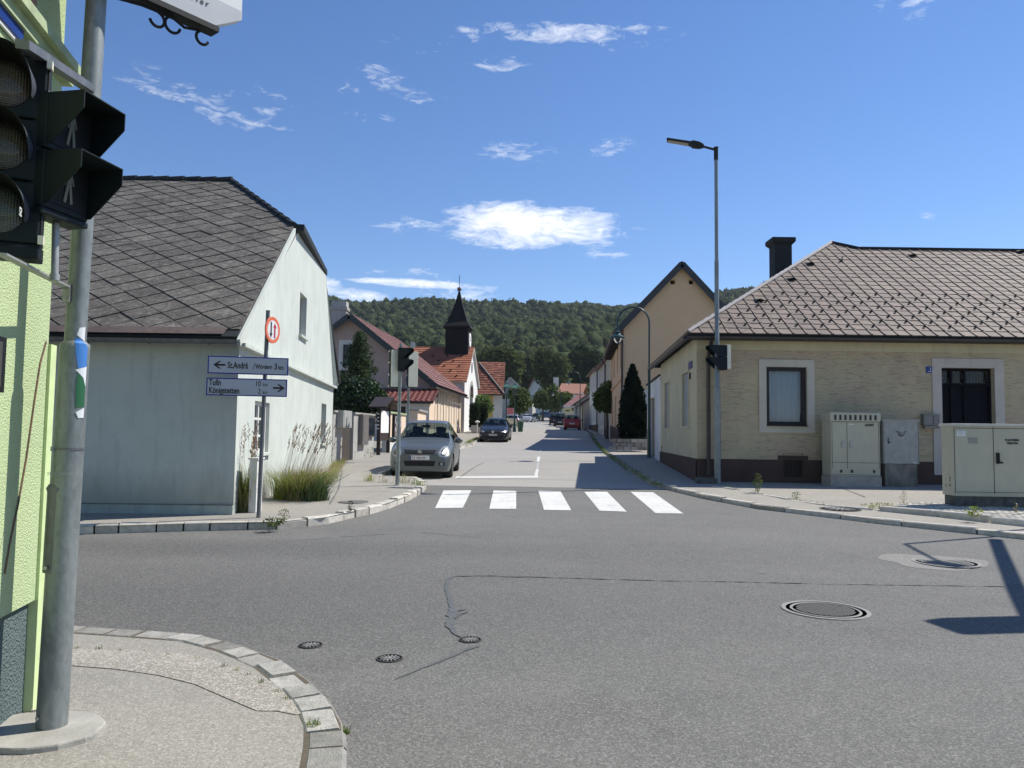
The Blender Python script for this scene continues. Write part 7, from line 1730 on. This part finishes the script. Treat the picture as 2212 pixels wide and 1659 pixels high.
    m.build('door_gaps', M_cabgap, t); m = MB(); m.box(ca+U*.80-V*.015+Z*(zt-.62), (.055, .03, .20), M=M3); m.box(ca+U*.835-V*.03+Z*(zt-.70), (.09, .02, .03), M=M3); m.build('handle', M_black, t, bevel=.004)
    m = MB(); m.box(ca+U*.145-V*.004+Z*(zt-.17), (.16, .004, .10), M=M3); m.build('sticker', M_txtw, t)
    for i in range(4): m = MB(); m.box(ca+U*.14-V*.0065+Z*(zt-.135-.018*i), (.11, .002, .005), M=M3); m.build('sticker_print', M_cabinet2, t)
    m = MB(); m.box(ca+U*.36-V*.004+Z*(zt-.30), (.17, .004, .11), M=M3); m.build('faded_sticker', pm('faded patch', (.30, .30, .26), (.28, .28, .24), .7), t)
    for i, s in enumerate(('PLAKATIEREN', 'VERBOTEN')): letters(s, .052, M_txtk, t, ca+U*1.07-V*.006+Z*(zt-.30-.058*i), U, Z, -V, 'CENTER', .78, bold=.002)
    r = random.Random(4); m = MB()
    for i in range(9):
        z = zb+.05+r.random()*.55; v = .1+r.random()*.2; m.poly([ca-U*.0035+V*(v+.03*r.random()*cos(2*pi*k/6))+Z*(z+.05*r.random()*sin(2*pi*k/6)) for k in range(6)][::-1])
    m.build('scuff_marks', M_conc_dark, t)
cabs()
def far_bits():
    # mast with arm outside the right edge: its shadow crosses the road
    tip = G(1955, 1176); mid = G(2140, 1162); hz = 6.4
    s = Vector((SUN.x/SUN.z, SUN.y/SUN.z, 0)); B = tip+s*hz; t = thing('signal_mast', 'galvanised mast with overhanging arm and signal right of the near cabinet', 'mast', (B.x, B.y, hg(B.y)+KERB))
    b = MB(); b.tube([Vector((B.x, B.y, hg(B.y))), Vector((B.x, B.y, tip.z+hz))], [.05, .035], 12); b.build('shaft', M_galv, t)
    e = G(2040, 1222)+s*(hz-.3)+Z*(hz-.3); b = MB(); b.tube([Vector((B.x, B.y, tip.z+hz)), e], .03, 8); b.box(e, (.20, .42, .10), .6); b.build('lamp_arm', M_galv, t)
    q0 = G(2150, 1166); q1 = G(2240, 1360); h2 = 5.0; b = MB(); p0 = q0+s*h2+Z*h2; p1 = q1+s*(h2-.5)+Z*(h2-.5); b.tube([p0, p1], .085, 10); b.build('signal_arm', M_galv, t)
    c = G(2150, 1352); p = c+s*(h2-.7)+Z*(h2-.7); b = MB(); b.box(p, (.85, .5, .35), .15); b.build('overhead_signal', M_galv_d, t, bevel=.06)
far_bits()
# ------------------------------------------------------------------ plants
def leaf_mesh(name, mat, parent, pts, size, seed=0, aspect=.6, up=0.0, jit=.35, normals=None):
    """many small leaf faces, one object"""
    r = np.random.default_rng(seed); n = len(pts); pts = np.asarray(pts, float)
    d = r.normal(size=(n, 3)); d[:, 2] += up; d /= np.linalg.norm(d, axis=1)[:, None]
    e = r.normal(size=(n, 3)); e -= (e*d).sum(1)[:, None]*d; e /= np.linalg.norm(e, axis=1)[:, None]
    s = size*(1+r.uniform(-jit, jit, n))[:, None]; f = np.cross(d, e)
    a = pts-e*s*.5; b = pts+f*s*.5*aspect; c = pts+e*s*.5+d*s*.08; g = pts-f*s*.5*aspect
    off = np.array(origin_of(parent)) if parent is not None else np.zeros(3)
    v = np.stack([a, b, c, g], 1).reshape(-1, 3)-off
    me = bpy.data.meshes.new(name); me.vertices.add(4*n); me.vertices.foreach_set('co', v.ravel()); me.loops.add(4*n); me.loops.foreach_set('vertex_index', np.arange(4*n, dtype=np.int32))
    me.polygons.add(n); me.polygons.foreach_set('loop_start', np.arange(0, 4*n, 4, dtype=np.int32)); me.polygons.foreach_set('loop_total', np.full(n, 4, dtype=np.int32)); me.update(calc_edges=True)
    me.materials.append(mat); o = bpy.data.objects.new(name, me); COL.objects.link(o); o.parent = parent; return o
def blob_points(r, c, rad, n, shell=.55, clump=14, cr=.28):
    """points in clumps near the surface of an ellipsoid"""
    c = np.array(c); rad = np.array(rad); out = []; k = max(1, int(n/clump))
    d = r.normal(size=(k, 3)); d /= np.linalg.norm(d, axis=1)[:, None]; rr = shell+(1-shell)*r.random(k)**.6; ctr = c+d*rr[:, None]*rad
    for q in ctr: out.append(q+r.normal(size=(clump, 3))*cr*rad.mean()*.5)
    return np.concatenate(out)
def tree(name, label, x, y, blobs, leaf, size, n, mat=L_mid, trunk=.18, group=None, seed=1, cat='tree', aspect=.65, hub=None):
    r = np.random.default_rng(seed); g = Vector((x, y, hg(y))); t = thing(name, label, cat, g, 0, group); pts = []
    vol = sum(b[3]*b[4]*b[5] for b in blobs)**1.0; tot = sum((b[3]*b[4]*b[5])**.67 for b in blobs)
    for bx, by, bz, rx, ry, rz in blobs: pts.append(blob_points(r, (x+bx, y+by, g.z+bz), (rx, ry, rz), int(n*(rx*ry*rz)**.67/tot), clump=10, cr=.34))
    leaf_mesh('crown', mat, t, np.concatenate(pts), size, seed, aspect)
    b = MB(); top = max(bz for _, _, bz, *_ in blobs); low = min(bz-rz for _, _, bz, _, _, rz in blobs); fork = max(.4, low+.1)
    b.tube([g, g+Z*fork*.6+Vector((.03, 0, 0)), g+Z*fork], [trunk*1.3, trunk, trunk*.85], 10)
    for bx, by, bz, rx, ry, rz in blobs: q = Vector((x+bx, y+by, g.z+bz)); b.tube([g+Z*fork*.95, g+Z*fork+(q-g-Z*fork)*.5+Vector((0, 0, .1)), q], [trunk*.6, trunk*.4, trunk*.12], 7)
    b.build('trunk', M_bark, t); return t
def pxblob(px, py, Y, rx, rz, x, y):     # blob given in photo units at distance Y, relative to a tree foot
    p = P(px, py, Y); k = Y/F; return (p.x-x, Y-y, p.z-hg(y), rx*k, (rx+rz)/2*k*.8, rz*k)
def ptree(name, label, px, Y, bl, size, n, mat, trunk=.18, group=None, seed=1, **kw):
    x = P(px, 930, Y).x; return tree(name, label, x, Y, [pxblob(a, b, Y+dy, rx, rz, x, Y) for a, b, dy, rx, rz in bl], None, size, n, mat, trunk, group, seed, **kw)
ptree('round_street_tree', 'small round dark green tree hanging over the right pavement', 1311, 53, [(1305, 862, 0, 21, 22), (1314, 845, 0, 16, 20), (1295, 872, 0, 12, 12), (1312, 878, 0, 14, 14)], .20, 5200, L_mid, .10, seed=3)
ptree('street_tree', 'bushy street tree on the left behind the lantern posts', 1121, 100, [(1124, 865, 0, 20, 24), (1112, 850, 0, 13, 16), (1133, 868, 1, 12, 20), (1118, 880, 0, 18, 12)], .38, 3800, L_mid, .16, 'small round trees along the street', 4)
ptree('street_tree', 'rounded street tree in the middle of the view at the street bend', 1172, 150, [(1172, 862, 0, 18, 18), (1163, 870, 0, 10, 12), (1181, 872, 0, 10, 12)], .5, 3200, L_mid, .2, 'small round trees along the street', 5)
ptree('street_tree', 'street tree beside the yellow garage, behind the smallest curved lamp', 1205, 143, [(1206, 868, 0, 16, 20), (1218, 860, 0, 15, 14), (1197, 872, 0, 12, 16), (1194, 846, 0, 11, 16), (1230, 862, 0, 10, 10)], .5, 3200, L_mid, .2, 'small round trees along the street', 6)
ptree('large_tree', 'large broadleaf tree before the white gable at the end of the street', 1190, 185, [(1185, 800, 0, 32, 28), (1207, 790, 0, 24, 24), (1175, 770, 0, 18, 16), (1200, 825, 0, 28, 26), (1168, 806, 0, 12, 16)], .8, 6500, L_for2, .5, 'large trees at the village end', 7)
ptree('large_tree', 'broad light green tree left of the white gable', 1135, 212, [(1132, 800, 0, 26, 30), (1115, 815, 0, 20, 22), (1145, 790, 0, 18, 22), (1135, 830, 0, 22, 22)], .8, 5500, L_for2, .5, 'large trees at the village end', 8)
ptree('large_tree', 'tall dark tree right of the orange roofs', 1245, 200, [(1245, 790, 0, 20, 34), (1262, 800, 0, 22, 30), (1240, 830, 0, 18, 20), (1280, 785, 0, 22, 28), (1255, 765, 2, 16, 20)], .8, 6500, L_dark, .5, 'large trees at the village end', 9)
ptree('large_tree', 'tall dark tree between the inn roof and the chapel spire', 1085, 170, [(1085, 778, 0, 30, 24), (1108, 790, 0, 22, 28), (1062, 770, 0, 26, 16), (1100, 820, 0, 22, 24)], .8, 6000, L_for2, .5, 'large trees at the village end', 10)
ptree('laurel_bush', 'large glossy dark bush swelling over the grey garden wall', 775, 33, [(770, 862, 0, 50, 34), (808, 862, .2, 28, 22), (745, 870, 0, 26, 30), (785, 838, 0, 30, 18), (740, 838, .2, 24, 26)], .125, 17000, L_laurel, .10, seed=12, cat='bush')
ptree('climbing_shrub', 'light green climbing shrub at the yellow inn behind the clipped hedge', 1045, 69, [(1042, 866, 0, 15, 12), (1050, 880, 0, 14, 11), (1038, 882, 0, 10, 10)], .32, 1700, L_bright, .07, seed=13, cat='shrub')
def clipped_hedge(px, Y, w, h, label):
    x = P(px, 930, Y).x; g = Vector((x, Y, hg(Y)+KERB)); t = thing('clipped_evergreen', label, 'evergreen', g, 0, 'clipped evergreens in the planter'); r = np.random.default_rng(int(px)); n = 1600; a = r.random(n)*2*pi; z = r.random(n)*h; rr = w*(.9+.12*r.random(n))*np.where(z > h*.85, np.sqrt(np.clip(1-((z-h*.85)/(h*.15))**2, 0, 1))*.8+.2, 1)
    leaf_mesh('foliage', L_dark, t, np.stack([x+rr*np.cos(a), Y+rr*np.sin(a), g.z+.45+z], 1), .14, 3, .5)
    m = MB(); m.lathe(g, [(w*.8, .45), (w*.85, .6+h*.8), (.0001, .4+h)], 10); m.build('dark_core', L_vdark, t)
clipped_hedge(1025, 60, .42, 1.9, 'left clipped evergreen column in front of the chapel'); clipped_hedge(1041, 61, .45, 1.85, 'right clipped evergreen column in front of the chapel')
def planter(): 
    a = P(1018, 930, 59.4).x; b = P(1052, 930, 59.4).x; g = hg(59.4)+KERB; t = thing('stone_planter', 'low grey stone planter wall under the clipped evergreens', 'planter', ((a+b)/2, 59.4, g)); m = MB(); m.bbox((a, 59.2, g), (b, 61.4, g+.6)); m.build('wall', M_greyw, t)
    p = P(1031, 930, 57.5); t = thing('garden_light', 'small white garden light with a round cap before the planter', 'light', (p.x, 57.5, g)); m = MB(); m.tube([(p.x, 57.5, g), (p.x, 57.5, g+.8)], .04, 8); m.build('post', M_offw, t); m = MB(); m.lathe((p.x, 57.5, g+.8), [(.0001, .16), (.18, .08), (.17, 0), (.0001, .0)], 12); m.build('cap', M_offw, t)
planter()
def spruce():
    Y = 37; x = P(772, 930, Y).x; g = Vector((x, Y, hg(Y))); H = P(770, 722, Y).z-g.z; t = thing('spruce_tree', 'young spruce with drooping tiered branches in front of the pink gable', 'tree', g); r = np.random.default_rng(5); pts = []; b = MB(); b.tube([g, g+Z*H], [.11, .012], 8)
    z = 1.2
    while z < H*.985:
        f = (z/H); R = 1.75*(1-f)**.72+.10; nb = 9 if f < .8 else 6; ph = r.random()*6
        for i in range(nb):
            a = ph+2*pi*i/nb+r.uniform(-.25, .25); L = R*r.uniform(.62, 1.15); n = int(60*L)+14
            s = r.random(n)**.8; dz = .28*np.sin(s*pi)*.6-.25*s*L+.38*s**3*L
            px = g.x+np.cos(a)*s*L; py = g.y+np.sin(a)*s*L; w = .10+.20*(1-s); pts.append(np.stack([px+r.normal(size=n)*w*.6, py+r.normal(size=n)*w*.6, g.z+z+dz+r.normal(size=n)*.05], 1))
            b.tube([g+Z*z, g+Vector((cos(a)*L*.5, sin(a)*L*.5, z+.05)), g+Vector((cos(a)*L, sin(a)*L, z+.13*L))], [.018, .012, .004], 4)
        z += .145+.12*(1-f)
    leaf_mesh('needle_branches', L_spruce, t, np.concatenate(pts), .15, 4, .34); b.build('trunk', M_bark, t)
spruce()
def dark_conifer():
    Y = 36.5; x = P(1371, 930, Y).x; g = Vector((x, Y, hg(Y)+KERB)); H = P(1362, 788, Y).z-g.z; t = thing('conifer', 'tall nearly black conical conifer beside the tall peach house', 'tree', g); r = np.random.default_rng(8); n = 9000; f = r.random(n)**.75; a = r.random(n)*2*pi; prof = np.interp(f, [0, .08, .3, .6, .85, 1], [.52, .66, .64, .46, .22, .05]); bump_ = 1+.20*np.sin(a*5+f*22)+.12*np.sin(a*9-f*40)
    rr = prof*bump_*(.72+.33*r.random(n)); leaf_mesh('foliage', L_vdark, t, np.stack([x+rr*np.cos(a)-.12*f, Y+rr*np.sin(a), g.z+.35+f*(H-.35)], 1), .17, 2, .5)
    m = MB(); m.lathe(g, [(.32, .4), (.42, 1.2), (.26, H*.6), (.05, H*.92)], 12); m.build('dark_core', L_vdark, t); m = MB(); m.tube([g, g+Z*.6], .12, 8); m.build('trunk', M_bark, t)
    m = MB(); q = g+Vector((-.1, -.6, .28)); p = thing('stone_planter', 'low rubble stone kerb planter under the black conifer', 'planter', q); r2 = random.Random(3)
    for j in range(3):
        for i in range(8): m.box((g.x-1.15+i*.33+(.15 if j % 2 else 0), Y-.85+r2.uniform(-.02, .02), g.z+.09+j*.18), (.30, .25, .16), r2.uniform(-.05, .05))
    m.build('stones', M_kerb, p)
dark_conifer()
def blades(parent, name, mat, c, n, h, spread, seed, w=.006, lean=.5, aim=(0, 0), hj=.4, ell=1.0, droop=.35):
    r = random.Random(seed); mb = MB(); k = 4
    for _ in range(n):
        a = r.uniform(0, 2*pi); rad = spread*sqrt(r.random()); bx, by = c[0]+rad*cos(a), c[1]+rad*sin(a)*ell; hh = h*r.uniform(1-hj, 1+hj*.35); d = r.uniform(0, 2*pi); L = lean*hh*r.uniform(.2, 1.2)
        dx, dy = cos(d)*L+aim[0]*hh, sin(d)*L+aim[1]*hh; pr = Vector((-dy, dx, 0)); pr = pr.normalized() if pr.length > 1e-6 else Vector((1, 0, 0)); q = r.uniform(0, pi); pr = Vector((cos(q), sin(q), 0)); vs = []
        for i in range(k+1):
            f = i/k; p = Vector((bx+dx*f**1.6, by+dy*f**1.6, c[2]+hh*(f-droop*f**3*abs(r.uniform(.5, 1))))); ww = w*(1-f)**.7+.0006; vs += [p-pr*ww, p+pr*ww]
        mb.add(vs, [(2*i, 2*i+1, 2*i+3, 2*i+2) for i in range(k)])
    return mb.build(name, mat, parent)
def seedheads(parent, name, c, n, h, spread, seed, aim=(0, 0), size=.16, thick=.018, mat=L_seed, ell=1):
    r = random.Random(seed); st = MB(); hd = MB()
    for _ in range(n):
        a = r.uniform(0, 2*pi); rad = spread*sqrt(r.random()); b = Vector((c[0]+rad*cos(a), c[1]+rad*sin(a)*ell, c[2])); hh = h*r.uniform(.7, 1.12); e = b+Vector((aim[0]*hh+r.uniform(-.16, .16)*hh, aim[1]*hh+r.uniform(-.12, .12)*hh, hh)); m = b+(e-b)*.5+Vector((-(e-b).x*.12, 0, .04))
        st.tube([b, m, e], [.0025, .002, .0015], 3, caps=False); d = (e-m).normalized(); s = size*r.uniform(.7, 1.2)
        for i in range(12):
            f = i/12; q = e+d*s*(f-.15); wv = thick*(1-abs(f-.35)*1.1)+.003; an = r.uniform(0, 6.28); o = Vector((cos(an), sin(an), .6))*wv
            hd.poly([q, q+o+d*.012, q+o*1.1+d*.03, q+d*.02])
    st.build('stems', L_straw, parent); hd.build(name, mat, parent)
def grasses():
    g = G(640, 1082, KERB); t = thing('grass_clump', 'big arching ornamental grass clump with feathery seed heads against the mint wall', 'grass clump', g, 0, 'ornamental grasses at the mint wall')
    W = 1661/g.y; cs = [(-.28, .25), (.0, .15), (.28, .1), (.15, .5), (-.15, .6)]
    for i, (a, b) in enumerate(cs):
        blades(t, 'leaf_blades', L_grass if i != 2 else L_grassd, (g.x+a, g.y+b, g.z), 330, .74, .24, 20+i, .0045, .85, (.12, -.05), droop=.45)
    blades(t, 'leaf_blades', L_grassd, (g.x+.15, g.y+.1, g.z), 500, .34, .42, 31, .005, .8, (.15, 0), ell=.4, droop=.4); blades(t, 'dry_blades', L_straw, (g.x, g.y+.3, g.z), 520, .8, .4, 32, .004, .8, (.1, 0))
    seedheads(t, 'seed_heads', (g.x-.05, g.y+.4, g.z), 70, 1.18, .42, 33, (.20, .1))
    g = G(527, 1106, KERB); t = thing('grass_clump', 'narrow tall tuft of reddish plumed grass at the mint house corner', 'grass clump', g, 0, 'ornamental grasses at the mint wall')
    blades(t, 'leaf_blades', L_grass, g, 420, .85, .10, 41, .004, .32, (.02, 0)); blades(t, 'dry_blades', L_straw, g, 220, .6, .13, 42, .004, .5); blades(t, 'leaf_blades', L_grassd, g, 160, .35, .16, 43, .004, .8); seedheads(t, 'seed_heads', g, 22, 1.15, .08, 44, (.03, 0), .26, .026)
grasses()
def weed(px, py, h, n, mat, label, name='weed', dz=KERB, spread=.12, seed=None, flowers=False, ell=1.0):
    g = G(px, py, dz); t = thing(name, label, 'weed', g); blades(t, 'leaves', mat, g, n, h, spread, seed or int(px+py), .006, .8, ell=ell)
    return t, g
def leafy(px, py, h, label, mat=L_mid, n=120, dz=KERB, w=.10, group=None, seed=3, size=.05):
    g = G(px, py, dz); t = thing('leafy_weed', label, 'weed', g, 0, group); r = np.random.default_rng(seed); z = r.random(n)*h; rad = w*(.3+np.sin(np.clip(z/h, 0, 1)*pi)*.8)*r.random(n)**.5; a = r.random(n)*2*pi
    leaf_mesh('leaves', mat, t, np.stack([g.x+rad*np.cos(a), g.y+rad*np.sin(a), g.z+z+.02], 1), size, seed, .4, .3); b = MB(); b.tube([g, g+Vector((.02, 0, h*.95))], [.006, .002], 5); 
    for i in range(4): a = i*1.7; b.tube([g+Z*h*(.2+.17*i), g+Vector((w*cos(a), w*sin(a), h*(.35+.17*i)))], [.004, .0015], 4)
    b.build('stem', L_straw, t); return t
leafy(1637, 1066, .42, 'tall leafy weed growing from the pavement joint before the lamp', L_mid, 170, seed=4, dz=KR)
leafy(1905, 1101, .10, 'low bright weed patch at the manhole on the right pavement', L_grass, 190, w=.35, seed=5, size=.04, dz=KR)
leafy(2105, 1118, .16, 'weed with a white flower at the cobbles before the near cabinet', L_grass, 120, w=.14, seed=6, dz=KR+.08)
leafy(1952, 1098, .30, 'thin dry stem weed at the cobble bay corner', L_straw, 60, w=.08, seed=7, size=.03, dz=KR)
leafy(2195, 1116, .22, 'thin stem weed by the cabinet foot', L_straw, 40, w=.06, seed=8, size=.03, dz=KR)
leafy(1720, 1080, .14, 'small weed in the middle of the pavement joint', L_mid, 70, w=.10, seed=9, size=.035, dz=KR)
leafy(590, 1141, .12, 'rosette weed growing in the left kerb joint below the signpost', L_mid, 110, w=.16, seed=10, size=.06, dz=.06)
leafy(612, 1128, .16, 'thin leaved weed on the left pavement edge', L_mid, 50, w=.10, seed=11, size=.04)
leafy(757, 1106, .16, 'dark small weed on the left pavement by the kerb', L_dark, 40, w=.06, seed=12, size=.04)
leafy(745, 1001, 1.25, 'tall wiry branching weed before the grey garden wall', L_straw, 130, w=.55, seed=13, size=.035)
leafy(706, 1005, 1.0, 'tall thin weed at the far end of the mint wall', L_mid, 120, w=.20, seed=14, size=.05)
leafy(803, 988, .35, 'low weed at the foot of the garden wall', L_mid, 70, w=.18, seed=15, size=.05)
leafy(1433, 1000, .7, 'dark weed climbing at the ochre side wall', L_dark, 90, w=.14, seed=16, size=.05, dz=KR)
leafy(1447, 985, .9, 'dry tall weed against the ochre side wall', L_straw, 70, w=.12, seed=17, size=.04, dz=KR)
def stuffs():
    specs = [('right street kerb', [(1430, 1052), (1404, 1043), (1389, 1033), (1357, 1015), (1326, 992), (1306, 977), (1290, 960), (1281, 944)], 22, .16, .12, (L_grass, L_grassd), KR, 51),
     ('left wall foot', [(700, 1050), (712, 1035), (720, 1022), (730, 1008), (738, 996)], 24, .20, .20, (L_grass, L_straw), KERB, 52),
     ('bulb', [(782, 1036), (800, 1040), (830, 1042), (850, 1043), (880, 1044)], 26, .24, .12, (L_straw, L_grass), KERB, 53),
     ('bulb edge', [(895, 1046), (918, 1050)], 22, .16, .08, (L_mid, L_grass), KERB, 54),
     ('golf kerb', [(1008, 962), (1020, 955), (1034, 949)], 60, .22, .15, (L_grassd, L_grass), .02, 55),
     ('near kerb', [(95, 1400), (150, 1400), (240, 1405), (330, 1411), (420, 1424), (480, 1440), (540, 1465), (600, 1497), (650, 1540)], 10, .028, .022, (L_grassd, L_grass), KERB-.004, 56),
     ('near tufts', [(677, 1577), (678, 1584)], 160, .045, .035, (L_grassd, L_grass), KERB-.004, 57), ('near tufts b', [(743, 1592), (744, 1600)], 100, .045, .028, (L_grassd, L_grass), .0, 58), ('near tufts c', [(667, 1638), (672, 1646)], 110, .045, .028, (L_grassd,), KERB-.004, 59),
     ('outer tufts', [(575, 1440), (600, 1450)], 40, .04, .03, (L_grassd,), .0, 60), ('corner tufts', [(82, 1480), (90, 1500), (92, 1520)], 40, .10, .04, (L_grassd, L_grass), KERB, 61),
     ('joint weeds', [(1560, 1052), (1600, 1060), (1680, 1074), (1745, 1086), (1800, 1094)], 6, .07, .05, (L_grass, L_grassd), KR, 62),
     ('cobble edge', [(1880, 1100), (1925, 1101), (1990, 1108), (2060, 1118)], 14, .09, .05, (L_grass, L_straw), KR+.02, 63)]
    for i, s in enumerate(specs):
        nm, pts, n, h, sp, mats, dz, seed = s; r = random.Random(seed); mb = MB(); P2 = [G(x, y, dz) for x, y in pts]; mi = 0
        for q, _ in resample([(p.x, p.y) for p in P2], r, .10, .22):
            if r.random() < (.5 if i == 0 else .2): continue
            for _k in range(int(n*r.uniform(.3, 1.4))):
                a_ = r.uniform(0, 6.28); rad = sp*sqrt(r.random()); x, y = q.x+rad*cos(a_), q.y+rad*sin(a_); hh = h*r.uniform(.3, 1.2); d = r.uniform(0, 6.28); L = hh*r.uniform(.2, .9); z = hg(y)+dz; ww = .004 if h > .06 else .0022
                sd_ = Vector((-sin(d), cos(d), 0))*ww; p0 = Vector((x, y, z)); p1 = p0+Vector((cos(d)*L*.4, sin(d)*L*.4, hh*.6)); p2 = p0+Vector((cos(d)*L, sin(d)*L, hh*.8)); mb.add([p0-sd_, p0+sd_, p1+sd_*.8, p1-sd_*.8, p2], [(0, 1, 2, 3), (3, 2, 4)], r.randrange(len(mats)))
        tag(mb.build('grass', list(mats), None), 'short grass and weeds in the %s' % ('pavement joints and along the kerbs'), 'grass', kind='stuff')
stuffs()
# soil strip under the near kerb joint and gravel by the lime wall
gr = MB(); r = random.Random(9); g0 = G(40, 1580, KERB)
for i in range(220):
    q = G(r.uniform(0, 100), r.uniform(1480, 1610), KERB); q.x -= .0; s = r.uniform(.003, .011); gr.box((q.x, q.y, q.z+s*.3), (s*1.4, s, s*.8), r.uniform(0, 3))
tag(gr.build('gravel', M_kerb_w), 'loose pale gravel at the foot of the lime wall', 'gravel', kind='stuff')
# ------------------------------------------------------------------ wooded hills
SKY_PX = [(-900, 700), (0, 690), (300, 660), (600, 640), (700, 639), (730, 645), (760, 653), (800, 657), (850, 660), (920, 657), (1000, 656), (1080, 655), (1110, 661), (1140, 661), (1150, 656), (1250, 656), (1330, 662), (1400, 655), (1480, 645), (1560, 634), (1640, 622), (1800, 610), (2300, 620), (3200, 690)]
def skyel(azv):
    pts = getattr(skyel, 'p', None)
    if pts is None:
        pts = [azel(x, y) for x, y in SKY_PX]; skyel.p = pts
    return float(np.interp(azv, [p[0] for p in pts], [p[1] for p in pts]))
def hillz(x, y):
    d = sqrt(x*x+y*y); a = atan2(x, y); e = skyel(a); f = max(0.0, min(1.0, (d-235)/(900-235))); top = 1.55+math.tan(e)*900-7.0
    s = f**.82; n = mnoise.noise(Vector((x*.006, y*.006, 1.7)))*22*f*(1-f)*2+mnoise.noise(Vector((x*.02, y*.02, 4)))*6*f*(1-f)*2
    return 9.0+(top-9.0)*s*(1.0 if f < 1 else 1)+n-(max(0, d-900)*.12)
def hills():
    mb = MB(); A = [radians(-62+124*i/100) for i in range(101)]; D = [225, 250, 290, 340, 400, 470, 550, 640, 740, 830, 900, 980, 1150, 1400]
    mb.add([(d*sin(a), d*cos(a), hillz(d*sin(a), d*cos(a))-(14 if d < 230 else 0)) for d in D for a in A], [(j*101+i, j*101+i+1, (j+1)*101+i+1, (j+1)*101+i) for j in range(len(D)-1) for i in range(100)])
    tag(mb.build('hills', pm('forest floor', (.025, .045, .018), (.02, .035, .015), .95, ns=.1), smooth=True), kind='structure')
    r = np.random.default_rng(21); P3 = {'far': [], 'near': []}; cnt = 0; tv, tf = [], []
    ico = bmesh.new(); bmesh.ops.create_icosphere(ico, subdivisions=2, radius=1.0); iv = np.array([v.co[:] for v in ico.verts]); fi = np.array([[v.index for v in f.verts] for f in ico.faces]); ico.free()
    pts_f, pts_n = [], []; VS, FS, base = [], [], 0
    d = 238.0
    while d < 925:
        sp = 5.6+(d-238)*.0032; a = radians(-24)
        while a < radians(27):
            inview = -15.5 < math.degrees(a) < 19.5
            step = sp/d*(1 if inview else 2.2); aa = a+r.uniform(-.4, .4)*step; dd = d+r.uniform(-.4, .4)*sp; a += step
            x, y = dd*sin(aa), dd*cos(aa); z = hillz(x, y); R = r.uniform(1.9, 4.4)*(1.0 if inview else 1.9); H = R*r.uniform(1.0, 1.5)
            s = 1+.30*np.sin(iv[:, 0]*4+r.random()*6)*np.sin(iv[:, 1]*5+r.random()*6)+.16*np.sin(iv[:, 2]*7+iv[:, 0]*6+r.random()*6)
            VS.append(iv*s[:, None]*np.array([R*.86, R*.86, H*.86])+np.array([x, y, z+H*.55])); FS.append(fi+base); base += len(iv)
            n = 36 if d < 420 else 18; q = r.normal(size=(n, 3)); q /= np.linalg.norm(q, axis=1)[:, None]; q[:, 2] = np.abs(q[:, 2])*1.0-.15*r.random(n); k = q*np.array([R, R, H])*(.88+.2*r.random(n))[:, None]+np.array([x, y, z+H*.55])
            (pts_n if d < 420 else pts_f).append(k); cnt += 1
        d += sp*.92
    V_ = np.concatenate(VS); F_ = np.concatenate(FS); me = bpy.data.meshes.new('forest_crowns'); me.vertices.add(len(V_)); me.vertices.foreach_set('co', V_.ravel()); me.loops.add(F_.size); me.loops.foreach_set('vertex_index', F_.ravel().astype(np.int32)); me.polygons.add(len(F_)); me.polygons.foreach_set('loop_start', np.arange(0, F_.size, 3, dtype=np.int32)); me.polygons.foreach_set('loop_total', np.full(len(F_), 3, dtype=np.int32)); me.update(calc_edges=True); me.materials.append(L_for)
    root = thing('forest', 'dense broadleaf forest covering the hills behind the village', 'forest', (0, 238, 9)); root['kind'] = 'stuff'
    o = bpy.data.objects.new('crowns', me); COL.objects.link(o); o.parent = root; o.location = (0, -238, -9); o['kind'] = 'stuff'
    a = leaf_mesh('far_leaves', L_for, root, np.concatenate(pts_f), 1.4, 5, .75); b = leaf_mesh('near_leaves', L_for2, root, np.concatenate(pts_n), 1.2, 6, .75); a['kind'] = 'stuff'; b['kind'] = 'stuff'
hills()
def haze():
    m = MB(); m.bbox((-2700, -320, -1.5), (2700, 3600, 215)); mt = bpy.data.materials.new('thin haze'); mt.use_nodes = True; t = NT(mt.node_tree); t.n.clear()
    v = t.new('ShaderNodeVolumePrincipled'); v.inputs['Color'].default_value = (.86, .92, 1, 1); v.inputs['Density'].default_value = .00011; v.inputs['Anisotropy'].default_value = .2
    t.l.new(v.outputs[0], t.new('ShaderNodeOutputMaterial').inputs['Volume']); o = m.build('haze', mt); tag(o, kind='stuff')
haze()
